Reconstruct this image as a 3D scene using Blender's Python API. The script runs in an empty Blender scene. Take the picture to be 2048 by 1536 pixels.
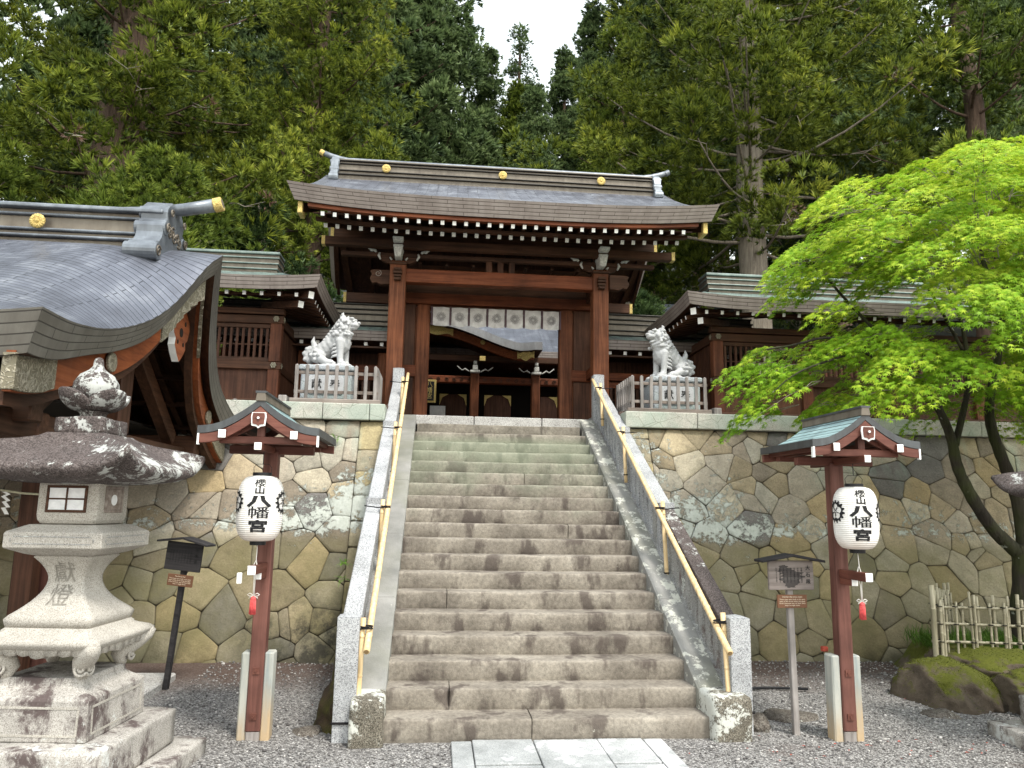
import bpy, bmesh, math, random
import numpy as np
from mathutils import Vector, Matrix, Euler

random.seed(7)
RNG = np.random.default_rng(7)
PI = math.pi
scene = bpy.context.scene
COL = scene.collection

# ------------------------------------------------------------------ camera
CAM = np.array([-.8354, -5.5748, 1.6])
FPX, PITCH, YAW, ROLL = 1510.4, .1632, .0954, .0165
_F = np.array([math.sin(YAW)*math.cos(PITCH), math.cos(YAW)*math.cos(PITCH), math.sin(PITCH)])
_R = np.array([math.cos(YAW), -math.sin(YAW), 0.0])
_U = np.cross(_R, _F)
_R2 = _R*math.cos(ROLL)+_U*math.sin(ROLL)
_U2 = -_R*math.sin(ROLL)+_U*math.cos(ROLL)
cam = bpy.data.objects.new('camera', bpy.data.cameras.new('camera'))
COL.objects.link(cam)
cam.matrix_world = Matrix(((_R2[0], _U2[0], -_F[0], CAM[0]), (_R2[1], _U2[1], -_F[1], CAM[1]),
                           (_R2[2], _U2[2], -_F[2], CAM[2]), (0, 0, 0, 1)))
cam.data.sensor_width = 36
cam.data.lens = FPX/2048*36
cam.data.clip_start = .05
cam.data.clip_end = 2000
scene.camera = cam


def at(px, py, y):
    """point of the plane y=const seen in direction (px,py); used to scatter foliage in real depth"""
    d = _F+_R2*(px-1024)/FPX-_U2*(py-768)/FPX
    t = (y-CAM[1])/d[1]
    return CAM+d*t


# ------------------------------------------------------------------ light
SUN_EL, SUN_AZ = math.radians(58), math.radians(150)    # azimuth clockwise from +y
world = bpy.data.worlds.new('World')
scene.world = world
world.use_nodes = True
wn = world.node_tree
bg = wn.nodes['Background']
sky = wn.nodes.new('ShaderNodeTexSky')
sky.sky_type = 'NISHITA'
sky.sun_disc = False
sky.sun_elevation = SUN_EL
sky.sun_rotation = SUN_AZ
sky.air_density = 3.0
sky.dust_density = 1.0
sky.ozone_density = 1.0
hs = wn.nodes.new('ShaderNodeHueSaturation')
hs.inputs['Saturation'].default_value = .32
wn.links.new(sky.outputs[0], hs.inputs['Color'])
wn.links.new(hs.outputs[0], bg.inputs[0])
bg.inputs[1].default_value = .15
sun = bpy.data.objects.new('sun', bpy.data.lights.new('sun', 'SUN'))
COL.objects.link(sun)
sun.data.energy = 1.5
sun.data.angle = math.radians(10)
sun.data.color = (1, .95, .86)
sd = Vector((math.sin(SUN_AZ)*math.cos(SUN_EL), math.cos(SUN_AZ)*math.cos(SUN_EL), math.sin(SUN_EL)))
sun.rotation_euler = sd.to_track_quat('Z', 'Y').to_euler()
scene.view_settings.view_transform = 'Standard'
scene.view_settings.look = 'None'
scene.view_settings.exposure = 1.42
scene.view_settings.gamma = 1
scene.cycles.max_bounces = 6
scene.cycles.diffuse_bounces = 3
scene.cycles.transparent_max_bounces = 6


# ------------------------------------------------------------------ material helpers
class G:
    def __init__(s, name):
        s.m = bpy.data.materials.new(name)
        s.m.use_nodes = True
        s.t = s.m.node_tree
        s.b = s.t.nodes['Principled BSDF']
        s.b.inputs['Specular IOR Level'].default_value = .25

    def node(s, typ, **kw):
        n = s.t.nodes.new('ShaderNode'+typ)
        for k, v in kw.items():
            setattr(n, k, v)
        return n

    def put(s, n, key, v):
        i = n.inputs[key]
        if hasattr(v, 'is_output') or isinstance(v, bpy.types.NodeSocket):
            s.t.links.new(v, i)
        elif isinstance(v, (tuple, list)):
            if i.type == 'RGBA' and len(v) == 3:
                v = (*v, 1)
            i.default_value = v
        else:
            i.default_value = v

    def coord(s, kind='Object', scale=None, rot=None, loc=None):
        c = s.node('TexCoord').outputs[kind]
        if scale or rot or loc:
            m = s.node('Mapping')
            s.put(m, 'Vector', c)
            if scale:
                m.inputs['Scale'].default_value = scale if isinstance(scale, (tuple, list)) else (scale,)*3
            if rot:
                m.inputs['Rotation'].default_value = rot
            if loc:
                m.inputs['Location'].default_value = loc
            c = m.outputs[0]
        return c

    def world(s, scale=None):
        c = s.node('NewGeometry').outputs['Position']
        if scale:
            m = s.node('Mapping')
            s.put(m, 'Vector', c)
            m.inputs['Scale'].default_value = scale if isinstance(scale, (tuple, list)) else (scale,)*3
            c = m.outputs[0]
        return c

    def noise(s, vec, scale=5, detail=4, rough=.55, dist=0):
        n = s.node('TexNoise')
        s.put(n, 'Vector', vec)
        n.inputs['Scale'].default_value = scale
        n.inputs['Detail'].default_value = detail
        n.inputs['Roughness'].default_value = rough
        n.inputs['Distortion'].default_value = dist
        return n.outputs['Fac']

    def voro(s, vec, scale=5, feature='F1', out='Distance', rand=1):
        n = s.node('TexVoronoi', feature=feature)
        s.put(n, 'Vector', vec)
        n.inputs['Scale'].default_value = scale
        n.inputs['Randomness'].default_value = rand
        return n.outputs[out]

    def ramp(s, fac, stops, interp='LINEAR'):
        n = s.node('ValToRGB')
        s.put(n, 'Fac', fac)
        e = n.color_ramp
        e.interpolation = interp
        while len(e.elements) < len(stops):
            e.elements.new(.5)
        for el, (p, c) in zip(e.elements, stops):
            el.position = p
            if not isinstance(c, (tuple, list)):
                c = (c, c, c)
            el.color = (*c, 1)
        return n.outputs['Color']

    def mix(s, fac, a, b, mode='MIX'):
        n = s.node('Mix', data_type='RGBA', blend_type=mode)
        n.clamp_factor = True
        for i, v in ((0, fac), (6, a), (7, b)):
            if isinstance(v, bpy.types.NodeSocket):
                s.t.links.new(v, n.inputs[i])
            elif isinstance(v, (tuple, list)):
                n.inputs[i].default_value = (*v, 1)[:4]
            else:
                n.inputs[i].default_value = v if i == 0 else (v, v, v, 1)
        return n.outputs[2]

    def math(s, op, a, b=0.0, c=None):
        n = s.node('Math', operation=op)
        s.put(n, 0, a)
        s.put(n, 1, b)
        if c is not None:
            s.put(n, 2, c)
        return n.outputs[0]

    def sep(s, vec):
        n = s.node('SeparateXYZ')
        s.put(n, 0, vec)
        return n.outputs

    def attr(s, name):
        return s.node('Attribute', attribute_name=name).outputs['Color']

    def objrand(s):
        return s.node('ObjectInfo').outputs['Random']

    def bump(s, h, strength=.3, dist=.01, normal=None):
        n = s.node('Bump')
        n.inputs['Strength'].default_value = strength
        n.inputs['Distance'].default_value = dist
        s.put(n, 'Height', h)
        if normal:
            s.put(n, 'Normal', normal)
        return n.outputs[0]

    def out(s, col=None, rough=.7, metal=None, normal=None, spec=None, **kw):
        if col is not None:
            s.put(s.b, 'Base Color', col)
        s.put(s.b, 'Roughness', rough)
        if metal is not None:
            s.put(s.b, 'Metallic', metal)
        if normal is not None:
            s.put(s.b, 'Normal', normal)
        if spec is not None:
            s.b.inputs['Specular IOR Level'].default_value = spec
        for k, v in kw.items():
            s.put(s.b, k, v)
        return s.m


def plain(name, col, rough=.6, metal=0, var=.12, scale=14, bump=.15):
    g = G(name)
    n = g.noise(g.coord(), scale, 5)
    lo = tuple(c*(1-var) for c in col)
    hi = tuple(min(1, c*(1+var)) for c in col)
    return g.out(g.ramp(n, [(.3, lo), (.7, hi)]), rough, metal, g.bump(n, bump, .004))


def wood(name, dark, mid, light, axis='z', rough=.6, wear=None, grain=26):
    g = G(name)
    sc = {'x': (1.2, grain, grain), 'y': (grain, 1.2, grain), 'z': (grain, grain, 1.2)}[axis]
    c = g.coord(scale=sc)
    r = g.objrand()
    add = g.node('VectorMath', operation='ADD')
    g.put(add, 0, c)
    comb = g.node('CombineXYZ')
    g.put(comb, 0, g.math('MULTIPLY', r, 37.0))
    g.put(comb, 1, g.math('MULTIPLY', r, 91.0))
    g.put(comb, 2, g.math('MULTIPLY', r, 13.0))
    g.put(add, 1, comb.outputs[0])
    c = add.outputs[0]
    n1 = g.noise(c, 1.0, 6, .65, .6)
    n2 = g.noise(g.coord(), 2.2, 4, .6)
    base = g.ramp(n1, [(.25, dark), (.5, mid), (.78, light)])
    shade = g.ramp(n2, [(.3, .55), (.7, 1.12)])
    col = g.mix(1.0, base, shade, 'MULTIPLY')
    # weather-bleached streaks
    if wear:
        n3 = g.noise(c, .55, 5, .7, .4)
        col = g.mix(g.ramp(n3, [(wear[1], 0), (wear[1]+.14, 1)]), col, wear[0])
    col = g.mix(1.0, col, g.ramp(r, [(0, .82), (1, 1.12)]), 'MULTIPLY')
    return g.out(col, g.ramp(n1, [(.3, rough+.12), (.8, rough-.12)]), 0, g.bump(n1, .35, .004))


MAT = {}
MAT['wood_red_z'] = wood('red_cedar_post', (.06, .019, .009), (.18, .057, .022), (.33, .115, .048), 'z', wear=((.2, .1, .06), .68))
MAT['wood_red_x'] = wood('red_cedar_beam', (.06, .017, .008), (.16, .043, .015), (.24, .072, .027), 'x')
MAT['wood_red_y'] = wood('red_cedar_side_beam', (.05, .014, .006), (.13, .033, .011), (.2, .052, .018), 'y')
MAT['wood_mid_z'] = wood('brown_cedar_post', (.04, .013, .007), (.11, .036, .016), (.19, .07, .032), 'z', wear=((.17, .1, .07), .66))
MAT['wood_dark_x'] = wood('old_dark_beam', (.028, .013, .008), (.07, .03, .015), (.125, .054, .028), 'x')
MAT['wood_dark_y'] = wood('old_dark_rafter', (.026, .012, .008), (.062, .027, .014), (.11, .047, .025), 'y')
MAT['wood_dark_z'] = wood('old_dark_board', (.032, .014, .009), (.08, .033, .018), (.14, .06, .032), 'z', wear=((.13, .085, .06), .66))
MAT['wood_orange_y'] = wood('fresh_bargeboard', (.13, .034, .012), (.26, .07, .022), (.36, .11, .037), 'y', .5)
MAT['wood_grey_z'] = wood('weathered_grey_wood', (.13, .115, .105), (.27, .245, .23), (.42, .395, .38), 'z', .85, wear=((.13, .07, .05), .64))
MAT['wood_grey_x'] = wood('weathered_grey_rail', (.12, .09, .075), (.24, .2, .175), (.38, .34, .31), 'x', .85)
MAT['wood_sign'] = wood('weathered_sign_board', (.09, .075, .07), (.2, .17, .155), (.3, .26, .24), 'x', .9)
MAT['wood_sign_dark'] = wood('darkened_sign_board', (.012, .011, .012), (.03, .028, .03), (.055, .05, .052), 'x', .8)
MAT['wood_stain'] = wood('stained_sign_wood', (.03, .026, .025), (.06, .052, .05), (.1, .09, .085), 'x', .85)
MAT['wood_paint_z'] = wood('brown_painted_post', (.085, .034, .026), (.15, .062, .048), (.205, .092, .074), 'z', .55, wear=((.3, .2, .17), .74))
MAT['wood_paint_x'] = wood('brown_painted_beam', (.09, .03, .022), (.155, .058, .042), (.22, .09, .066), 'x', .55)
MAT['wood_paint_y'] = wood('brown_painted_arm', (.08, .025, .018), (.135, .045, .03), (.2, .075, .05), 'y', .55)


def granite(name, base, dark, light, speck=260, lichen=0.0, lcol=(.62, .64, .6), grime=None, grime_th=.55, rough=.8, green=0.0):
    g = G(name)
    c = g.coord()
    v = g.voro(c, speck, out='Color')
    sp = g.ramp(g.sep(v)[0], [(0, dark), (.22, dark), (.3, base), (.7, base), (.85, light), (1, light)])
    n = g.noise(c, 3.2, 5, .6)
    col = g.mix(1.0, sp, g.ramp(n, [(.3, .72), (.72, 1.12)]), 'MULTIPLY')
    if green:
        ng = g.noise(c, 1.7, 3)
        col = g.mix(g.math('MULTIPLY', g.ramp(ng, [(.42, 0), (.6, 1)]), green), col, (.27, .36, .3))
    if grime:
        ngm = g.noise(g.coord(scale=(1, 1, .55)), 5.5, 10, .75, .3)
        col = g.mix(g.ramp(ngm, [(grime_th, 0), (grime_th+.1, 1)]), col, g.mix(g.noise(c, 60, 3), grime, tuple(x*1.8 for x in grime)))
    if green:
        cr = g.voro(g.coord(scale=(1, 1, 1)), 5.5, 'DISTANCE_TO_EDGE')
        cr2 = g.math('ADD', cr, g.math('MULTIPLY', g.noise(c, 9, 5), .06))
        col = g.mix(g.math('MULTIPLY', g.ramp(cr2, [(.035, 1), (.05, 0)]), .6), col, (.13, .15, .11))
    h = n
    if lichen:
        nl = g.noise(c, 7.5, 12, .8, .1)
        nb = g.noise(c, 1.5, 2)
        lm = g.ramp(g.math('MULTIPLY_ADD', nb, .5, nl), [(.945-.21*lichen, 0), (.975-.21*lichen, 1)])
        lc = g.mix(g.noise(c, 45, 3), tuple(x*.75 for x in lcol), lcol)
        col = g.mix(lm, col, lc)
        h = g.mix(.5, n, lm)
    fine = g.noise(c, 110, 3)
    nb2 = g.bump(h, .35, .01)
    return g.out(col, rough, 0, g.bump(fine, .35, .003, nb2))


MAT['granite'] = granite('grey_granite', (.37, .38, .39), (.17, .17, .18), (.5, .51, .52), 230)
MAT['granite_old'] = granite('lichened_granite', (.31, .31, .3), (.19, .18, .17), (.4, .4, .38), 230, .35, grime=(.085, .06, .055), grime_th=.54)
MAT['granite_warm'] = granite('warm_granite', (.40, .375, .335), (.26, .24, .21), (.49, .465, .42), 300, 0)
MAT['lantern_dark'] = granite('dark_weathered_stone', (.08, .064, .06), (.04, .032, .03), (.13, .11, .105), 160, .68, (.44, .45, .43))
MAT['lantern_base'] = granite('lichen_covered_base_stone', (.38, .36, .33), (.24, .22, .2), (.46, .44, .41), 260, .45, (.58, .59, .57), grime=(.06, .046, .044), grime_th=.49)
MAT['newel_block'] = granite('mottled_newel_stone', (.13, .115, .09), (.05, .045, .035), (.24, .22, .18), 200, .75, (.58, .59, .54))
MAT['cap_stone'] = granite('greenish_cap_stone', (.47, .45, .39), (.33, .32, .28), (.56, .54, .49), 170, 0, green=.5)
MAT['pedestal'] = granite('pale_blue_granite', (.36, .385, .41), (.22, .24, .26), (.5, .53, .56), 240, 0, green=.35)
MAT['plate_stone'] = granite('polished_plate', (.5, .51, .52), (.4, .41, .42), (.58, .59, .6), 260, 0, rough=.5)
MAT['threshold'] = granite('pale_threshold_granite', (.43, .42, .4), (.2, .19, .18), (.56, .55, .53), 200, .18)


def step_mat():
    g = G('worn_step_stone')
    w = g.world()
    n1 = g.noise(w, 2.3, 6, .62)
    n2 = g.noise(w, 34, 5, .7)
    v = g.world((2.2, 2.2, .9))
    n3 = g.noise(v, 2.0, 5, .6)
    col = g.ramp(n1, [(.28, (.125, .108, .09)), (.5, (.215, .19, .158)), (.72, (.31, .28, .235))])
    col = g.mix(1, col, g.ramp(n2, [(.3, .66), (.7, 1.28)]), 'MULTIPLY')
    # damp dark blotches
    col = g.mix(g.ramp(n3, [(.53, 0), (.62, .8)]), col, (.07, .055, .048))
    # green algae on the upper steps (real growth, z from 2.0 to 2.6)
    z = g.sep(w)[2]
    zz = g.math('MULTIPLY_ADD', g.noise(w, 1.6, 6, .65), 1.5, z)
    gm = g.math('MULTIPLY', g.ramp(g.math('MULTIPLY_ADD', zz, 1.0, -2.45), [(0, 0), (.6, 1)]),
                g.ramp(g.math('MULTIPLY_ADD', z, 1.0, -1.95), [(0, 1), (.52, 1), (.62, .1)]))
    col = g.mix(g.math('MULTIPLY', gm, .5), col, (.24, .28, .2))
    # pale lichen spots
    nl = g.noise(w, 5, 9, .75)
    col = g.mix(g.ramp(nl, [(.67, 0), (.7, .8)]), col, (.5, .49, .42))
    # dirt worn into the tread, pale worn nosing
    h = g.mix(.5, n2, n1)
    return g.out(col, .85, 0, g.bump(g.noise(w, 120, 3), .5, .004, g.bump(h, .5, .012)))


MAT['step'] = step_mat()


def kerb_mat(name, lich):
    g = G(name)
    w = g.world()
    n1 = g.noise(w, 3, 6, .6)
    col = g.ramp(n1, [(.3, (.16, .16, .15)), (.7, (.29, .285, .27))])
    ng = g.noise(w, 1.3, 4)
    col = g.mix(g.ramp(ng, [(.45, 0), (.7, .5)]), col, (.15, .155, .10))
    nl = g.noise(w, 7, 9, .75)
    col = g.mix(g.ramp(nl, [(.66-lich, 0), (.69-lich, 1)]), col, (.5, .5, .44))
    return g.out(col, .9, 0, g.bump(g.noise(w, 60, 5), .5, .006))


MAT['kerb_clean'] = kerb_mat('smooth_kerb_stone', .0)
MAT['kerb_lichen'] = kerb_mat('lichened_kerb_stone', .13)


def wall_mat():
    g = G('polygonal_wall_stone')
    w = g.world()
    tint = g.attr('tint')
    n1 = g.noise(w, 5, 6, .65)
    fine = g.noise(w, 48, 7, .82)
    col = g.mix(1, tint, g.ramp(n1, [(.28, .68), (.72, 1.2)]), 'MULTIPLY')
    col = g.mix(1, col, g.ramp(fine, [(.3, .62), (.7, 1.3)]), 'MULTIPLY')
    s = g.sep(w)
    z = s[2]
    # bluish-green mineral stains under the cap
    ns = g.noise(g.world((1.6, 1, .35)), 1.5, 4)
    sm = g.math('MULTIPLY', g.ramp(g.math('MULTIPLY_ADD', z, 1, -1.8), [(0, 0), (.5, 1)]), g.ramp(ns, [(.52, 0), (.66, .5)]))
    col = g.mix(sm, col, (.3, .38, .32))
    # olive algae on the lower 1.3 m
    zn = g.math('MULTIPLY_ADD', g.noise(w, 1.6, 6, .7), .3, g.math('SUBTRACT', z, .09))
    low = g.ramp(g.math('MULTIPLY_ADD', zn, .5, 0), [(.0, 1), (.62, 1), (.70, 0)])
    na = g.noise(w, 1.6, 5, .6)
    olive = g.mix(na, (.08, .074, .034), (.175, .158, .07))
    col = g.mix(g.math('MULTIPLY', low, g.ramp(na, [(.25, .2), (.66, .78)])), col, olive)
    # damp base, darker toward the stair on the left
    dmp = g.ramp(z, [(0, .8), (.5, 0)])
    col = g.mix(g.math('MULTIPLY', dmp, g.ramp(g.noise(w, 2.2, 4), [(.4, .2), (.6, 1)])), col, (.035, .035, .018))
    # blackened damp stones beside the left railing
    blk = g.math('MULTIPLY', g.ramp(g.math('MULTIPLY_ADD', s[0], .5, 2.0), [(.52, 0), (.72, 1)]), g.math('MULTIPLY', g.ramp(z, [(.35, 1), (.8, 0)]), g.ramp(s[0], [(0, 1), (.01, 0)])))
    col = g.mix(g.math('MULTIPLY', blk, g.ramp(g.noise(w, 3.1, 7, .75), [(.44, 0), (.56, .85)])), col, (.028, .027, .022))
    # white lichen: a band above the algae line and patches close to the stair
    lich = g.noise(w, 9, 12, .82, .1)
    big = g.noise(w, 1.25, 3, .5)
    band = g.ramp(z, [(.0, 0), (.3, .0), (1.2/3, 0), (1.36/3, .19), (1.66/3, .15), (2.1/3, .03), (1, -.0)])
    band.node.inputs[0].default_value = 0
    zz = g.math('DIVIDE', z, 3.0)
    g.put(band.node, 'Fac', zz)
    ax = g.math('ABSOLUTE', s[0])
    near = g.ramp(g.math('DIVIDE', ax, 10.0), [(.13, .15), (.25, .10), (.34, .0)])
    up = g.ramp(zz, [(.15, .0), (.3, .6), (.45, 1), (.9, 1)])
    amt = g.math('ADD', g.math('ADD', lich, band), g.math('ADD', g.math('MULTIPLY', near, up), g.math('MULTIPLY', big, .38)))
    lm = g.ramp(amt, [(.905, 0), (.945, 1)])
    col = g.mix(lm, col, g.mix(g.noise(w, 40, 4), (.33, .36, .31), (.54, .56, .52)))
    # mortar / moss in the joints
    j = g.sep(g.attr('joint'))[0]
    col = g.mix(j, col, (.10, .083, .06))
    h = g.mix(.55, n1, fine)
    return g.out(col, .92, 0, g.bump(fine, .95, .010, g.bump(g.mix(.35, n1, lm), .8, .03)))


MAT['wall'] = wall_mat()


def fine_gravel():
    g = G('grey_gravel')
    w = g.world()
    cells = g.node('TexVoronoi')
    g.put(cells, 'Vector', w)
    cells.inputs['Scale'].default_value = 88
    col = g.ramp(g.sep(cells.outputs['Color'])[0], [(0, (.085, .08, .08)), (.35, (.205, .197, .19)), (.7, (.345, .33, .317)), (.9, (.5, .485, .465)), (1, (.6, .585, .57))])
    dirt = g.noise(w, .9, 6, .65)
    col = g.mix(1, col, g.ramp(cells.outputs['Distance'], [(.0, 1.08), (.55, .75), (.9, .32)]), 'MULTIPLY')
    yv = g.sep(w)[1]
    m = g.math('ADD', g.ramp(dirt, [(.62, 0), (.74, .5)]), g.ramp(g.math('MULTIPLY_ADD', g.math('MULTIPLY_ADD', dirt, 1.3, yv), .5, -.98), [(0, 0), (.45, 1)]))
    soil = g.mix(g.noise(w, 45, 6, .8), (.035, .024, .018), (.13, .075, .055))
    col = g.mix(g.math('MULTIPLY', m, .85), col, soil)
    return g.out(col, .9, 0, g.bump(cells.outputs['Distance'], .9, .012, None).node.outputs[0])


MAT['gravel'] = fine_gravel()
MAT['gravel'].node_tree.nodes['Bump'].invert = True


def roofmat(name, a, b, c, rough, metal, mortar, bw=.3, rh=.1, patina=None, mort=.006, bumpd=.01):
    g = G(name)
    uv = g.coord('UV')
    br = g.node('TexBrick')
    g.put(br, 'Vector', uv)
    br.offset = .5
    for k, v in (('Scale', 1.0), ('Mortar Size', mort), ('Mortar Smooth', .15), ('Brick Width', bw), ('Row Height', rh), ('Bias', 0)):
        br.inputs[k].default_value = v
    br.inputs['Color1'].default_value = (0, 0, 0, 1)
    br.inputs['Color2'].default_value = (1, 1, 1, 1)
    w = g.coord()
    n = g.noise(w, 3.2, 6, .65)
    st = g.noise(g.coord('UV', scale=(7, .8, 1)), 1.6, 5, .65)
    f = g.math('ADD', g.math('MULTIPLY', n, .55), g.math('ADD', g.math('MULTIPLY', st, .35), g.math('MULTIPLY', g.sep(br.outputs['Color'])[0], .06)))
    col = g.ramp(f, [(.34, a), (.5, b), (.66, c)])
    if patina:
        pn = g.noise(g.coord('UV', scale=(1.6, .7, 1)), 2.4, 6, .7)
        col = g.mix(g.ramp(pn, [(.5, 0), (.62, .8)]), col, patina)
    col = g.mix(br.outputs['Fac'], col, mortar)
    hgt = g.math('SUBTRACT', g.math('MULTIPLY', g.sep(br.outputs['Color'])[0], .25), br.outputs['Fac'])
    # each course tips up slightly: sawtooth
    saw = g.math('FRACT', g.math('DIVIDE', g.sep(uv)[1], rh))
    h2 = g.math('ADD', hgt, g.math('MULTIPLY', saw, -.5))
    return g.out(col, g.ramp(n, [(.3, rough-.08), (.7, rough+.1)]), metal, g.bump(h2, .7, bumpd), .5)


MAT['copper'] = roofmat('aged_copper_sheet', (.085, .09, .115), (.16, .17, .2), (.29, .31, .34), .42, .45, (.03, .03, .035), .32, .075)
MAT['copper_big'] = roofmat('aged_copper_sheet_fine', (.075, .08, .1), (.125, .135, .165), (.25, .265, .295), .4, .4, (.03, .033, .042), .4, .05, mort=.003)
MAT['copper_green'] = roofmat('green_copper_sheet', (.085, .1, .1), (.16, .21, .19), (.27, .35, .31), .5, .25, (.03, .035, .03), .35, .08, patina=(.26, .39, .34))
MAT['fascia'] = roofmat('brown_copper_edge', (.145, .12, .106), (.2, .17, .152), (.25, .22, .2), .55, .2, (.07, .053, .045), .42, .047, mort=.004)
MAT['fascia_grey'] = roofmat('grey_brown_copper_edge', (.075, .068, .057), (.115, .107, .092), (.17, .16, .14), .5, .3, (.04, .036, .03), .42, .055, mort=.004)
MAT['lamp_roof'] = roofmat('turquoise_copper_sheet', (.14, .2, .21), (.24, .36, .37), (.36, .48, .48), .6, .1, (.03, .04, .045), 3.0, .06, mort=.006)


def sheet(name, a, b, c, rough=.5, metal=.3, streak=(.12, .11, .1)):
    g = G(name)
    co = g.coord()
    n = g.noise(co, 2.5, 6, .65)
    n2 = g.noise(g.coord(scale=(9, 9, 1.5)), 1.4, 4, .6)
    col = g.ramp(g.mix(.4, n, n2), [(.35, a), (.5, b), (.66, c)])
    return g.out(col, g.ramp(n, [(.3, rough-.1), (.7, rough+.12)]), metal, g.bump(n, .12, .01), .5)


MAT['sheet_brown'] = sheet('brown_copper_band', (.085, .068, .052), (.14, .118, .092), (.2, .175, .14))
MAT['sheet_grey'] = sheet('blue_grey_copper_cap', (.095, .105, .12), (.16, .178, .2), (.27, .3, .33), .42, .4)
MAT['sheet_green'] = sheet('pale_green_copper_cap', (.10, .128, .12), (.165, .21, .195), (.26, .33, .305), .5, .2)
MAT['dark_edge'] = sheet('dark_copper_edge', (.03, .03, .032), (.055, .057, .06), (.09, .1, .105), .5, .3)


def goldm():
    g = G('chased_gold')
    c = g.coord()
    n = g.noise(c, 38, 3, .6, 2.2)
    h = g.ramp(n, [(.42, 0), (.5, 1), (.58, 0)])
    return g.out(g.mix(h, (.5, .36, .11), (.86, .68, .28)), .42, .4, g.bump(h, .8, .004))


MAT['gold'] = goldm()


def bronze():
    g = G('engraved_pale_bronze')
    n = g.noise(g.coord(), 13, 2, .5, 2.5)
    h = g.ramp(n, [(.42, 0), (.5, 1), (.58, 0)])
    return g.out(g.mix(h, (.2, .18, .13), (.36, .33, .26)), .5, .55, g.bump(h, .8, .005))


MAT['bronze'] = bronze()
MAT['white'] = plain('white_paint', (.82, .82, .8), .6, 0, .05)
MAT['white_dim'] = plain('weathered_white_edge', (.5, .5, .47), .7, 0, .3, 40)
MAT['black'] = plain('black_lacquer', (.012, .012, .014), .4, 0, .2)
MAT['ink'] = plain('black_ink', (.015, .015, .016), .8, 0, .2)
MAT['twine'] = plain('black_twine', (.012, .011, .012), .9, 0, .3, 120, .6)
MAT['red'] = plain('faded_red_thread', (.62, .09, .09), .8, 0, .3, 60)
MAT['whitecord'] = plain('white_cord', (.72, .68, .64), .8)
MAT['rope'] = plain('straw_rope', (.48, .46, .33), .9, 0, .25, 80, .8)
MAT['void'] = plain('unlit_interior', (.012, .009, .007), .9)  # near-black: the lack of light is put into the colour
MAT['concrete'] = None


def concrete():
    g = G('rust_stained_concrete')
    c = g.coord()
    n = g.noise(g.coord(scale=(6, 6, .8)), 2, 5, .6)
    z = g.sep(g.world())[2]
    col = g.mix(g.ramp(n, [(.4, 0), (.65, 1)]), (.38, .38, .34), (.22, .25, .25))
    rust = g.ramp(g.math('MULTIPLY_ADD', n, .9, g.math('MULTIPLY', z, -1.0)), [(.12, 0), (.5, 1)])
    col = g.mix(rust, col, (.42, .31, .19))
    return g.out(col, .85, 0, g.bump(g.noise(c, 70, 4), .4, .004))


MAT['concrete'] = concrete()


def bamboo(name, a, b):
    g = G(name)
    n = g.noise(g.coord(scale=(30, 30, 3)), 1.3, 5)
    r = g.objrand()
    return g.out(g.ramp(n, [(.3, a), (.7, b)]), .45, 0, g.bump(n, .1, .003), .4)


MAT['bamboo'] = bamboo('fresh_cream_bamboo', (.5, .35, .17), (.74, .57, .33))
MAT['bamboo_old'] = bamboo('old_grey_bamboo', (.2, .18, .12), (.44, .4, .29))
MAT['node'] = plain('bamboo_node', (.26, .17, .08), .6)


def foliage(name, c0, c1, c2, trans=.25, spec=.2, rough=.55):
    """tint attribute: x = position along shoot (older -> new growth), y = per-clump variation"""
    g = G(name)
    a = g.sep(g.attr('tint'))
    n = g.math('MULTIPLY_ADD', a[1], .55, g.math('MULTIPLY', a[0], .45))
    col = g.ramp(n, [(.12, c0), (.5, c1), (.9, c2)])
    g.out(col, rough, 0, None, spec)
    tr = g.node('BsdfTranslucent')
    g.put(tr, 'Color', col)
    mx = g.node('MixShader')
    mx.inputs[0].default_value = trans
    g.t.links.new(g.b.outputs[0], mx.inputs[1])
    g.t.links.new(tr.outputs[0], mx.inputs[2])
    g.t.links.new(mx.outputs[0], g.t.nodes['Material Output'].inputs[0])
    return g.m


MAT['cedar'] = foliage('cedar_needles', (.026, .050, .010), (.14, .195, .028), (.44, .49, .08), .36)
MAT['cedar_gold'] = foliage('yellow_tipped_cedar_needles', (.03, .054, .010), (.165, .21, .026), (.56, .57, .08), .36)
MAT['cedar_cool'] = foliage('hazed_blue_green_cedar_needles', (.03, .056, .025), (.13, .19, .07), (.33, .41, .17), .36)  # distance haze is mixed into this lightened needle colour
MAT['cedar_dark'] = foliage('shade_coloured_cedar_needles', (.012, .03, .01), (.06, .10, .03), (.16, .22, .07))  # darker copy of the cedar needles, forest shade put into its colours
MAT['maple'] = foliage('lime_maple_leaves', (.10, .22, .012), (.23, .41, .022), (.52, .61, .055), .4)
MAT['grass'] = foliage('grass_blades', (.03, .08, .01), (.08, .17, .02), (.16, .27, .04), .2)
MAT['moss'] = foliage('moss_fuzz', (.03, .04, .004), (.10, .115, .01), (.24, .24, .02), .2)
MAT['dead'] = foliage('dead_brown_needles', (.06, .03, .02), (.14, .075, .05), (.24, .17, .13), .1)


def bark(name, a, b, moss=0.0):
    g = G(name)
    n = g.noise(g.coord(scale=(14, 14, 1.3)), 1.2, 6, .7, .8)
    col = g.ramp(n, [(.3, a), (.7, b)])
    if moss:
        nm = g.noise(g.coord(), 3, 5)
        col = g.mix(g.ramp(nm, [(.45, 0), (.6, moss)]), col, (.05, .07, .012))
        nl = g.noise(g.coord(), 9, 4)
        col = g.mix(g.ramp(nl, [(.66, 0), (.69, .8)]), col, (.4, .42, .36))
    return g.out(col, .9, 0, g.bump(n, .9, .03))


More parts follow.
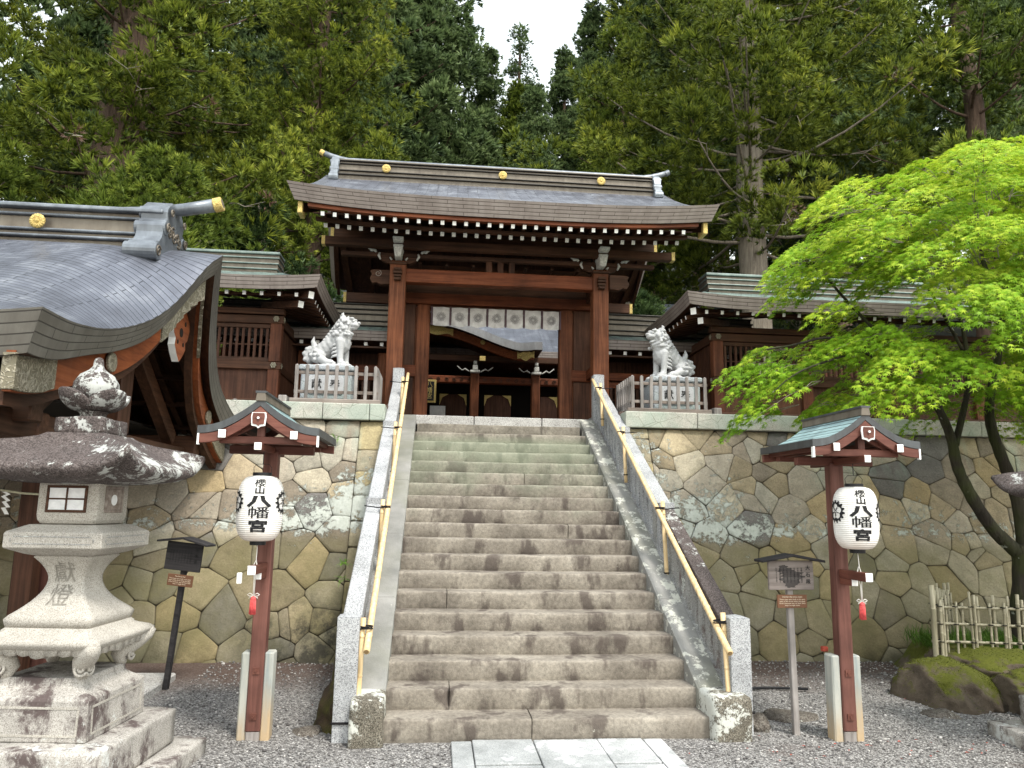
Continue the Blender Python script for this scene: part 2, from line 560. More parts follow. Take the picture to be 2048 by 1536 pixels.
MAT['bark'] = bark('grey_cedar_bark', (.11, .09, .07), (.33, .29, .235))
MAT['bark_red'] = bark('reddish_cedar_bark', (.06, .04, .03), (.17, .115, .085))
MAT['twig_pale'] = bark('bleached_dead_twig', (.16, .13, .1), (.42, .38, .32))
MAT['maple_bark'] = bark('mossy_dark_bark', (.014, .011, .009), (.055, .046, .036), .4)


def boulder():
    g = G('mossy_boulder')
    w = g.coord()
    n = g.noise(w, 4, 7, .68)
    col = g.ramp(n, [(.3, (.045, .035, .026)), (.55, (.12, .095, .07)), (.75, (.2, .165, .125))])
    nz = g.sep(g.node('NewGeometry').outputs['Normal'])[2]
    m = g.ramp(g.math('ADD', g.math('MULTIPLY', nz, .3), g.noise(w, 3.5, 8, .72)), [(.62, 0), (.72, 1)])
    moss = g.mix(g.noise(w, 30, 5, .8), (.025, .035, .006), (.13, .135, .018))
    col = g.mix(m, col, moss)
    return g.out(col, .95, 0, g.bump(g.noise(w, 90, 4, .8), .7, .008, g.bump(n, .7, .03)))


MAT['boulder'] = boulder()
MAT['plain_rock'] = granite('damp_field_stone', (.11, .095, .08), (.06, .05, .042), (.17, .155, .135), 120, .3, (.4, .4, .36))


def flank():
    g = G('mossy_flank_stone')
    w = g.world()
    n = g.noise(w, 6, 7, .7)
    col = g.ramp(n, [(.3, (.02, .014, .01)), (.6, (.075, .05, .03))])
    col = g.mix(g.ramp(g.noise(w, 3.2, 6, .7), [(.42, 0), (.6, 1)]), col, g.mix(g.noise(w, 40, 4), (.025, .03, .006), (.10, .095, .02)))
    return g.out(col, .95, 0, g.bump(g.noise(w, 45, 5), .8, .012))


MAT['flank'] = flank()


def paper():
    g = G('lantern_paper')
    z = g.sep(g.coord())[2]
    saw = g.math('SINE', g.math('MULTIPLY', z, 2*PI/.0135))
    n = g.noise(g.coord(), 9, 4)
    col = g.ramp(n, [(.3, (.74, .71, .66)), (.7, (.86, .85, .83))])
    warm = g.ramp(z, [(.02, 1), (.13, 0)])
    col = g.mix(g.math('MULTIPLY', warm, .4), col, (.8, .6, .48))
    col = g.mix(1, col, g.ramp(g.math('MULTIPLY_ADD', saw, .5, .5), [(0, .86), (.4, 1)]), 'MULTIPLY')
    g.out(col, .6, 0, g.bump(saw, .5, .003))
    return g.m


MAT['paper'] = paper()


def glasspaper():
    g = G('white_window_paper')
    n = g.noise(g.coord(), 14, 4, .6, 1)
    return g.out(g.ramp(n, [(.3, (.62, .63, .65)), (.7, (.8, .81, .82))]), .35, 0, g.bump(n, .6, .01))


MAT['winpaper'] = glasspaper()


def clothm():
    g = G('thin_white_curtain_cloth')
    n = g.noise(g.coord(scale=(1, 1, 1)), 9, 4, .6, .5)
    return g.out(g.ramp(n, [(.3, (.48, .46, .45)), (.7, (.66, .65, .64))]), .8, 0, g.bump(n, .6, .02))


MAT['cloth'] = clothm()
MAT['purple'] = plain('dull_purple_ribbon', (.1, .065, .075), .8)
MAT['crestline'] = plain('grey_crest_ink', (.22, .21, .21), .8)
MAT['plaque'] = plain('brown_label_plate', (.14, .065, .035), .5)
MAT['plaque_ink'] = plain('pale_label_lettering', (.6, .52, .4), .6)
MAT['lion_stone'] = plain('pale_carved_granite', (.40, .405, .41), .8, 0, .12, 5, .1)
MAT['incised'] = plain('carved_character_tone', (.21, .195, .17), .9, 0, .25, 40)  # darker tone for the characters laid on the shaft
MAT['rust'] = plain('rusty_red_paint', (.28, .05, .03), .7, 0, .5, 30)
MAT['soil'] = plain('shade_darkened_soil', (.014, .016, .008), 1, 0, .5, 1.5, .6)  # near-black soil: darkness of the forest interior put into its colour


def paving():
    g = G('grey_paving_slab')
    w = g.world()
    n = g.noise(w, 2.4, 6, .65)
    v = g.voro(w, 210, out='Color')
    col = g.mix(1, g.ramp(n, [(.35, (.24, .25, .25)), (.65, (.4, .41, .41))]), g.ramp(g.sep(v)[0], [(0, .72), (1, 1.2)]), 'MULTIPLY')
    nw = g.noise(w, 1.9, 7, .7)
    col = g.mix(g.ramp(nw, [(.54, 0), (.57, .7)]), col, (.6, .6, .6))
    return g.out(col, .8, 0, g.bump(g.noise(w, 90, 4), .4, .004))


MAT['paving'] = paving()


# ------------------------------------------------------------------ mesh helpers
OFF = {}


class MB:
    def __init__(s):
        s.v, s.f, s.mi, s.uv = [], [], [], []

    def add(s, vs, fs, mi=0, uvs=None):
        o = len(s.v)
        s.v += [tuple(p) for p in vs]
        for k, f in enumerate(fs):
            s.f.append(tuple(o+i for i in f))
            s.mi.append(mi)
            s.uv.append(uvs[k] if uvs else None)
        return s

    def box(s, x0, x1, y0, y1, z0, z1, mi=0):
        vs = [(x, y, z) for z in (z0, z1) for y in (y0, y1) for x in (x0, x1)]
        fs = [(0, 2, 3, 1), (4, 5, 7, 6), (0, 1, 5, 4), (2, 6, 7, 3), (0, 4, 6, 2), (1, 3, 7, 5)]
        return s.add(vs, fs, mi)

    def hexa(s, p, mi=0):
        """p: 8 points, bottom four (ccw from above) then top four"""
        fs = [(3, 2, 1, 0), (4, 5, 6, 7), (0, 1, 5, 4), (1, 2, 6, 5), (2, 3, 7, 6), (3, 0, 4, 7)]
        return s.add(p, fs, mi)

    def bar(s, p0, p1, w, h, mi=0, mi_end=None, up=(0, 0, 1)):
        p0, p1 = Vector(p0), Vector(p1)
        d = (p1-p0).normalized()
        u = Vector(up)
        r = d.cross(u)
        if r.length < 1e-4:
            r = d.cross(Vector((0, 1, 0)))
        r.normalize()
        u = r.cross(d)
        vs = []
        for p in (p0, p1):
            for a, b in ((-1, -1), (1, -1), (1, 1), (-1, 1)):
                vs.append(p+r*a*w/2+u*b*h/2)
        s.add(vs, [(0, 1, 5, 4), (1, 2, 6, 5), (2, 3, 7, 6), (3, 0, 4, 7), (4, 5, 6, 7)], mi)
        o = len(s.v)-8
        s.f.append((o+3, o+2, o+1, o))
        s.mi.append(mi if mi_end is None else mi_end)
        s.uv.append(None)
        return s

    def tube(s, pts, rad, n=10, mi=0, cap=True):
        pts = [Vector(p) for p in pts]
        if not isinstance(rad, (list, tuple)):
            rad = [rad]*len(pts)
        vs, fs = [], []
        t0 = (pts[1]-pts[0]).normalized()
        ref = Vector((0, 0, 1)) if abs(t0.z) < .9 else Vector((1, 0, 0))
        r = t0.cross(ref).normalized()
        for i, p in enumerate(pts):
            t = (pts[min(i+1, len(pts)-1)]-pts[max(i-1, 0)]).normalized()
            r = (r-t*r.dot(t)).normalized()
            b = t.cross(r)
            for k in range(n):
                a = 2*PI*k/n
                vs.append(p+(r*math.cos(a)+b*math.sin(a))*rad[i])
        for i in range(len(pts)-1):
            for k in range(n):
                k2 = (k+1) % n
                fs.append((i*n+k, i*n+k2, (i+1)*n+k2, (i+1)*n+k))
        if cap:
            fs.append(tuple(reversed(range(n))))
            fs.append(tuple(range((len(pts)-1)*n, len(pts)*n)))
        return s.add(vs, fs, mi)

    def lathe(s, prof, c=(0, 0, 0), n=24, mi=0, sq=None):
        """prof [(r,z)]; sq: superellipse squareness"""
        vs, fs = [], []
        for r, z in prof:
            for k in range(n):
                a = 2*PI*(k+.5)/n
                ca, sa = math.cos(a), math.sin(a)
                q = 1
                if sq:
                    q = 1/((abs(ca)**sq+abs(sa)**sq)**(1/sq))
                vs.append((c[0]+r*ca*q, c[1]+r*sa*q, c[2]+z))
        m = len(prof)
        for i in range(m-1):
            for k in range(n):
                k2 = (k+1) % n
                fs.append((i*n+k, i*n+k2, (i+1)*n+k2, (i+1)*n+k))
        fs.append(tuple(reversed(range(n))))
        fs.append(tuple(range((m-1)*n, m*n)))
        return s.add(vs, fs, mi)

    def prism(s, poly, origin, ux, uy, depth, mi=0, mi_side=None):
        """poly [(a,b)] in plane origin+a*ux+b*uy, extruded along ux x uy by depth"""
        o, ux, uy = Vector(origin), Vector(ux), Vector(uy)
        nz = ux.cross(uy).normalized()*depth
        n = len(poly)
        vs = [o+ux*a+uy*b for a, b in poly]+[o+ux*a+uy*b+nz for a, b in poly]
        s.add(vs, [tuple(reversed(range(n))), tuple(range(n, 2*n))], mi)
        off = len(s.v)-2*n
        for k in range(n):
            k2 = (k+1) % n
            s.f.append((off+k, off+k2, off+n+k2, off+n+k))
            s.mi.append(mi if mi_side is None else mi_side)
            s.uv.append(None)
        return s

    def grid(s, fn, nu, nv, mi=0, flip=False, uvfn=None):
        vs = [fn(i/nu, j/nv) for j in range(nv+1) for i in range(nu+1)]
        fs, uvs = [], []
        for j in range(nv):
            for i in range(nu):
                a = j*(nu+1)+i
                f = (a, a+1, a+nu+2, a+nu+1)
                q = [(i/nu, j/nv), ((i+1)/nu, j/nv), ((i+1)/nu, (j+1)/nv), (i/nu, (j+1)/nv)]
                if flip:
                    f, q = f[::-1], q[::-1]
                fs.append(f)
                uvs.append([uvfn(*c) for c in q] if uvfn else None)
        return s.add(vs, fs, mi, uvs)

    def build(s, name, mats, parent=None, smooth=False, bevel=0, seg=1, weld=False, fixn=False, loc=None):
        me = bpy.data.meshes.new(name)
        off = OFF.get(parent.name, Vector((0, 0, 0))) if parent else Vector((0, 0, 0))
        if loc is not None:
            off = Vector(loc)
        me.from_pydata([(x-off[0], y-off[1], z-off[2]) for x, y, z in s.v], [], s.f)
        if not isinstance(mats, (list, tuple)):
            mats = [mats]
        for m in mats:
            me.materials.append(MAT[m] if isinstance(m, str) else m)
        if len(mats) > 1:
            me.polygons.foreach_set('material_index', s.mi)
        if any(u is not None for u in s.uv):
            ul = me.uv_layers.new(name='UVMap')
            for p, u in zip(me.polygons, s.uv):
                if u is not None:
                    for li, c in zip(p.loop_indices, u):
                        ul.data[li].uv = c
        if weld or fixn:
            bm = bmesh.new()
            bm.from_mesh(me)
            if weld:
                bmesh.ops.remove_doubles(bm, verts=bm.verts, dist=1e-4)
            if fixn:
                bmesh.ops.recalc_face_normals(bm, faces=bm.faces)
            bm.to_mesh(me)
            bm.free()
        if smooth:
            me.polygons.foreach_set('use_smooth', [True]*len(me.polygons))
        me.update()
        o = bpy.data.objects.new(name, me)
        COL.objects.link(o)
        if parent:
            o.parent = parent
            OFF[o.name] = off
        elif loc is not None:
            o.location = loc
            OFF[o.name] = off
        if bevel:
            b = o.modifiers.new('bevel', 'BEVEL')
            b.width = bevel
            b.segments = seg
            b.limit_method = 'ANGLE'
            b.angle_limit = math.radians(40)
        if smooth == 'auto':
            pass
        return o


def thing(name, label, cat, loc=(0, 0, 0), group=None, local=False, rz=0):
    o = bpy.data.objects.new(name, None)
    COL.objects.link(o)
    o.empty_display_size = .1
    o.location = loc
    o.rotation_euler = (0, 0, rz)
    o['label'] = label
    o['category'] = cat
    if group:
        o['group'] = group
    OFF[o.name] = Vector((0, 0, 0)) if local else Vector(loc)
    return o


def tag(o, label, cat, group=None):
    o['label'] = label
    o['category'] = cat
    if group:
        o['group'] = group
    return o


def struct(o):
    o['kind'] = 'structure'
    return o


def dup(src, parent=None, delta=None, loc=None):
    c = src.copy()
    COL.objects.link(c)
    if parent is not None:
        c.parent = parent
        OFF[c.name] = OFF.get(parent.name, Vector((0, 0, 0)))
    if delta:
        c.location = Vector(src.location)+Vector(delta)
    if loc is not None:
        c.location = loc
    for ch in [q for q in src.children]:
        dup(ch, c)
    return c


def B(name, mat, parent, *a, bevel=.004):
    return MB().box(*a).build(name, mat, parent, bevel=bevel)


def text_mesh(body, size, mat, name, parent, M, depth=.002, bold=0.0, xs=1.0):
    cu = bpy.data.curves.new(name, 'FONT')
    cu.body = body
    cu.size = size
    cu.align_x = 'CENTER'
    cu.align_y = 'CENTER'
    cu.extrude = depth
    cu.offset = bold
    cu.resolution_u = 2
    tmp = bpy.data.objects.new('tmp_text', cu)
    COL.objects.link(tmp)
    dg = bpy.context.evaluated_depsgraph_get()
    me = bpy.data.meshes.new_from_object(tmp.evaluated_get(dg))
    bpy.data.objects.remove(tmp)
    bpy.data.curves.remove(cu)
    me.name = name
    me.transform(Matrix.Diagonal((xs, 1, 1, 1)))
    if M is not None:
        me.transform(M)
    me.materials.clear()
    me.materials.append(MAT[mat])
    o = bpy.data.objects.new(name, me)
    COL.objects.link(o)
    if parent:
        me.transform(Matrix.Translation(-OFF.get(parent.name, Vector((0, 0, 0)))))
        o.parent = parent
    return o


def vnoise(x, y, z=0):
    return math.sin(x*1.7+y*2.3+z*1.1+.5)*.5+math.sin(x*3.9-y*1.3+z*2.7)*.3+math.sin(y*5.1+x*.7-z*3.3)*.2
# ================================================================== SETTING
ST_R, ST_T, ST_W, NS = .1441, .2684, 1.17, 19
TZ = 2.88            # level of the upper terrace


def grd(x, y):
    return .0+.012*vnoise(x*1.3, y*1.3)+.03*max(0, min(1, (y-1.6)))


def ground_fn(x0, x1, y0, y1, nx, ny):
    m = MB()
    m.grid(lambda u, v: (x0+(x1-x0)*u, y0+(y1-y0)*v, grd(x0+(x1-x0)*u, y0+(y1-y0)*v)-.004), nx, ny)
    return m


m = ground_fn(-9, 9, -7, 3.6, 150, 90)
# the same sheet carries on out to the horizon
for (xa, xb, ya, yb) in ((-900, 900, -900, -7), (-900, -9, -7, 1200), (9, 900, -7, 1200), (-9, 9, 3.6, 1200)):
    m.add([(xa, ya, -.03), (xb, ya, -.03), (xb, yb, -.03), (xa, yb, -.03)], [(0, 1, 2, 3)])
struct(m.build('ground', 'gravel', smooth=True))

# paved path in front of the steps: five slabs abreast
path = MB()
xs = [-.70, -.51, .0, .42, .70, .84]
xs = [-.69, -.545, -.12, .335, .66, .80]
for r, (ya, yb) in enumerate(((-.53, -.02), (-1.25, -.54), (-2.0, -1.26), (-2.9, -2.01), (-4, -2.91), (-5.4, -4.01))):
    for i in range(5):
        j = .012 if (i+r) % 2 else -.012
        path.box(xs[i]+.004, xs[i+1]-.004, ya+j, yb-.006+j, -.03, .012+.002*((i*7+r*3) % 3))
struct(path.build('path', 'paving', bevel=.004))

# upper terrace with the notch of the staircase
ter = MB()
for (xa, xb, ya, yb) in ((-30, -1.49, 4.0, 18), (1.49, 30, 4.0, 18), (-1.49, 1.49, 5.3, 18)):
    ter.box(xa, xb, ya, yb, 1.0, TZ-.012)
struct(ter.build('terrace', 'gravel'))


def hill_z(x, y):
    r = max(0, y-15)
    side = 1+.0*abs(x)
    return TZ-.1+min(.42*r, 26)*side+abs(x)*.06*min(1, r/10)+.5*vnoise(x*.2, y*.2)*min(1, r/4)


m = MB()
m.grid(lambda u, v: (-90+180*u, 14+110*v, hill_z(-90+180*u, 14+110*v)), 60, 50)
struct(m.build('hillside', 'soil', smooth=True))


# ---- polygonal retaining walls
def clip(poly, a, b, c):
    """keep a*x+b*y<=c"""
    out = []
    n = len(poly)
    for i in range(n):
        p, q = poly[i], poly[(i+1) % n]
        dp, dq = a*p[0]+b*p[1]-c, a*q[0]+b*q[1]-c
        if dp <= 0:
            out.append(p)
        if (dp < 0) != (dq < 0):
            t = dp/(dp-dq)
            out.append((p[0]+(q[0]-p[0])*t, p[1]+(q[1]-p[1])*t))
    return out


WB, WT = (2.5, -.12), (3.78, 2.63)      # (y,z) of the wall's foot and of its top
WL = math.hypot(WT[0]-WB[0], WT[1]-WB[1])
STONES = [(.30, .245, .165), (.26, .22, .165), (.32, .25, .145), (.14, .13, .12), (.34, .3, .225), (.22, .185, .14), (.29, .255, .2), (.32, .265, .175), (.25, .205, .135), (.3, .275, .22)]


def polywall(name, u0, u1, label, sgn, seed):
    rr = random.Random(seed)
    sp = .37
    sites = []
    nu = int((u1-u0)/sp)+2
    nv = int(WL/(sp*.88))+2
    for j in range(-1, nv+1):
        for i in range(-1, nu+1):
            sites.append((u0+(i+.5*(j % 2))*sp*1.06+rr.uniform(-.42, .42)*sp, j*sp*.88+rr.uniform(-.4, .4)*sp))
    for _ in range(int(len(sites)*.10)):
        sites.append((rr.uniform(u0, u1), rr.uniform(0, WL)))
    col_u = (u0, u0+.34) if sgn > 0 else (u1-.34, u1)
    dom = [(u0, 0), (u1, 0), (u1, WL), (u0, WL)]
    if sgn > 0:
        dom[0] = (u0+.34, 0)
        dom[3] = (u0+.34, WL)
    else:
        dom[1] = (u1-.34, 0)
        dom[2] = (u1-.34, WL)
    cells = []
    S = np.array(sites)
    for k, (sx, sy) in enumerate(sites):
        d = (S[:, 0]-sx)**2+(S[:, 1]-sy)**2
        poly = list(dom)
        for o in np.argsort(d)[1:22]:
            ox, oy = S[o]
            a, b = ox-sx, oy-sy
            poly = clip(poly, a, b, (ox*ox+oy*oy-sx*sx-sy*sy)/2)
            if len(poly) < 3:
                break
        if len(poly) >= 3:
            cells.append(poly)
    # squared quoins beside the stair
    nq0 = len(cells)
    v = 0
    while v < WL-.02:
        h = min(rr.uniform(.27, .40), WL-v)
        if WL-v-h < .12:
            h = WL-v
        cells.append([(col_u[0], v), (col_u[1], v), (col_u[1], v+h), (col_u[0], v+h)])
        v += h
    nq = len(cells)-nq0
    verts, faces, tints, joints = [], [], [], []
    ty, tz = (WT[0]-WB[0])/WL, (WT[1]-WB[1])/WL
    ny, nz = -tz, ty

    def P(u, v, d):
        bow = -.10*math.sin(PI*min(1, max(0, v/WL)))*0
        return (u, WB[0]+ty*v+ny*(d+bow), WB[1]+tz*v+nz*d)
    for ci, poly in enumerate(cells):
        ar = 0
        for i in range(len(poly)):
            x1, y1 = poly[i]
            x2, y2 = poly[(i+1) % len(poly)]
            ar += x1*y2-x2*y1
        ar = abs(ar)/2
        if ar < .0025:
            continue
        cx = sum(p[0] for p in poly)/len(poly)
        cy = sum(p[1] for p in poly)/len(poly)
        # resample + soften corners
        pts = []
        for i in range(len(poly)):
            a, b = poly[i], poly[(i+1) % len(poly)]
            L = math.hypot(b[0]-a[0], b[1]-a[1])
            if L < .012:
                continue
            n = max(2, int(L/.05))
            for q in range(n):
                pts.append((a[0]+(b[0]-a[0])*q/n, a[1]+(b[1]-a[1])*q/n))
        if len(pts) < 5:
            continue
        pts = [((pts[i-1][0]+9*p[0]+pts[(i+1) % len(pts)][0])/11, (pts[i-1][1]+9*p[1]+pts[(i+1) % len(pts)][1])/11) for i, p in enumerate(pts)]
        tint = list(STONES[rr.randrange(len(STONES))])
        if ci >= nq0:
            tint = list([(.36, .3, .17), (.3, .29, .2), (.34, .29, .19), (.31, .27, .19)][rr.randrange(4)])
        f = rr.uniform(.95, 1.32)
        tint = [c*f for c in tint]
        bulge = rr.uniform(.002, .014)
        tx, tyy = rr.uniform(-.05, .05), rr.uniform(-.05, .05)
        base = len(verts)
        n = len(pts)
        rad = math.sqrt(ar/PI)
        for ri, (inset, dep) in enumerate(((.0003, -.025), (.0016, -.006), (.006, .0), (.03, .5), (.09, .9))):
            for (x, y) in pts:
                dx, dy = cx-x, cy-y
                L = math.hypot(dx, dy)+1e-6
                s = min(inset*(1+.5*vnoise(x*9, y*9, seed))/L, .85)
                X, Y = x+dx*s, y+dy*s
                d = dep if dep < 0 else bulge*dep
                if ri >= 1:
                    d += (X-cx)*tx+(Y-cy)*tyy+.005*vnoise(X*19, Y*19, seed)+.004*vnoise(X*43, Y*43, seed)
                verts.append(P(X, Y, d))
                joints.append(1.0 if ri == 0 else (.45 if ri == 1 else 0))
                tints.append(tint)
        verts.append(P(cx, cy, bulge))
        joints.append(0)
        tints.append(tint)
        for ri in range(4):
            for i in range(n):
                i2 = (i+1) % n
                faces.append((base+ri*n+i, base+ri*n+i2, base+(ri+1)*n+i2, base+(ri+1)*n+i))
        for i in range(n):
            faces.append((base+4*n+i, base+4*n+(i+1) % n, base+5*n))
    # backing
    base = len(verts)
    for u, v in ((u0, -.02), (u1, -.02), (u1, WL), (u0, WL)):
        verts.append(P(u, v, -.045))
        joints.append(1)
        tints.append([.05, .04, .03])
    faces.append((base, base+1, base+2, base+3))
    # side return to the stair and body
    us = u0 if sgn > 0 else u1
    b2 = len(verts)
    for p in (P(us, 0, -.045), P(us, WL, -.045), (us, 4.2, WT[1]), (us, 4.2, -.1)):
        verts.append(p)
        joints.append(.3)
        tints.append([.2, .17, .12])
    faces.append((b2, b2+1, b2+2, b2+3))
    me = bpy.data.meshes.new(name)
    me.from_pydata(verts, [], faces)
    me.materials.append(MAT['wall'])
    for an, dat in (('tint', tints), ('joint', [(j, j, j) for j in joints])):
        a = me.color_attributes.new(an, 'FLOAT_COLOR', 'POINT')
        arr = np.ones((len(verts), 4), np.float32)
        arr[:, :3] = np.array(dat)
        a.data.foreach_set('color', arr.ravel())
    me.polygons.foreach_set('use_smooth', [True]*len(me.polygons))
    me.update()
    o = bpy.data.objects.new(name, me)
    COL.objects.link(o)
    tag(o, label, 'stone wall')
    return o


wl = polywall('stone_wall', -12.0, -1.46, 'high polygonal stone wall left of the stairs, behind the big stone lantern', -1, 3)
wr = polywall('stone_wall', 1.46, 13.0, 'high polygonal stone wall right of the stairs, green with algae at its foot', 1, 11)


def capstones(name, parent, x0, x1, rr):
    x = x0
    m = MB()
    while x < x1-.05:
        L = min(rr.uniform(.55, .95), x1-x)
        d = rr.uniform(-.006, .006)
        m.box(x+.003, x+L-.003, 3.70+d, 4.25, 2.632, 2.835+d*.6)
        x += L
    return m.build(name, 'cap_stone', parent, bevel=.012, seg=2)


capstones('coping', wl, -12, -1.5, random.Random(1))
capstones('coping', wr, 1.5, 13, random.Random(2))

# ---- staircase
stairs = thing('stone_staircase', 'broad flight of worn brownish stone steps climbing to the wooden gate', 'stairs', (0, 0, 0))
rr = random.Random(5)
for k in range(NS):
    y0, z0, z1 = k*ST_T, k*ST_R, (k+1)*ST_R
    r = .020
    prof = [(.014, -.03), (.005, .008), (0, .025), (-.002, ST_R-.035), (0, ST_R-.013), (.004, ST_R-.005), (.012, ST_R-.001), (.05, ST_R+.001), (.15, ST_R), (ST_T+.08, ST_R-.003)]
    nx = 60
    xa, xb = -ST_W-.005, ST_W+.005
    if k == NS-1:
        xa, xb = -ST_W+.03, ST_W-.04
    joints = {0: [-.12], 1: [-.7], 5: [-.72], 9: [.55], 13: [.2]}.get(k, [])
    edges = [xa]+joints+[xb]
    m = MB()
    amp = .003
    for a, b in zip(edges[:-1], edges[1:]):
        n2 = max(6, int(nx*(b-a)/(xb-xa)))

        def fn(u, v, a=a, b=b):
            x = a+.002+(b-a-.004)*u
            i = min(int(round(v*(len(prof)-1))), len(prof)-1)
            py, pz = prof[i]
            e = min(x-a, b-x)
            rnd = .012*max(0, 1-e/.02)**2 if i >= 2 and i <= 8 else 0
            jy = amp*vnoise(x*7+k*5, i*.9+k)+.004*vnoise(x*2.1, k*3.3)
            jz = (amp*.8*vnoise(x*6+k*3, k*1.7, i*.4)-.004*math.exp(-(x/.6)**2)) if i >= 3 else 0
            if i == 0:
                jz = 0
            chip = max(0, vnoise(x*11+k*9, k*7.7)-.62)*.09 if 3 <= i <= 6 else 0
            return (x, y0+py+jy+rnd+chip, z0+max(pz+jz, -.03)-rnd*.4-chip*.6)
        m.grid(fn, n2, len(prof)-1)
        for xe, rev in ((a+.002, True), (b-.002, False)):
            vs = [(xe, y0+p[0]+.004, z0+p[1]) for p in prof]+[(xe, y0+ST_T+.08, z0-.03)]
            f = tuple(range(len(vs)))
            m.add(vs, [f if not rev else f[::-1]])
    m.build('step', 'step', stairs, smooth=True)
m = MB()
for a, b in ((-1.42, -.35), (-.345, .62), (.625, 1.42)):
    m.box(a+.003, b-.003, NS*ST_T-.02, 5.32, NS*ST_R+.004, TZ)
m.build('threshold', 'threshold', stairs, bevel=.012, seg=2)
SL = ST_R/ST_T
# side kerbs
for sx, mt, nm in ((-1, 'kerb_clean', 'smooth grey side kerb'), (1, 'kerb_lichen', 'lichen-spotted side kerb')):
    m = MB()
    rr = random.Random(4)
    y = .22
    xi, xo = sx*(ST_W-.01), sx*1.37
    while y < 5.0:
        L = min(rr.uniform(.9, 1.3), 5.02-y)
        n = 8

        def kz(yy):
            return ST_R+.035+SL*yy+.006*vnoise(yy*3, sx*2)
        ks = [y+.003+(L-.006)*i/n for i in range(n+1)]
        vs = []
        for yy in ks:
            z = kz(yy)
            vs += [(xi, yy, z-.32), (xi, yy, z-.014), (xi+sx*.014, yy, z), (xo-sx*.01, yy, z-.002), (xo, yy, z-.35)]
        fs = []
        for i in range(n):
            for q in range(4):
                f = (i*5+q, i*5+q+1, i*5+q+6, i*5+q+5)
                fs.append(f if sx > 0 else f[::-1])
        fs += [(0, 1, 2, 3, 4) if sx < 0 else (4, 3, 2, 1, 0), tuple((n*5+q) for q in ((4, 3, 2, 1, 0) if sx < 0 else (0, 1, 2, 3, 4)))]
        m.add(vs, fs)
        y += L
    o = m.build('side_kerb', mt, stairs, fixn=True)
    o['label'] = nm


def rough_block(x0, x1, y0, y1, z0, z1, amp=.01, n=7, seed=0, rnd=.03):
    """rounded, slightly uneven hewn block"""
    bm = bmesh.new()
    bmesh.ops.create_cube(bm, size=2)
    bmesh.ops.subdivide_edges(bm, edges=bm.edges[:], cuts=n, use_grid_fill=True)
    hx, hy, hz = (x1-x0)/2, (y1-y0)/2, (z1-z0)/2
    c = Vector(((x0+x1)/2, (y0+y1)/2, (z0+z1)/2))
    mb = MB()
    vs = []
    for v in bm.verts:
        p = Vector((v.co.x*hx, v.co.y*hy, v.co.z*hz))
        q = Vector((max(-hx+rnd, min(hx-rnd, p.x)), max(-hy+rnd, min(hy-rnd, p.y)), max(-hz+rnd, min(hz-rnd, p.z))))
        d = p-q
        if d.length > 1e-6:
            d = d.normalized()*min(d.length, rnd)
        p = q+d
        w = c+p
        nz = Vector((vnoise(w.x*9+seed, w.y*9, w.z*9), vnoise(w.y*9+3+seed, w.z*9, w.x*9), vnoise(w.z*9+7, w.x*9+seed, w.y*9)))
        vs.append(w+nz*amp)
    bm.verts.index_update()
    mb.add(vs, [tuple(x.index for x in f.verts) for f in bm.faces])
    bm.free()
    return mb


for x0, x1, s, nm in ((-1.385, -1.15, 1, 'pale lichen-covered newel block'), (1.165, 1.45, 2, 'dark mottled newel block')):
    o = rough_block(x0, x1, -.1, .26, -.05, .30, .006, 7, s).build('newel_block', 'newel_block', stairs, smooth=True)
    o['label'] = nm
# mossy flanks outside the railings
for sx in (-1, 1):
    fl = MB()

    def ff(u, v, sx=sx):
        y = .24+4.3*u
        top = .1+SL*y
        bulge = .24*(1-v)**.8*(1-.6*u)*min(1, .25+u*14)
        n = .03*vnoise(y*5, v*5+sx)
        return (sx*(1.5+bulge+n), y, -.05+(top+.05)*v+n*.4)
    fl.grid(ff, 40, 18, flip=(sx < 0))
    fl.grid(lambda u, v: (ff(0, v)[0]+(sx*1.42-ff(0, v)[0])*u, .24+.01*vnoise(u*9, v*9), ff(0, v)[2]), 4, 18, flip=(sx > 0))
    o = fl.build('flank_stonework', 'flank', stairs, smooth=True, fixn=False)


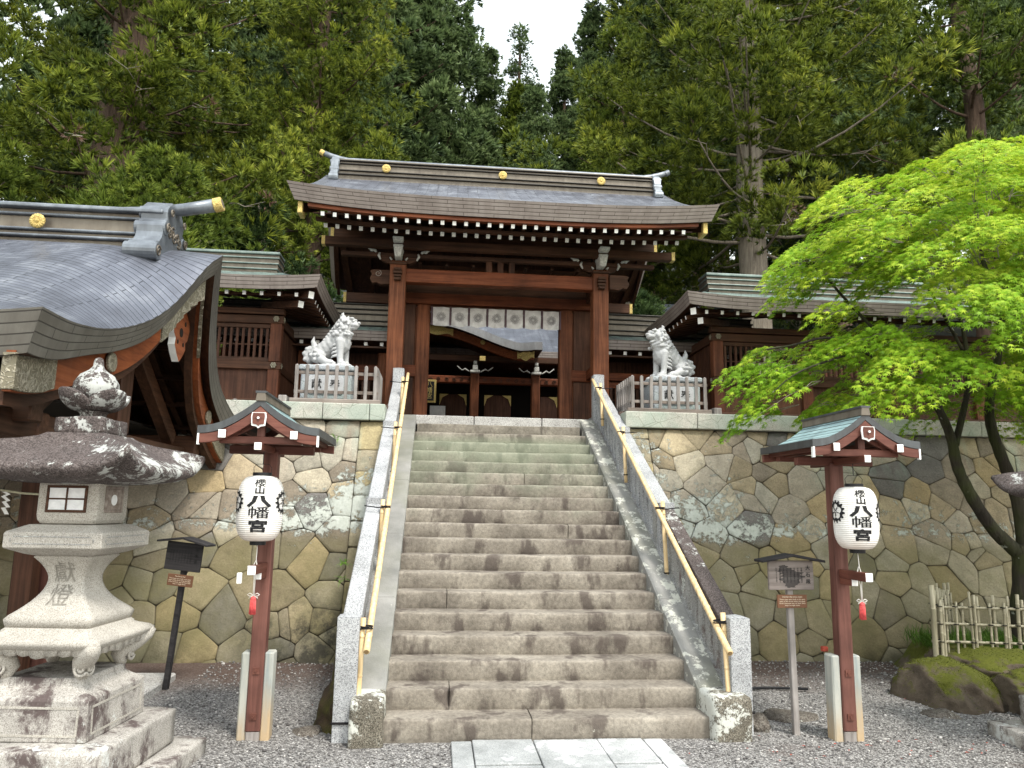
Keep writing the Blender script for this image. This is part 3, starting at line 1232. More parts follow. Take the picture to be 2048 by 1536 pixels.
# ---- granite railings
def railing(sx, label):
    t = thing('granite_railing', label, 'railing', (sx*1.43, .15, 0), 'railings beside the stairs')
    xc = sx*1.43
    x0, x1 = xc-.07, xc+.07

    def cz(y):
        return .645+.543*y
    segs = [(.24, 1.80), (1.90, 3.52), (3.62, 4.95)]
    for i, (a, b) in enumerate(segs):
        m = MB()
        m.hexa([(x0, a, cz(a)-.15), (x1, a, cz(a)-.15), (x1, b, cz(b)-.15), (x0, b, cz(b)-.15),
                (x0, a, cz(a)), (x1, a, cz(a)), (x1, b, cz(b)), (x0, b, cz(b))])
        o = m.build('coping', 'lantern_dark' if (sx > 0 and i == 0) else 'granite', t, bevel=.012, seg=2)
        if sx > 0 and i == 0:
            o['label'] = 'dark lichened lowest coping stone'
    # newel, intermediate and top posts
    for a, b, zb, zt in ((.04, .22, -.05, .84), (1.80, 1.90, .9, cz(1.9)+.02), (3.52, 3.62, 1.8, cz(3.6)+.03), (4.97, 5.13, 2.6, 3.54)):
        m = MB()
        m.box(x0-.008, x1+.008, a, b, zb, zt-.02)
        m.add([(x0-.008, a, zt-.02), (x1+.008, a, zt-.02), (x1+.008, b, zt-.02), (x0-.008, b, zt-.02), (xc, (a+b)/2, zt)], [(0, 1, 4), (1, 2, 4), (2, 3, 4), (3, 0, 4)])
        m.build('post', 'granite', t, bevel=.008, seg=2)
    # upright slabs
    y = .27
    bal = None
    rr2 = random.Random(3)
    while y < 4.9:
        if not any(a-.12 < y < b for a, b in ((1.80, 1.90), (3.52, 3.62))):
            m = MB()
            zb0, zb1 = ST_R+.0+SL*y, ST_R+.0+SL*(y+.1)
            m.hexa([(xc-.035, y, zb0-.1), (xc+.035, y, zb0-.1), (xc+.035, y+.1, zb1-.1), (xc-.035, y+.1, zb1-.1),
                    (xc-.035, y, cz(y)-.14), (xc+.035, y, cz(y)-.14), (xc+.035, y+.1, cz(y+.1)-.14), (xc-.035, y+.1, cz(y+.1)-.14)])
            m.build('baluster', 'granite_old' if y < 2.2 else 'granite', t, bevel=.008, seg=2)
        y += .165
    # sill the slabs stand on
    m = MB()
    m.hexa([(x0, .2, SL*.2-.15), (x1, .2, SL*.2-.15), (x1, 5.0, SL*5-.15), (x0, 5.0, SL*5-.15),
            (x0, .2, ST_R+SL*.2+.01), (x1, .2, ST_R+SL*.2+.01), (x1, 5.0, ST_R+SL*5+.01), (x0, 5.0, ST_R+SL*5+.01)])
    m.build('sill', 'granite_old', t, bevel=.008)
    return t


railing(-1, 'left granite railing, pale grey coping stones down to a clean square newel')
railing(1, 'right granite railing, its lowest coping stone dark with lichen')


def culm(mb, p0, p1, r, step=.22, n=12, taper=.0):
    p0, p1 = Vector(p0), Vector(p1)
    L = (p1-p0).length
    k = max(1, int(L/step))
    pts, rad = [], []
    for i in range(k+1):
        for d, q in ((-.008, 1), (-.003, 1.17), (.002, .95), (.012, 1)):
            t = (i+.5)/k+d/L
            if 0 < t < 1:
                pts.append(p0.lerp(p1, t))
                rad.append(r*q*(1-taper*t))
    pts = [p0]+pts+[p1]
    rad = [r]+rad+[r*(1-taper)]
    mb.tube(pts, rad, n)
    return mb


def ring(mb, c, r, tr, axis, n=16, k=6):
    """torus around axis"""
    axis = Vector(axis).normalized()
    a = axis.orthogonal().normalized()
    b = axis.cross(a)
    c = Vector(c)
    pts = [c+(a*math.cos(2*PI*i/n)+b*math.sin(2*PI*i/n))*r for i in range(n+1)]
    mb.tube(pts, tr, k, cap=False)


def handrail(sx, label):
    t = thing('bamboo_handrail', label, 'handrail', (sx*1.29, 0, 0), 'bamboo handrails tied to the railings')
    xc = sx*1.29
    a, b = Vector((xc, -.1 if sx > 0 else -.02, .60)), Vector((xc-sx*.005, 4.72, 3.40))
    culm(MB(), a, b, .024, .33, 14, .12).build('rail_pole', 'bamboo', t, smooth=True)
    d = (b-a)
    # hollow end and node rings
    MB().tube([a-d.normalized()*.001, a-d.normalized()*.002], .017, 12).build('hollow_end', 'node', t)
    for (yt, zo, ln) in ((4.45, .02, .55), (3.2, .02, .62), (1.66, .03, .72), (.16, .06, .75)):
        zt = a.z+d.z*(yt-a.y)/d.y+zo
        m = MB()
        xo = xc+sx*.046
        culm(m, (xo, yt-.02, zt+.04), (xo+sx*.01, yt-.10, zt-ln), .02, .24, 12)
        m.build('post', 'bamboo', t, smooth=True)
        w = MB()
        ring(w, (xc+sx*.02, yt-.02, zt-.02), .042, .006, (0, 0, 1))
        ring(w, (xc+sx*.02, yt-.02, zt-.035), .042, .006, (0, .1, 1))
        w.tube([(xc+sx*.02, yt-.05, zt-.03), (sx*1.37, yt-.045, zt-.035), (sx*1.505, yt-.0, zt-.02)], .006, 6)
        ring(w, (xo+sx*.008, yt-.09, zt-ln+.09), .023, .007, (0, 0, 1))
        if yt < 1:
            w.tube([(xo, yt-.1, zt-ln+.09), (sx*1.36, .035, zt-ln+.1), (sx*1.51, .033, zt-ln+.1), (sx*1.51, .23, zt-ln+.1)], .009, 6)
        w.build('twine', 'twine', t, smooth=True)
    return t


handrail(-1, 'long bamboo handrail tied inside the left granite railing')
handrail(1, 'long bamboo handrail tied inside the right granite railing')
# ================================================================== ROOFS
def gable_roof(parent, xc, Le, Lr, yf, yr, yb, ze, zr, lift=.1, k=.35, th=.22, tops='copper', fas='fascia', under='wood_dark_y', lpow=3.2, nu=60, nv=16, name='roof'):
    def S(u, v, side):
        s = 2*u-1
        # v 0 eave .. 1 ridge
        y = (yf if side else yb)+((yr)-(yf if side else yb))*v
        z = ze+lift*abs(s)**lpow*(1-v)**1.5+(zr-ze)*(v*(1-k)+k*v*v)
        x = xc+s*(Le+(Lr-Le)*v)
        return x, y, z
    W = 2*Le
    D = math.hypot(yr-yf, zr-ze)
    m = MB()
    for side in (1, 0):
        m.grid(lambda u, v: S(u, v, side), nu, nv, 0, flip=not side, uvfn=lambda u, v: (u*W, v*D))
        # thick shingled edge, undercut inward

        def E(u, v, side=side):
            x, y, z = S(u, 0, side)
            s = 2*u-1
            q = 1-v
            return (x-s*.10*q, y+(.055 if side else -.055)*q*1.6, z-th*q)
        m.grid(E, nu, 3, 1, flip=not side, uvfn=lambda u, v: (u*W, v*th))
        # verge strips
        for e in (0, 1):
            def V(u, v, side=side, e=e):
                x, y, z = S(e, u, side)
                q = 1-v
                sg = 1 if e else -1
                yy = y+(.088 if side else -.088)*q*(1-u)
                return (x-sg*.10*q, yy, z-th*q)
            m.grid(V, nv, 3, 1, flip=bool(side) == bool(not e), uvfn=lambda u, v: (u*D, v*th))

        def Un(u, v, side=side):
            x, y, z = S(u, v, side)
            s = 2*u-1
            return (x-s*.10, y+(.088 if side else -.088)*(1-v), z-th)
        m.grid(Un, nu, nv, 2, flip=bool(side))
    o = m.build(name, [tops, fas, under], parent, smooth=False)
    for p in o.data.polygons:
        if p.material_index == 0:
            p.use_smooth = True
    return o, S


def ridge_stack(parent, x0, x1, yc, z0, layers, capmat='sheet_grey', body='sheet_brown'):
    """layers: list of (height, half depth, is_cap)"""
    m = MB()
    c = MB()
    z = z0
    for h, d, cap in layers:
        (c if cap else m).box(x0+(0 if cap else .01), x1-(0 if cap else .01), yc-d, yc+d, z, z+h-.0015)
        z += h
    o = m.build('ridge', body, parent, bevel=.004)
    if c.v:
        c.build('ridge_cap', capmat, o, bevel=.008, seg=2)
    return o, z


def crest(parent, c, r, mat='gold', ny=-1):
    """chrysanthemum boss facing -y"""
    m = MB()
    n = 64
    prof = []
    for q, d in ((1.0, 0), (1.0, .018), (.55, .03), (.3, .016), (.26, .03), (.0, .036)):
        prof.append((q, d))
    vs, fs = [], []
    for q, d in prof:
        for k in range(n):
            a = 2*PI*k/n
            rr = r*q*(1+(.06*abs(math.cos(a*8)) if q > .5 else 0))
            vs.append((c[0]+rr*math.cos(a), c[1]+ny*(d*r/.09+(.006*abs(math.cos(a*8)) if .4 < q < .99 else 0)), c[2]+rr*math.sin(a)))
    for i in range(len(prof)-1):
        for k in range(n):
            k2 = (k+1) % n
            fs.append((i*n+k, i*n+k2, (i+1)*n+k2, (i+1)*n+k))
    m.add(vs, fs)
    return m.build('crest', mat, parent, smooth=True, fixn=True)


def spiral_poly(r0, r1, turns, w, n=40, start=0, hand=1):
    out, inn = [], []
    for i in range(n+1):
        t = i/n
        a = start+hand*turns*2*PI*t
        r = r0+(r1-r0)*t
        out.append((r*math.cos(a), r*math.sin(a)))
    return out


# ================================================================== MAIN GATE
gate = thing('shrine_gate', 'large reddish cedar gate with broad curved copper roof at the top of the stairs', 'gate', (0, 5.3, TZ))
roof, S = gable_roof(gate, 0, 2.93, 2.78, 4.0, 6.15, 8.3, 5.685, 6.86, lift=.11, k=.3, th=.225, tops='copper', nu=70)
rg, ztop = ridge_stack(roof, -2.58, 2.58, 6.15, 6.70, [(.09, .2, False), (.022, .235, True), (.05, .19, False), (.02, .22, True), (.105, .16, False), (.018, .19, True), (.03, .16, False), (.018, .2, True), (.03, .16, False)], 'fascia_grey')
# rounded top roll rising to the horn at both ends
m = MB()
pts, rad = [], []
for i in range(41):
    s = -1+2*i/40
    pts.append((s*2.88, 6.15, ztop+.035+.13*max(0, abs(s)-.86)**1.3/(.14**1.3)*1.0))
    rad.append(.052 if abs(s) < .9 else .052-.012*(abs(s)-.9)/.1)
m.tube(pts, rad, 12)
m.build('ridge_roll', 'sheet_grey', roof, smooth=True)
for sx in (-1, 1):
    m = MB()
    e = Vector((sx*2.88, 6.15, ztop+.165))
    m.tube([e-Vector((sx*.05, 0, .03)), e+Vector((sx*.012, 0, .008))], .047, 14)
    m.build('ridge_tip', 'gold' if sx < 0 else 'sheet_grey', roof)
    # scroll ornament standing at the ridge end
    m = MB()
    xo = sx*2.58
    poly = [(-.33, 0), (-.32, .12), (-.265, .16), (-.255, .26), (-.225, .38), (-.13, .46), (0, .49), (.13, .46), (.225, .38), (.255, .26), (.265, .16), (.32, .12), (.33, 0)]
    m.prism(poly, (xo-sx*.02, 6.15, 6.66), (0, sx*1, 0), (0, 0, 1), .12)
    for yy, zz, r in ((-.30, .05, .065), (-.23, .21, .05), (-.2, .34, .05), (.3, .05, .065), (.23, .21, .05), (.2, .34, .05)):
        m.tube([(xo-sx*.03, 6.15+yy*.95, 6.66+zz), (xo+sx*.115, 6.15+yy*.95, 6.66+zz)], r*.9, 14)
    m.build('ridge_end_ornament', 'sheet_grey', roof, bevel=.008)
for cx in (-1.87, .0, 1.62):
    crest(roof, (cx+.06, 5.93, 6.925), .066)

# rafters
raf = None
nR = 32
for i in range(nR):
    x = -2.47+i*(4.93/(nR-1))
    lz = .045*abs(x/2.5)**3.2
    if raf is None:
        m = MB()
        m.bar((x, 4.17, 5.385+lz), (x, 5.2, 5.70), .048, .055, 0, 1)
        raf = m.build('flying_rafter', ['wood_dark_y', 'white'], gate)
        x0r, lz0 = x, lz
        m = MB()
        m.bar((x, 4.47, 5.335+lz), (x, 6.1, 6.02), .05, .058, 0, 1)
        raf2 = m.build('base_rafter', ['wood_dark_y', 'white_dim'], gate)
    else:
        dup(raf, gate, (x-x0r, 0, lz-lz0))
        dup(raf2, gate, (x-x0r, 0, lz-lz0))
m = MB()
# eave boards following the upsweep


def eave_board(y0, y1, zb, h, half, lift, mat, name, par=gate, xc=0):
    m = MB()
    n = 24
    vs = []
    for i in range(n+1):
        s = -1+2*i/n
        x = xc+s*half
        z = zb+lift*abs(s)**3.2
        vs += [(x, y0, z), (x, y1, z), (x, y1, z+h), (x, y0, z+h)]
    fs = []
    for i in range(n):
        for q in range(4):
            q2 = (q+1) % 4
            fs.append((i*4+q, i*4+q2, (i+1)*4+q2, (i+1)*4+q)[::-1])
    fs += [(0, 1, 2, 3), (n*4+3, n*4+2, n*4+1, n*4)]
    m.add(vs, fs)
    return m.build(name, mat, par, fixn=True)


eave_board(4.12, 4.20, 5.415, .052, 2.66, .09, 'wood_red_x', 'eave_board')
eave_board(4.42, 4.50, 5.37, .04, 2.6, .07, 'wood_dark_x', 'eave_board')
# soffit boards above the rafters
m = MB()
m.hexa([(-2.6, 4.2, 5.44), (2.6, 4.2, 5.44), (2.6, 6.1, 6.1), (-2.6, 6.1, 6.1), (-2.6, 4.2, 5.455), (2.6, 4.2, 5.455), (2.6, 6.1, 6.115), (-2.6, 6.1, 6.115)])
m.hexa([(-2.6, 6.16, 6.1), (2.6, 6.16, 6.1), (2.6, 8.1, 5.44), (-2.6, 8.1, 5.44), (-2.6, 6.16, 6.115), (2.6, 6.16, 6.115), (2.6, 8.1, 5.455), (-2.6, 8.1, 5.455)])
m.build('soffit', 'wood_dark_y', gate)
# rear rafters as wide boards seen from beneath
for i in range(14):
    x = -2.5+i*5/13
    m = MB()
    m.bar((x, 6.2, 6.03), (x, 8.05, 5.40), .06, .07)
    m.build('rear_rafter', 'wood_dark_y', gate)
# purlins with gilt ends
for y, z, hx, w, h, ge in ((5.08, 5.37, 2.58, .12, .12, 1), (6.15, 5.86, 2.62, .15, .17, 1), (7.5, 5.2, 2.55, .15, .17, 1), (7.1, 4.80, 2.05, .14, .17, 1), (6.15, 4.98, 1.6, .2, .22, 0)):
    pu = MB().box(-hx, hx, y-w/2, y+w/2, z-h/2, z+h/2).build('purlin', 'wood_dark_x', gate, bevel=.006)
    if ge:
        for sx in (-1, 1):
            MB().box(sx*hx-.025, sx*hx+.025, y-w/2-.004, y+w/2+.004, z-h/2-.004, z+h/2+.004).build('gilt_end_cap', 'gold', pu)
# gable bargeboards with gilt tips
for sx in (-1, 1):
    for side in (1, 0):
        m = MB()
        n = 16
        vs = []
        for i in range(n+1):
            v = i/n
            x, y, z = S(1 if sx > 0 else 0, v, side)
            xx = x-sx*.17
            yy = y+(.14 if side else -.14)*(1-v)
            vs += [(xx-.025, yy, z-.235-.13), (xx+.025, yy, z-.235-.13), (xx+.025, yy, z-.228), (xx-.025, yy, z-.228)]
        fs = []
        for i in range(n):
            for q in range(4):
                q2 = (q+1) % 4
                fs.append((i*4+q, i*4+q2, (i+1)*4+q2, (i+1)*4+q))
        fs += [(3, 2, 1, 0), (n*4, n*4+1, n*4+2, n*4+3)]
        m.add(vs, fs)
        bb = m.build('bargeboard', 'wood_dark_y', gate, fixn=True)
        if side:
            x, y, z = S(1 if sx > 0 else 0, 0, side)
            xx = x-sx*.17
            MB().box(xx-.03, xx+.03, y+.128, y+.36, z-.385, z-.222).build('gilt_fitting', 'gold', bb, bevel=.004)
    # gable pendant
    poly = [(-.12, 0), (-.16, -.12), (-.08, -.2), (-.1, -.3), (0, -.4), (.1, -.3), (.08, -.2), (.16, -.12), (.12, 0)]
    m = MB()
    m.prism(poly, (sx*2.66, 6.15, 6.5), (0, 1, 0), (0, 0, 1), .04)
    m.build('gable_pendant', 'wood_dark_z', gate)

# posts
for sx in (-1, 1):
    MB().box(sx*1.51-.118, sx*1.51+.118, 5.18, 5.42, TZ, 5.16).build('front_post', 'wood_red_z', gate, bevel=.014, seg=2)
    MB().box(sx*1.53-.1, sx*1.53+.1, 7.4, 7.6, TZ, 5.1).build('rear_post', 'wood_dark_z', gate, bevel=.012)
    MB().box(sx*1.42-.16, sx*1.42+.16, 6.12, 6.4, TZ, 5.55).build('main_post', 'wood_dark_z', gate, bevel=.014)
    MB().box(sx*1.14-.105, sx*1.14+.105, 6.10, 6.28, TZ, 4.80).build('door_post', 'wood_red_z', gate, bevel=.01)
    # opened door leaf
    MB().box(sx*1.30-.03, sx*1.30+.03, 6.3, 7.25, TZ+.04, 4.6).build('door_leaf', 'wood_dark_z', gate, bevel=.006)
    # tie between front and main posts
    MB().box(sx*1.51-.05, sx*1.51+.05, 5.42, 6.2, 3.62, 3.78).build('tie_beam', 'wood_red_y', gate, bevel=.006)
    MB().box(sx*1.51-.06, sx*1.51+.06, 5.42, 6.2, 4.86, 5.06).build('tie_beam', 'wood_dark_y', gate, bevel=.006)
    # wing panel
    for zb, zt in ((TZ+.02, 3.60), (3.78, 4.72)):
        MB().box(sx*1.27-.03, sx*1.27+.03, 6.14, 6.19, zb, zt).build('wing_panel', 'wood_red_z', gate)
    MB().box(min(sx*1.23, sx*1.6), max(sx*1.23, sx*1.6), 6.08, 6.13, 3.60, 3.78).build('wing_rail', 'wood_red_x', gate, bevel=.006)
    # base shoe
    MB().box(sx*1.51-.15, sx*1.51+.15, 5.15, 5.45, TZ-.0, TZ+.05).build('post_base_stone', 'granite_old', gate, bevel=.01)
    # nosing of the tie beam with carved tip, outside
    poly = [(0, -.11), (.14, -.12), (.2, -.09), (.26, -.1), (.3, -.03), (.27, .04), (.3, .09), (.24, .11), (0, .11)]
    m = MB()
    m.prism([(a, b) for a, b in poly] if sx > 0 else [(a, b) for a, b in poly], (sx*1.63, 5.36 if sx < 0 else 5.24, 4.96), (sx, 0, 0), (0, 0, 1), .12)
    nose = m.build('carved_beam_nose', 'wood_dark_x', gate, bevel=.006, fixn=True)
    m = MB()
    sp = spiral_poly(.05, .01, 1.4, .01, 26, start=2.0, hand=1)
    m.tube([(sx*1.80+sx*a, 5.235, 4.97+b) for a, b in sp], .006, 6)
    m.build('scroll_carving', 'wood_grey_x', nose, smooth=True)
    # bracket arms with pale scrolled edges
    for dr in (-1, 1):
        poly = [(.07, -.12), (.16, -.13), (.25, -.09), (.29, .0), (.27, .03), (.07, .03)]
        m = MB()
        m.prism(poly if dr > 0 else poly, (sx*1.51, 5.34 if dr > 0 else 5.26, 5.27), (dr, 0, 0), (0, 0, 1), .08*(-1 if False else 1))
        br = m.build('bracket_arm', 'wood_dark_x', gate, bevel=.006, fixn=True)
        w = MB()
        w.tube([(sx*1.51+dr*.265, 5.25, 5.19), (sx*1.51+dr*.295, 5.25, 5.25), (sx*1.51+dr*.28, 5.25, 5.295)], [.013, .02, .012], 8)
        # wavy rising tip
        pts = []
        for i in range(15):
            t = i/14
            pts.append((sx*1.51+dr*(.33+.24*t), 5.24, 5.30+.13*t+.012*math.sin(t*16)))
        w.tube(pts, [.008+.017*math.sin(PI*min(1, .15+i/14*.85))+.006*math.sin(i*2.2) for i in range(15)], 8)
        w.tube([(sx*1.51+dr*.1, 5.25, 5.19), (sx*1.51+dr*.13, 5.25, 5.23)], [.016, .01], 8)
        w.build('pale_scroll_edge', 'white_dim', br, smooth=True)
    # capital stack on the post, projecting nose in pale paint
    MB().box(sx*1.51-.13, sx*1.51+.13, 5.15, 5.45, 5.1, 5.14).build('capital_block', 'wood_dark_x', gate, bevel=.01)
    m = MB()
    m.hexa([(sx*1.51-.045, 5.02, 5.17), (sx*1.51+.045, 5.02, 5.17), (sx*1.51+.045, 5.3, 5.17), (sx*1.51-.045, 5.3, 5.17),
            (sx*1.51-.075, 4.98, 5.35), (sx*1.51+.075, 4.98, 5.35), (sx*1.51+.075, 5.3, 5.35), (sx*1.51-.075, 5.3, 5.35)])
    m.build('bracket_nose', 'white_dim', gate, bevel=.02, seg=2)
    m = MB()
    m.hexa([(sx*1.51-.07, 4.9, 5.37), (sx*1.51+.07, 4.9, 5.37), (sx*1.51+.07, 5.3, 5.37), (sx*1.51-.07, 5.3, 5.37),
            (sx*1.51-.08, 4.87, 5.425), (sx*1.51+.08, 4.87, 5.425), (sx*1.51+.08, 5.3, 5.425), (sx*1.51-.08, 5.3, 5.425)])
    m.build('bearing_block', 'white_dim', gate, bevel=.01)
    # carved drop on the face of the post
    m = MB()
    for q, (zz, ww) in enumerate(((5.02, .055), (4.97, .062), (4.92, .055), (4.87, .05))):
        m.box(sx*1.51-ww, sx*1.51+ww, 5.11-.012*(q % 2), 5.18, zz-.022, zz+.018)
    m.build('carved_drop', 'wood_dark_x', gate, bevel=.01, seg=2)
    # wavy white edge low under the side beam
    w = MB()
    pts = [(sx*(1.66+.34*i/14), 7.06, 4.62+.10*i/14+.012*math.sin(i*1.1)) for i in range(15)]
    w.tube(pts, [.01+.012*abs(math.sin(i*1.3)) for i in range(15)], 8)
    w.build('pale_scroll_edge', 'white_dim', gate, smooth=True)
MB().box(-1.4, 1.4, 5.22, 5.38, 4.855, 5.06).build('front_tie_beam', 'wood_red_x', gate, bevel=.012, seg=2)
MB().box(-2.35, 2.35, 5.25, 5.35, 5.235, 5.30).build('wall_plate', 'wood_dark_x', gate, bevel=.006)
for x in (-.17, .0, .17):
    MB().box(x-.045, x+.045, 5.26, 5.34, 5.06, 5.235).build('strut', 'wood_dark_z', gate, bevel=.006)
# door head: lintels stepping back
MB().box(-1.7, 1.7, 6.02, 6.14, 4.76, 4.93).build('lintel', 'wood_red_x', gate, bevel=.008)
MB().box(-1.6, 1.6, 6.04, 6.12, 4.97, 5.4).build('transom_board', 'wood_dark_x', gate, bevel=.006)
MB().box(-1.25, 1.25, 6.14, 6.3, 4.70, 4.76).build('head_jamb', 'wood_red_x', gate, bevel=.006)
MB().box(-1.6, 1.6, 6.32, 6.36, 4.8, 5.7).build('gable_infill', 'wood_dark_z', gate)
for i in range(7):
    x = -1.2+i*.4
    MB().box(x-.02, x+.02, 5.4, 6.1, 5.19, 5.22).build('ceiling_batten', 'wood_dark_y', gate)

# ---- curtain across the doorway
cur = thing('shrine_curtain', 'white crested curtain with dark ribbons hung across the head of the gate opening', 'curtain', (0, 6.07, 4.7))
MB().box(-1.04, 1.04, 6.065, 6.08, 4.715, 4.735).build('curtain_rail', 'wood_dark_x', cur)
npan = 7
pw = 2.04/npan
for i in range(npan):
    xa = -1.02+i*pw+.03
    xb = -1.02+(i+1)*pw-.005

    def cf(u, v, xa=xa, xb=xb, i=i):
        x = xa+(xb-xa)*u
        z = 4.715-.30*v
        sag = .014*math.sin(PI*u)*(v)
        y = 6.05-.022*math.sin(PI*u)*(.2+v)+.012*math.sin(u*9+i*2)*v+.010*math.sin((u+v)*8+i)
        return (x, y, z-sag+.01*abs(2*u-1)*v)
    p = MB().grid(cf, 16, 12).build('curtain_panel', 'cloth', cur, smooth=True)
    cx, cz = (xa+xb)/2, 4.555
    m = MB()
    for k in range(12):
        a = 2*PI*k/12
        pts = []
        for q in range(9):
            b = 2*PI*q/8
            rr_ = .05+.024*math.cos(b)
            aa = a+.19*math.sin(b)
            pts.append((cx+rr_*math.cos(aa), 6.012, cz+rr_*math.sin(aa)))
        m.tube(pts, .0026, 4, cap=False)
    m.tube([(cx+.02*math.cos(2*PI*q/12), 6.012, cz+.02*math.sin(2*PI*q/12)) for q in range(13)], .002, 4)
    m.build('flower_crest', 'crestline', p)
for i in range(npan+1):
    x = -1.02+i*pw+.012
    MB().box(x-.012, x+.012, 6.028, 6.034, 4.42, 4.72).build('ribbon', 'purple', cur)

# ================================================================== LINK CORRIDORS (beside the gate)


def corridor(sx, label):
    c = thing('link_corridor', label, 'corridor', (sx*2.4, 6.2, TZ), 'low roofed corridors joining gate and pavilions')
    xa, xb = sorted((sx*1.62, sx*4.2))
    W = xb-xa
    # roof
    m = MB()
    yf, zf, yr2, zr = 5.5, 4.17, 5.98, 4.34
    m.grid(lambda u, v: (xa+W*u, yf+(yr2-yf)*v, zf+(zr-zf)*v), 4, 3, 0, uvfn=lambda u, v: (u*W, v*.5))
    m.grid(lambda u, v: (xa+W*u, yf+.03*(1-v), zf-.15*(1-v)), 4, 1, 1, uvfn=lambda u, v: (u*W, v*.15))
    m.grid(lambda u, v: (xa+W*u, yf+.03+1.4*v, zf-.15), 2, 1, 2, flip=True)
    m.grid(lambda u, v: (xa+W*u, 6.4+.5*v, zr-.2*v), 4, 2, 0, uvfn=lambda u, v: (u*W, v*.5))
    ro = m.build('roof', ['copper_green', 'fascia', 'wood_dark_y'], c)
    ridge_stack(ro, xa, xb, 6.2, 4.27, [(.07, .24, 0), (.02, .27, 1), (.06, .22, 0), (.02, .25, 1), (.09, .2, 0), (.02, .23, 1), (.055, .2, 0), (.02, .24, 1), (.07, .16, 0), (.02, .2, 1)], 'fascia_grey', 'sheet_brown')
    first = None
    for i in range(11):
        x = xa+.12+i*.235
        if first is None:
            first = MB().bar((x, 5.6, 3.985), (x, 6.2, 4.1), .05, .05, 0, 1).build('rafter', ['wood_dark_y', 'white'], c)
            xf = x
        else:
            dup(first, c, (x-xf, 0, 0))
    MB().box(xa, xb, 5.62, 5.7, 3.93, 3.955).build('eave_beam', 'wood_dark_x', c)
    MB().box(xa, xb, 5.98, 6.08, 3.62, 3.74).build('upper_rail', 'wood_red_x', c, bevel=.006)
    MB().box(xa, xb, 6.0, 6.08, 3.50, 3.59).build('window_head', 'wood_red_x', c, bevel=.006)
    MB().box(xa, xb, 6.0, 6.08, 3.10, 3.17).build('window_sill', 'wood_dark_x', c, bevel=.006)
    for ba, bb_ in ((1.81, 2.89), (3.01, 4.04)):
        lat = MB()
        x = ba+.04
        while x < bb_:
            lat.box(sx*x-.02, sx*x+.02, 6.02, 6.06, 3.17, 3.50)
            x += .085
        lat.box(*sorted((sx*ba, sx*bb_)), 6.035, 6.045, 3.30, 3.315)
        lat.build('lattice', 'wood_dark_z', c)
    MB().box(xa, xb, 6.03, 6.06, TZ, 3.10).build('lower_panel', 'wood_dark_z', c)
    MB().box(xa, xb, 6.5, 6.54, TZ, 4.2).build('rear_wall', 'wood_dark_z', c)
    for x in (sx*1.75, sx*2.95, sx*4.1):
        MB().box(x-.06, x+.06, 5.97, 6.09, TZ, 3.93).build('post', 'wood_red_z', c, bevel=.008)
    return c


corridor(-1, 'low corridor with layered brown roof between the left pavilion and the gate')
corridor(1, 'low corridor with layered brown roof between the gate and the right pavilion')

# ================================================================== SIDE PAVILIONS


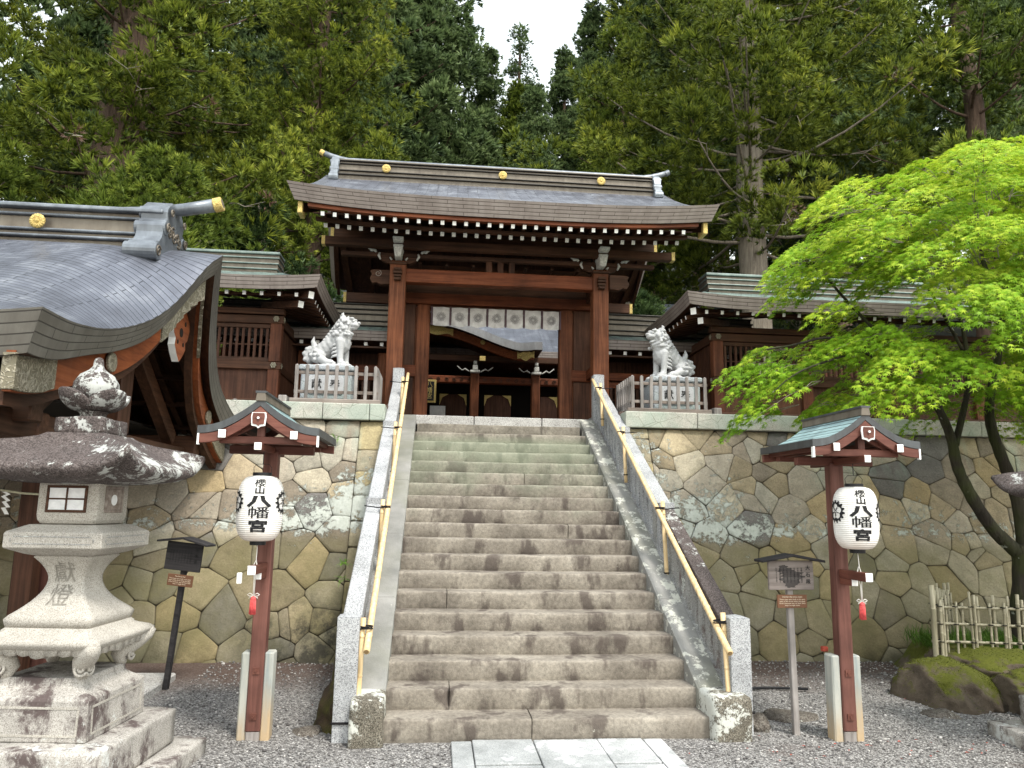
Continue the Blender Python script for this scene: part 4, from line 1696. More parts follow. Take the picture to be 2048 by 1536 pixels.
def pavilion(sx, label, xend):
    p = thing('side_pavilion', label, 'building', (sx*3.05, 4.6, TZ), 'hipped pavilions flanking the gate')
    X = lambda a: sx*a
    ze, zl = 4.46, .05
    xc0, xr0 = 2.40, 3.25
    yf, yr2 = 3.9, 5.8

    def F(u, v):   # front slope: u from inner corner to far end, v up
        xin = xc0+(xr0-xc0)*v
        x = xin+(xend-xin)*u
        z = ze+(zl*max(0, 1-(x-xin)/1.0)**2)*(1-v)+(5.03-ze)*(v*.75+.25*v*v)
        return (X(x), yf+(5.62-yf)*v, z)

    def Sd(u, v):   # side slope: u from front to back
        x = xc0+(xr0-xc0)*v
        ya = yf+(5.62-yf)*v
        yb = 7.7+(5.98-7.7)*v
        e = min(u, 1-u)
        z = ze+(zl*max(0, 1-e*3.8)**2)*(1-v)+(5.03-ze)*(v*.75+.25*v*v)
        return (X(x), ya+(yb-ya)*u, z)
    m = MB()
    W = xend-xc0
    fl = sx > 0
    m.grid(F, 60, 10, 0, flip=not fl, uvfn=lambda u, v: (u*W, v*2))
    m.grid(Sd, 40, 10, 0, flip=fl, uvfn=lambda u, v: (u*3.8, v*1.2))
    th = .17
    m.grid(lambda u, v: (F(u, 0)[0]+sx*.05*(1-v)*(u < .02), F(u, 0)[1]+.05*(1-v), F(u, 0)[2]-th*(1-v)), 60, 2, 1, flip=not fl, uvfn=lambda u, v: (u*W, v*th))
    m.grid(lambda u, v: (Sd(u, 0)[0]+sx*.05*(1-v), Sd(u, 0)[1]+.05*(1-v)*(u < .02), Sd(u, 0)[2]-th*(1-v)), 40, 2, 1, flip=fl, uvfn=lambda u, v: (u*3.8, v*th))
    # underside
    m.grid(lambda u, v: (F(u, v)[0]+sx*.05*(1-v), F(u, v)[1]+.05*(1-v), F(u, v)[2]-th), 30, 6, 2, flip=fl)
    m.grid(lambda u, v: (Sd(u, v)[0]+sx*.05*(1-v), Sd(u, v)[1], Sd(u, v)[2]-th), 20, 6, 2, flip=not fl)
    ro = m.build('roof', ['copper_green', 'fascia', 'wood_dark_y'], p)
    for q in ro.data.polygons:
        q.use_smooth = q.material_index == 0
    a, b = sorted((X(3.3), X(xend)))
    ridge_stack(ro, a, b, 5.8, 4.98, [(.06, .26, 0), (.02, .29, 1), (.075, .22, 0), (.02, .25, 1), (.08, .18, 0), (.02, .21, 1), (.05, .16, 0), (.04, .2, 1)], 'sheet_green', 'sheet_brown')
    # front rafters
    first = None
    x = 2.72
    while x < min(xend, 8.3):
        if first is None:
            first = MB().bar((X(x), 4.06, 4.27), (X(x), 5.0, 4.48), .042, .05, 0, 1).build('rafter', ['wood_dark_y', 'white'], p)
            xf = x
        else:
            dup(first, p, (sx*(x-xf), 0, 0))
        x += .218
    # side rafters
    first = None
    y = 4.34
    while y < 6.3:
        if first is None:
            first = MB().bar((X(2.52), y, 4.25), (X(3.2), y, 4.42), .04, .048, 0, 1).build('side_rafter', ['wood_dark_x', 'white'], p)
            y0 = y
        else:
            dup(first, p, (0, y-y0, 0))
        y += .185
    # doubled corner rafter
    MB().bar((X(2.53), 4.05, 4.27), (X(3.3), 4.82, 4.46), .08, .09, 0, 1).build('corner_rafter', ['wood_dark_y', 'white'], p)
    MB().bar((X(2.68), 4.2, 4.18), (X(3.3), 4.82, 4.3), .08, .085, 0, 1).build('corner_rafter', ['wood_dark_y', 'white'], p)
    a, b = sorted((X(2.62), X(xend)))
    MB().box(a, b, 4.16, 4.22, 4.285, 4.30).build('eave_batten', 'wood_dark_x', p)
    a, b = sorted((X(2.96), X(xend)))
    MB().box(a, b, 4.55, 4.66, 4.12, 4.20).build('wall_plate', 'wood_dark_x', p, bevel=.006)
    MB().box(a, b, 4.545, 4.655, 3.99, 4.10).build('head_beam', 'wood_dark_x', p, bevel=.008)
    MB().box(a, b, 4.535, 4.64, 3.365, 3.47).build('waist_rail', 'wood_dark_x', p, bevel=.008)
    a2, b2 = sorted((X(2.9), X(xend)))
    MB().box(a2, b2, 4.5, 4.66, TZ-.0, TZ+.085).build('ground_sill', 'wood_dark_x', p, bevel=.01)
    for xx in (3.5, 4.5, 5.5, 6.5):
        MB().tube([(X(xx), 4.5, TZ+.045), (X(xx), 4.488, TZ+.045)], .035, 16).build('tenon_end', 'wood_grey_z', p)
    # posts
    for xx in (3.05, 4.35, 5.65, 6.95):
        if xx < xend:
            MB().box(X(xx)-.075, X(xx)+.075, 4.53, 4.67, TZ+.085, 3.365).build('post', 'wood_mid_z', p, bevel=.008)
            MB().box(X(xx)-.075, X(xx)+.075, 4.53, 4.67, 3.47, 3.99).build('post', 'wood_mid_z', p, bevel=.008)
    # lattice
    for ba in (3.05, 4.35, 5.65, 6.95):
        lat = MB()
        x = ba+.12
        while x < min(ba+1.2, xend):
            lat.box(X(x)-.016, X(x)+.016, 4.585, 4.615, 3.53, 3.93)
            x += .078
        lat.box(*sorted((X(ba+.075), X(ba+1.225))), 4.595, 4.605, 3.70, 3.715)
        lat.build('lattice', 'wood_dark_z', p)
    a, b = sorted((X(3.12), X(xend)))
    MB().box(a, b, 4.57, 4.63, 3.93, 3.98).build('window_head', 'wood_dark_x', p)
    MB().box(a, b, 4.57, 4.63, 3.475, 3.53).build('window_sill', 'wood_dark_x', p)
    MB().box(a, b, 4.585, 4.615, TZ+.085, 3.365).build('lower_panel', 'wood_dark_z', p)
    # side wall
    MB().box(X(3.05)-.03, X(3.05)+.03, 4.67, 7.3, TZ, 3.365).build('side_panel', 'wood_dark_z', p)
    MB().box(X(3.05)-.05, X(3.05)+.05, 4.67, 7.3, 3.365, 3.47).build('side_rail', 'wood_dark_y', p, bevel=.006)
    MB().box(X(3.05)-.05, X(3.05)+.05, 4.67, 7.3, 3.99, 4.12).build('side_head', 'wood_dark_y', p, bevel=.006)
    lat = MB()
    y = 4.75
    while y < 6:
        lat.box(X(3.05)-.016, X(3.05)+.016, y-.018, y+.018, 3.47, 3.99)
        y += .075
    lat.build('side_lattice', 'wood_dark_z', p)
    MB().box(min(X(5.0), X(xend)), max(X(5.0), X(xend)), 7.2, 7.3, TZ, 4.2).build('rear_wall', 'wood_dark_z', p)
    # metal flower studs at the joints
    for zz in (4.05, 3.42):
        for (c, ax) in (((X(3.05), 4.52, zz), 'y'), ((X(3.05)-sx*.085, 4.6, zz), 'x')):
            m = MB()
            for k in range(6):
                a = 2*PI*k/6
                if ax == 'y':
                    q = (c[0]+.026*math.cos(a), c[1], c[2]+.026*math.sin(a))
                    q2 = (q[0], q[1]-.012, q[2])
                else:
                    q = (c[0], c[1]+.026*math.cos(a), c[2]+.026*math.sin(a))
                    q2 = (q[0]-sx*.012, q[1], q[2])
                m.tube([q, q2], .017, 8)
            q2 = (c[0], c[1]-.02, c[2]) if ax == 'y' else (c[0]-sx*.02, c[1], c[2])
            m.tube([c, q2], .016, 8)
            m.build('flower_stud', 'bronze', p, bevel=.003)
    return p


pavilion(-1, 'left hipped wooden pavilion with lattice windows behind the open-sided hall', 9.5)
pavilion(1, 'right hipped wooden pavilion with lattice windows behind the maple', 10.5)

# ================================================================== MAIN HALL seen through the gate
hall = thing('main_hall', 'dark main hall with curved gable and gilt fittings seen through the gate opening', 'building', (0, 9.6, 3.0))
HB = 3.35


def kara(x, y=9.0):
    """height of the undulating gable curve"""
    t = min(1, abs(x+1.05)/2.05)
    return 5.07-.50*(.5-.5*math.cos(PI*min(1, t*1.0)))**1.0+(.06*max(0, t-.85)/.15)


m = MB()
n = 48
for (dz0, dz1, y0, y1, mi) in ((-.10, .02, 9.05, 9.15, 0),):
    pass
vs, fs = [], []
for i in range(n+1):
    x = -3.1+4.1*i/n
    z = kara(x)
    vs += [(x, 9.05, z-.10), (x, 9.15, z-.10), (x, 9.15, z+.06), (x, 9.05, z+.06)]
for i in range(n):
    for q in range(4):
        q2 = (q+1) % 4
        fs.append((i*4+q, i*4+q2, (i+1)*4+q2, (i+1)*4+q))
fs += [(3, 2, 1, 0), (n*4, n*4+1, n*4+2, n*4+3)]
m.add(vs, fs)
bb = m.build('curved_bargeboard', 'wood_orange_y', hall, fixn=True)
# gilt fittings
for xa, xb in ((-1.28, -.62), (.66, 1.0)):
    m = MB()
    vs, fs = [], []
    k = 10
    for i in range(k+1):
        x = xa+(xb-xa)*i/k
        z = kara(x)
        h = .085+(.03*math.cos((i/k-.5)*9))
        vs += [(x, 9.035, z-h), (x, 9.05, z-h), (x, 9.05, z+h-.01), (x, 9.035, z+h-.01)]
    for i in range(k):
        for q in range(4):
            q2 = (q+1) % 4
            fs.append((i*4+q, i*4+q2, (i+1)*4+q2, (i+1)*4+q))
    fs += [(3, 2, 1, 0), (k*4, k*4+1, k*4+2, k*4+3)]
    m.add(vs, fs)
    m.build('gilt_fitting', 'gold', bb, fixn=True)
crest(bb, (-.03, 9.03, kara(-.03)+.01), .045)
MB().box(-.085, .025, 9.0, 9.06, 4.46, 4.55).build('gilt_block', 'gold', bb)
# curved shingled roof above the bargeboard
m = MB()
m.grid(lambda u, v: (-3.3+4.45*u, 8.92+.05*v, kara(-3.3+4.45*u)+.07+.17*v), 60, 3, 1, uvfn=lambda u, v: (u*4.3, v*.17))
m.grid(lambda u, v: (-3.3+4.45*u, 8.97+1.6*v, kara(-3.3+4.45*u)+.24+.28*v*v+.05*v), 60, 6, 0, uvfn=lambda u, v: (u*4.3, v*1.6))
m.grid(lambda u, v: (-3.3+4.45*u, 8.92+2.2*v, kara(-3.3+4.45*u)+.07), 60, 3, 2, flip=True)
m.build('curved_porch_roof', ['copper_big', 'dark_edge', 'wood_dark_y'], hall)
# main roof behind
m = MB()
m.grid(lambda u, v: (-6+12*u, 10.4+3.2*v, 4.98+2.1*v), 4, 4, 0, uvfn=lambda u, v: (u*12, v*3.8))
m.grid(lambda u, v: (-6+12*u, 10.42-.02*v, 4.80+.18*v), 4, 2, 1, uvfn=lambda u, v: (u*12, v*.18))
m.grid(lambda u, v: (-6+12*u, 10.42+2.2*v, 4.80), 4, 2, 2, flip=True)
m.build('roof', ['copper_big', 'fascia', 'wood_dark_y'], hall)
first = None
for i in range(30):
    x = -.2+i*.13
    if first is None:
        first = MB().bar((x, 10.5, 4.74), (x, 11.4, 4.9), .05, .055, 0, 1).build('rafter', ['wood_dark_y', 'white'], hall)
        xf = x
    else:
        dup(first, hall, (x-xf, 0, 0))
# posts, beams
for x in (-1.9, -.16, 1.07, 2.6):
    MB().box(x-.085, x+.085, 9.3, 9.47, 3.2, 4.3).build('porch_post', 'wood_red_z', hall, bevel=.02)
    m = MB()
    for zz, ww, hh in ((4.36, .05, .1), (4.46, .035, .06), (4.28, .1, .05)):
        m.box(x-ww, x+ww, 9.2, 9.3, zz-hh/2, zz+hh/2)
    m.build('bracket_block', 'white_dim', hall, bevel=.008)
    for dr in (-1, 1):
        m = MB()
        m.tube([(x+dr*.12, 9.25, 4.28), (x+dr*.2, 9.25, 4.33), (x+dr*.26, 9.25, 4.3), (x+dr*.36, 9.25, 4.38)], [.012, .02, .01, .012], 6)
        m.build('pale_scroll_edge', 'white_dim', hall)
MB().box(-2, 2.7, 9.33, 9.45, 4.05, 4.2).build('rainbow_beam', 'wood_red_x', hall, bevel=.02)
MB().box(-2, 2.7, 9.3, 9.42, 4.5, 4.62).build('eave_beam', 'wood_dark_x', hall, bevel=.01)
m = MB()
for i in range(26):     # carved waves on the beam
    x = -1.5+i*.155
    sp = spiral_poly(.045, .012, 1.2, .01, 12, start=i, hand=1 if i % 2 else -1)
    m.tube([(x+a, 9.32, 4.125+b*.8) for a, b in sp], .007, 5, cap=False)
m.build('wave_carving', 'wood_dark_x', hall)
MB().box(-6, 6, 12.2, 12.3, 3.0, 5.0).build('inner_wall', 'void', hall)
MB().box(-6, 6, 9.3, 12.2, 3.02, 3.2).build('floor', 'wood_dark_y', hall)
for x in (-.55, .45, 1.5):
    MB().box(x-.3, x+.3, 11.2, 11.26, 3.2, 4.1).build('door_panel', 'wood_dark_z', hall, bevel=.01)
    m = MB()
    for sx in (-1, 1):
        m.add([(x+sx*.3, 11.19, 4.1), (x+sx*.3, 11.19, 3.85), (x+sx*.24, 11.19, 4.02), (x+sx*.1, 11.19, 4.1)], [(0, 1, 2, 3)])
        m.add([(x+sx*.3, 11.18, 4.1), (x+sx*.3, 11.18, 3.85), (x+sx*.24, 11.18, 4.02), (x+sx*.1, 11.18, 4.1)], [(3, 2, 1, 0)])
    m.build('gilt_corner', 'gold', hall)
MB().box(-1.05, -.72, 10.6, 10.64, 3.35, 3.75).build('pale_notice', 'winpaper', hall)
MB().box(.35, .55, 10.6, 10.64, 3.3, 3.5).build('pale_notice', 'winpaper', hall)
# framed name tablet
tab = thing('name_tablet', 'gilt framed vertical name tablet hanging in the hall at left of the opening', 'sign', (-1.15, 9.2, 3.7))
MB().box(-1.30, -.92, 9.18, 9.21, 3.62, 4.08).build('tablet_frame', 'gold', tab, bevel=.01)
MB().box(-1.26, -.96, 9.16, 9.185, 3.66, 4.04).build('tablet_board', 'black', tab, bevel=.005)
for k, ch in enumerate('八幡宮'):
    text_mesh(ch, .12, 'gold', 'gilt_character', tab, Matrix.Translation((-1.05, 9.155, 3.97-.115*k)) @ Matrix.Rotation(PI/2, 4, 'X'))
# ================================================================== OPEN-SIDED HALL, LEFT FOREGROUND
hallL = thing('water_pavilion', 'open-sided hall at left with sweeping blue-grey copper gable roof and gold-tipped ridge', 'pavilion', (0, 0, 0))
# drawn at 1:1.2 with its own floor datum, then set at its real size and place
HZ = .267
YR = .15


def lerp_tab(d, tab):
    for (a, za), (b, zb) in zip(tab[:-1], tab[1:]):
        if d <= b:
            t = (d-a)/(b-a)
            return za+(zb-za)*t
    return tab[-1][1]


def smooth_tab(tab, n=200, it=14):
    L = tab[-1][0]
    ys = [lerp_tab(L*i/n, tab) for i in range(n+1)]
    for _ in range(it):
        ys = [ys[0]]+[(ys[max(i-3, 0)]+ys[i]+ys[min(i+3, n)])/3 for i in range(1, n)]+[ys[-1]]
    return lambda d: ys[min(n, max(0, int(d/L*n)))]+(ys[min(n, int(d/L*n)+1)]-ys[min(n, max(0, int(d/L*n)))])*(d/L*n-int(d/L*n)) if d < L else ys[-1]


near_v = smooth_tab([(0, 3.47), (.12, 3.40), (.3, 3.16), (.5, 2.93), (.72, 2.77), (1.0, 2.65), (1.25, 2.585), (1.6, 2.54), (1.9, 2.545)])
far_v = smooth_tab([(0, 3.47), (.15, 3.38), (.4, 3.08), (.7, 2.87), (1.03, 2.69), (1.5, 2.5), (1.9, 2.39)])
near_b = smooth_tab([(0, 3.50), (.3, 3.42), (.45, 3.33), (.9, 3.06), (1.25, 2.85), (1.55, 2.68), (1.9, 2.5)], it=4)


def vx(d):
    return -2.80+.28*max(0, 1-d/1.3)**1.6


def LS(e, d, near=True, x_end=-9.5):
    """e 0 verge .. 1 far left, d horizontal distance from ridge"""
    x0 = vx(d)
    # fine spacing near the verge
    ee = e**2.0
    x = x0+(x_end-x0)*ee
    dist = x0-x
    q = max(0, 1-dist/.78)
    w = 1-q**2.3
    zv = (near_v if near else far_v)(d)
    zb = near_b(d) if near else near_b(d)
    return x, YR+(-d if near else d), zv+(zb-zv)*w


m = MB()
DM = 1.9
slope_len = 2.3
for near in (True, False):
    m.grid(lambda u, v: LS(u, DM*(1-v), near), 90, 60, 0, flip=near, uvfn=lambda u, v: (-7*u*u, v*slope_len))
TH = .235


def TD(d):
    q = max(0, min(1, (d-1.15)/.7))
    return .155+.08*q*q*(3-2*q)



def edge_pt(d, near, q):
    x, y, z = LS(0, d, near)
    return (x-.05*q, y, z-TD(d)*q)


for near in (True, False):
    m.grid(lambda u, v: edge_pt(DM*(1-u), near, 1-v), 60, 3, 1, flip=not near, uvfn=lambda u, v: (u*slope_len, v*TH))
    # eave strip along the front / back
    m.grid(lambda u, v: (LS(u, DM, near)[0]-.05*(1-v)*(1-u), LS(u, DM, near)[1]+(.05 if near else -.05)*(1-v), LS(u, DM, near)[2]-TH*(1-v)), 60, 3, 1, flip=near, uvfn=lambda u, v: (-7*u*u, v*TH))
    m.grid(lambda u, v: (LS(u, DM*(1-v), near)[0]-.05*(1-u), LS(u, DM*(1-v), near)[1], LS(u, DM*(1-v), near)[2]-(TH if u > .3 else TD(DM*(1-v)))), 30, 24, 2, flip=not near)
roofL = m.build('roof', ['copper_big', 'fascia_grey', 'wood_dark_y'], hallL)
for q in roofL.data.polygons:
    q.use_smooth = q.material_index == 0
rgL, zt = ridge_stack(roofL, -9.5, -2.92, YR, 3.40, [(.085, .17, 0), (.02, .21, 1), (.035, .16, 0), (.02, .19, 1), (.1, .14, 0), (.02, .17, 1), (.03, .145, 0), (.03, .20, 1)], 'sheet_grey', 'sheet_brown')
m = MB()
pts, rad = [], []
for i in range(31):
    x = -9.5+(9.5-2.60)*i/30
    up = max(0, (x+3.28)/.68)
    pts.append((x, YR, zt+.03+.10*up**1.7))
    rad.append(.043+.008*up)
m.tube(pts, rad, 16)
m.build('ridge_roll', 'sheet_grey', roofL, smooth=True)
e = Vector(pts[-1])
tip = MB().tube([e-Vector((.02, 0, .006)), e+Vector((.045, 0, .014))], .055, 20).build('gilt_tip', 'gold', roofL, bevel=.006)
m = MB()
m.lathe([(.05, 0), (.05, .003)], (0, 0, 0), 20)
MB().tube([e+Vector((.045, 0, .014)), e+Vector((.047, 0, .0145))], .036, 20).build('tip_face', 'sheet_brown', tip)
crest(roofL, (-3.78, YR-.20, 3.60), .052)
# scrolled ridge-end ornament
on = MB()
xo = -3.06
half_o = [(.0, .47), (.09, .45), (.155, .40), (.185, .345), (.175, .29), (.21, .27), (.245, .225), (.24, .17), (.25, .13), (.29, .085), (.35, .06), (.385, .02), (.385, -.04), (.34, -.075), (.28, -.06), (.22, -.02), (.12, .04)]
poly = [(-a, b) for a, b in half_o]+[(a, b) for a, b in half_o[-1:0:-1]]
on.prism(poly, (xo-.02, YR, 3.38), (0, 1, 0), (0, 0, 1), .19)
for sg in (-1, 1):
    for yy, zz, r, l in ((.335, -.01, .064, .23), (.19, .215, .054, .22), (.135, .35, .048, .21)):
        on.tube([(xo-.04, YR+sg*yy, 3.38+zz), (xo-.04+l, YR+sg*yy, 3.38+zz)], r, 18)
orn = on.build('ridge_end_ornament', 'sheet_grey', roofL, fixn=True, bevel=.006)
for (yy, zz, r) in ((-.335, -.01, .045), (-.19, .215, .038), (-.135, .35, .03), (.335, -.01, .045), (.19, .215, .038), (.135, .35, .03)):
    MB().tube([(xo+.192, YR+yy+a*1, 3.38+zz+b) for a, b in spiral_poly(r, .008, 1.6, .01, 26, start=.5)], .006, 6).build('scroll_relief', 'sheet_brown', orn, smooth=True)
for i in range(5):
    MB().tube([(xo+.172, YR+(-.1+.05*i)+a, 3.38+.2+.03*(i % 2)+b) for a, b in spiral_poly(.045, .01, 1.2, .01, 16, start=i)], .008, 6).build('scroll_relief', 'sheet_brown', orn, smooth=True)

# bargeboards following the verge
for near in (True, False):
    m = MB()
    n = 26
    vs = []
    for i in range(n+1):
        d = 1.86*(1-i/n)
        x, y, z = LS(0, d, near)
        x -= .14
        zt_, zb_ = z-TD(d)+.02, z-TD(d)-.165-.02*(1-i/n)
        vs += [(x-.025, y, zb_), (x+.02, y, zb_), (x+.02, y, zt_), (x-.025, y, zt_)]
    fs = [(i*4+q, i*4+(q+1) % 4, (i+1)*4+(q+1) % 4, (i+1)*4+q) for i in range(n) for q in range(4)]
    fs += [(3, 2, 1, 0), (n*4, n*4+1, n*4+2, n*4+3)]
    m.add(vs, fs)
    bb = m.build('bargeboard', 'wood_orange_y', hallL, fixn=True, smooth=False)
    # inner strip, darker
    m = MB()
    vs = []
    for i in range(n+1):
        d = 1.84*(1-i/n)
        x, y, z = LS(0, d, near)
        x -= .165
        vs += [(x-.06, y, z-TD(d)-.25), (x, y, z-TD(d)-.25), (x, y, z-TD(d)-.10), (x-.06, y, z-TD(d)-.10)]
    m.add(vs, fs)
    m.build('inner_bargeboard', 'wood_dark_y', bb, fixn=True)
    # engraved fitting at the foot
    m = MB()
    vs = []
    k = 8
    for i in range(k+1):
        d = 1.875-.40*i/k
        x, y, z = LS(0, d, near)
        x -= .115
        nh = .0+(.035*max(0, (i-5)/3))
        mid = z-TD(d)-.085
        hh = .092 if i < k-1 else .085
        vs += [(x-.06, y, mid-hh), (x+.008, y, mid-hh), (x+.008, y, mid+hh), (x-.06, y, mid+hh)]
    fs2 = [(i*4+q, i*4+(q+1) % 4, (i+1)*4+(q+1) % 4, (i+1)*4+q) for i in range(k) for q in range(4)]
    fs2 += [(3, 2, 1, 0), (k*4, k*4+1, k*4+2, k*4+3)]
    m.add(vs, fs2)
    m.build('engraved_fitting', 'bronze', bb, fixn=True, bevel=.004)
    for dd in ((.92,) if near else (1.25,)):
        x, y, z = LS(0, dd, near)
        x -= .115
        MB().tube([(x, y, z-TD(dd)-.08), (x+.025, y, z-TD(dd)-.08)], .062, 28).build('boss', 'bronze', bb, bevel=.008, seg=2)
    # apex fitting
    m = MB()
    for i in range(6):
        d0, d1 = .42*i/6, .42*(i+1)/6
        a0, a1 = LS(0, d0, near), LS(0, d1, near)
        m.hexa([(a0[0]-.135, a0[1], a0[2]-.155-.2), (a0[0]-.11, a0[1], a0[2]-.155-.2), (a1[0]-.11, a1[1], a1[2]-.155-.18), (a1[0]-.135, a1[1], a1[2]-.155-.18),
                (a0[0]-.135, a0[1], a0[2]-.155+.0), (a0[0]-.11, a0[1], a0[2]-.155+.0), (a1[0]-.11, a1[1], a1[2]-.155+.0), (a1[0]-.135, a1[1], a1[2]-.155+.0)])
    m.build('apex_fitting', 'bronze', bb, fixn=True)
# pendant under the apex: a heart-shaped board with white edge and painted-on holes
half = [(0, .0), (.09, .0), (.13, -.06), (.11, -.11), (.15, -.17), (.17, -.25), (.14, -.33), (.10, -.36), (.11, -.41), (.06, -.47), (.0, -.52)]
poly = half+[(-a, b) for a, b in half[-2:0:-1]]
pend = MB().prism([(a*1.05, b) for a, b in poly], (-2.82, YR-.02, 3.15), (0, 1, 0), (0, 0, 1), .05, 0, 1).build('gable_pendant', ['wood_orange_y', 'white'], hallL, fixn=True)
for yy, zz, r in ((0, -.30, .035), (-.075, -.22, .018), (.075, -.22, .018), (-.06, -.38, .016), (.06, -.38, .016)):
    MB().tube([(-2.771, YR-.02+yy, 3.15+zz), (-2.767, YR-.02+yy, 3.15+zz)], r, 14).build('painted_hole', 'void', pend)  # black discs on the face, painting the shade inside the holes
m = MB()
for k in range(6):
    a = 2*PI*k/6
    m.tube([(-2.77, YR-.02+.032*math.cos(a), 3.07+.032*math.sin(a)), (-2.755, YR-.02+.032*math.cos(a), 3.07+.032*math.sin(a))], .02, 8)
m.tube([(-2.77, YR-.02, 3.07), (-2.70, YR-.02, 3.07)], .016, 8)
m.build('flower_boss', 'black', pend)
# structure beneath
for y in (-1.25, 1.55):
    MB().box(-9, -3.02, y-.07, y+.07, 2.02, 2.2).build('wall_plate', 'wood_dark_x', hallL, bevel=.01)
MB().box(-3.25, -3.11, -1.7, 2.0, 1.94, 2.09).build('cross_beam', 'wood_dark_y', hallL, bevel=.01)
MB().box(-3.24, -3.12, .05, .25, 2.09, 2.95).build('king_post', 'wood_dark_z', hallL, bevel=.01)
for (a, b) in (((-3.19, -1.0, 2.15), (-3.19, .1, 2.9)), ((-3.19, 1.3, 2.15), (-3.19, .2, 2.9))):
    MB().bar(a, b, .1, .12).build('slanting_strut', 'wood_dark_y', hallL, bevel=.008)
m = MB().bar((-3.1, -1.0, 2.02), (-6, -1.0, 2.0), .12, .16).build('tie_beam', 'wood_dark_x', hallL, bevel=.01)
arm = MB().bar((-3.45, -1.45, 2.03), (-5.2, -1.05, 2.35), .12, .13, 0, 1).build('bracket_arm', ['wood_dark_x', 'white_dim'], hallL, bevel=.01)
for (x, y, mt) in ((-3.80, .40, 'wood_dark_z'), (-3.70, .58, 'wood_paint_z'), (-6.4, -1.25, 'wood_dark_z'), (-6.4, 1.45, 'wood_dark_z')):
    MB().box(x-.07, x+.07, y-.07, y+.07, HZ+.03, 2.05).build('post', mt, hallL, bevel=.012)
# rafters and boards under the eaves
for near in (True, False):
    i = 0
    x = -2.99
    while x > -7:
        m = MB()
        pts = []
        k = 6
        for j in range(k+1):
            d = 1.78-1.6*j/k
            e_ = min(1, math.sqrt(max(0, (vx(d)-x)/(vx(d)+9.5))))
            px_, py_, pz_ = LS(e_, d, near)
            pts.append((x, py_, pz_-TH-.03))
        for a, b in zip(pts[:-1], pts[1:]):
            m.bar(a, b, .05, .06)
        m.build('rafter', 'wood_dark_y', hallL)
        x -= .27
for j in range(5):
    d = .35+.33*j
    z = LS(.3, d, False)[2]-TH-.075
    MB().box(-8, -3.0, YR+d-.02, YR+d+.02, z-.02, z+.02).build('soffit_batten', 'wood_dark_x', hallL)
MB().box(-9, -3.35, -1.6, 2.0, 2.24, 2.26).build('ceiling', 'void', hallL)  # near-black sheet painting the shade under the roof
MB().box(-8, -2.78, -.4, .72, HZ-.02, HZ+.05).build('base_slab', 'threshold', hallL, bevel=.012)
MB().box(-6.5, -4.4, -.3, .5, HZ+.05, .85).build('water_basin', 'granite_old', hallL, bevel=.03)

hallL.scale = (1.2, 1.2, 1.2)
hallL.location = (.167, 1.115, -.32)
rope = thing('sacred_rope', 'thin straw rope with zigzag white paper strip slung left of the stone lantern', 'rope', (-3.9, 1.0, 1.7))
pts = []
for i in range(17):
    t = i/16
    pts.append((-6.4+2.42*t, .9, 1.95-.42*math.sin(PI*(.5+.5*t))**1*1.0*(.6+.4*math.sin(PI*t))-.0))
pts = [(-5.6, 1.35, 2.02), (-5.2, 1.35, 1.86), (-4.9, 1.35, 1.76), (-4.6, 1.35, 1.69), (-4.38, 1.35, 1.66), (-4.18, 1.35, 1.65), (-3.95, 1.35, 1.67)]
MB().tube(pts, .009, 8).build('rope_strand', 'rope', rope, smooth=True)
m = MB()
zz = [(0, 0), (.04, -.02), (.0, -.04), (.045, -.075), (.01, -.085), (.05, -.13), (.01, -.135), (.045, -.19)]
for (a, b), (c, d) in zip(zz[:-1], zz[1:]):
    m.hexa([(-4.52+a-.02, 1.34, 1.67+b), (-4.52+a+.015, 1.34, 1.67+b), (-4.52+a+.015, 1.343, 1.67+b), (-4.52+a-.02, 1.343, 1.67+b),
            (-4.52+c-.02, 1.34, 1.67+d), (-4.52+c+.015, 1.34, 1.67+d), (-4.52+c+.015, 1.343, 1.67+d), (-4.52+c-.02, 1.343, 1.67+d)])
m.build('paper_strip', 'white', rope)

# ================================================================== STONE LANTERNS


def sq_ring(m, prof, n_side=8, corner=.0, mi=0, lift=None):
    """square lathe; prof [(half,z)], corner rounding as superellipse"""
    per = []
    for s in range(4):
        for i in range(n_side):
            t = -1+2*i/n_side
            p = [(t, -1), (1, t), (-t, 1), (-1, -t)][s]
            per.append(p)
    N = len(per)
    vs, fs = [], []
    for h, z in prof:
        for (a, b) in per:
            if corner:
                r = (abs(a)**6+abs(b)**6)**(1/6)
                k = (1-corner)+corner/r
            else:
                k = 1
            zz = z
            if lift:
                c = min(abs(a), abs(b))
                zz += lift(h, c)
            vs.append((a*h*k, b*h*k, zz))
    for i in range(len(prof)-1):
        for q in range(N):
            q2 = (q+1) % N
            fs.append((i*N+q, i*N+q2, (i+1)*N+q2, (i+1)*N+q))
    fs.append(tuple(reversed(range(N))))
    fs.append(tuple(range((len(prof)-1)*N, len(prof)*N)))
    m.add(vs, fs, mi)
    return m


def tier(h, z0, z1, seed, taper=.0):
    mb = rough_block(-h, h, -h, h, z0, z1, .006, 9, seed, .02)
    return mb


SLT = thing('stone_lantern', 'tall pale carved stone lantern with dark mossy cap on lichened steps, left foreground', 'stone lantern', (-2.95, -.74, 0), local=True, rz=math.radians(-6), group='stone lanterns flanking the approach')
o = tier(.62, -.05, .11, 1).build('base_step', 'lantern_base', SLT, smooth=True)
o = tier(.47, .11, .325, 2).build('base_step', 'lantern_base', SLT, smooth=True)
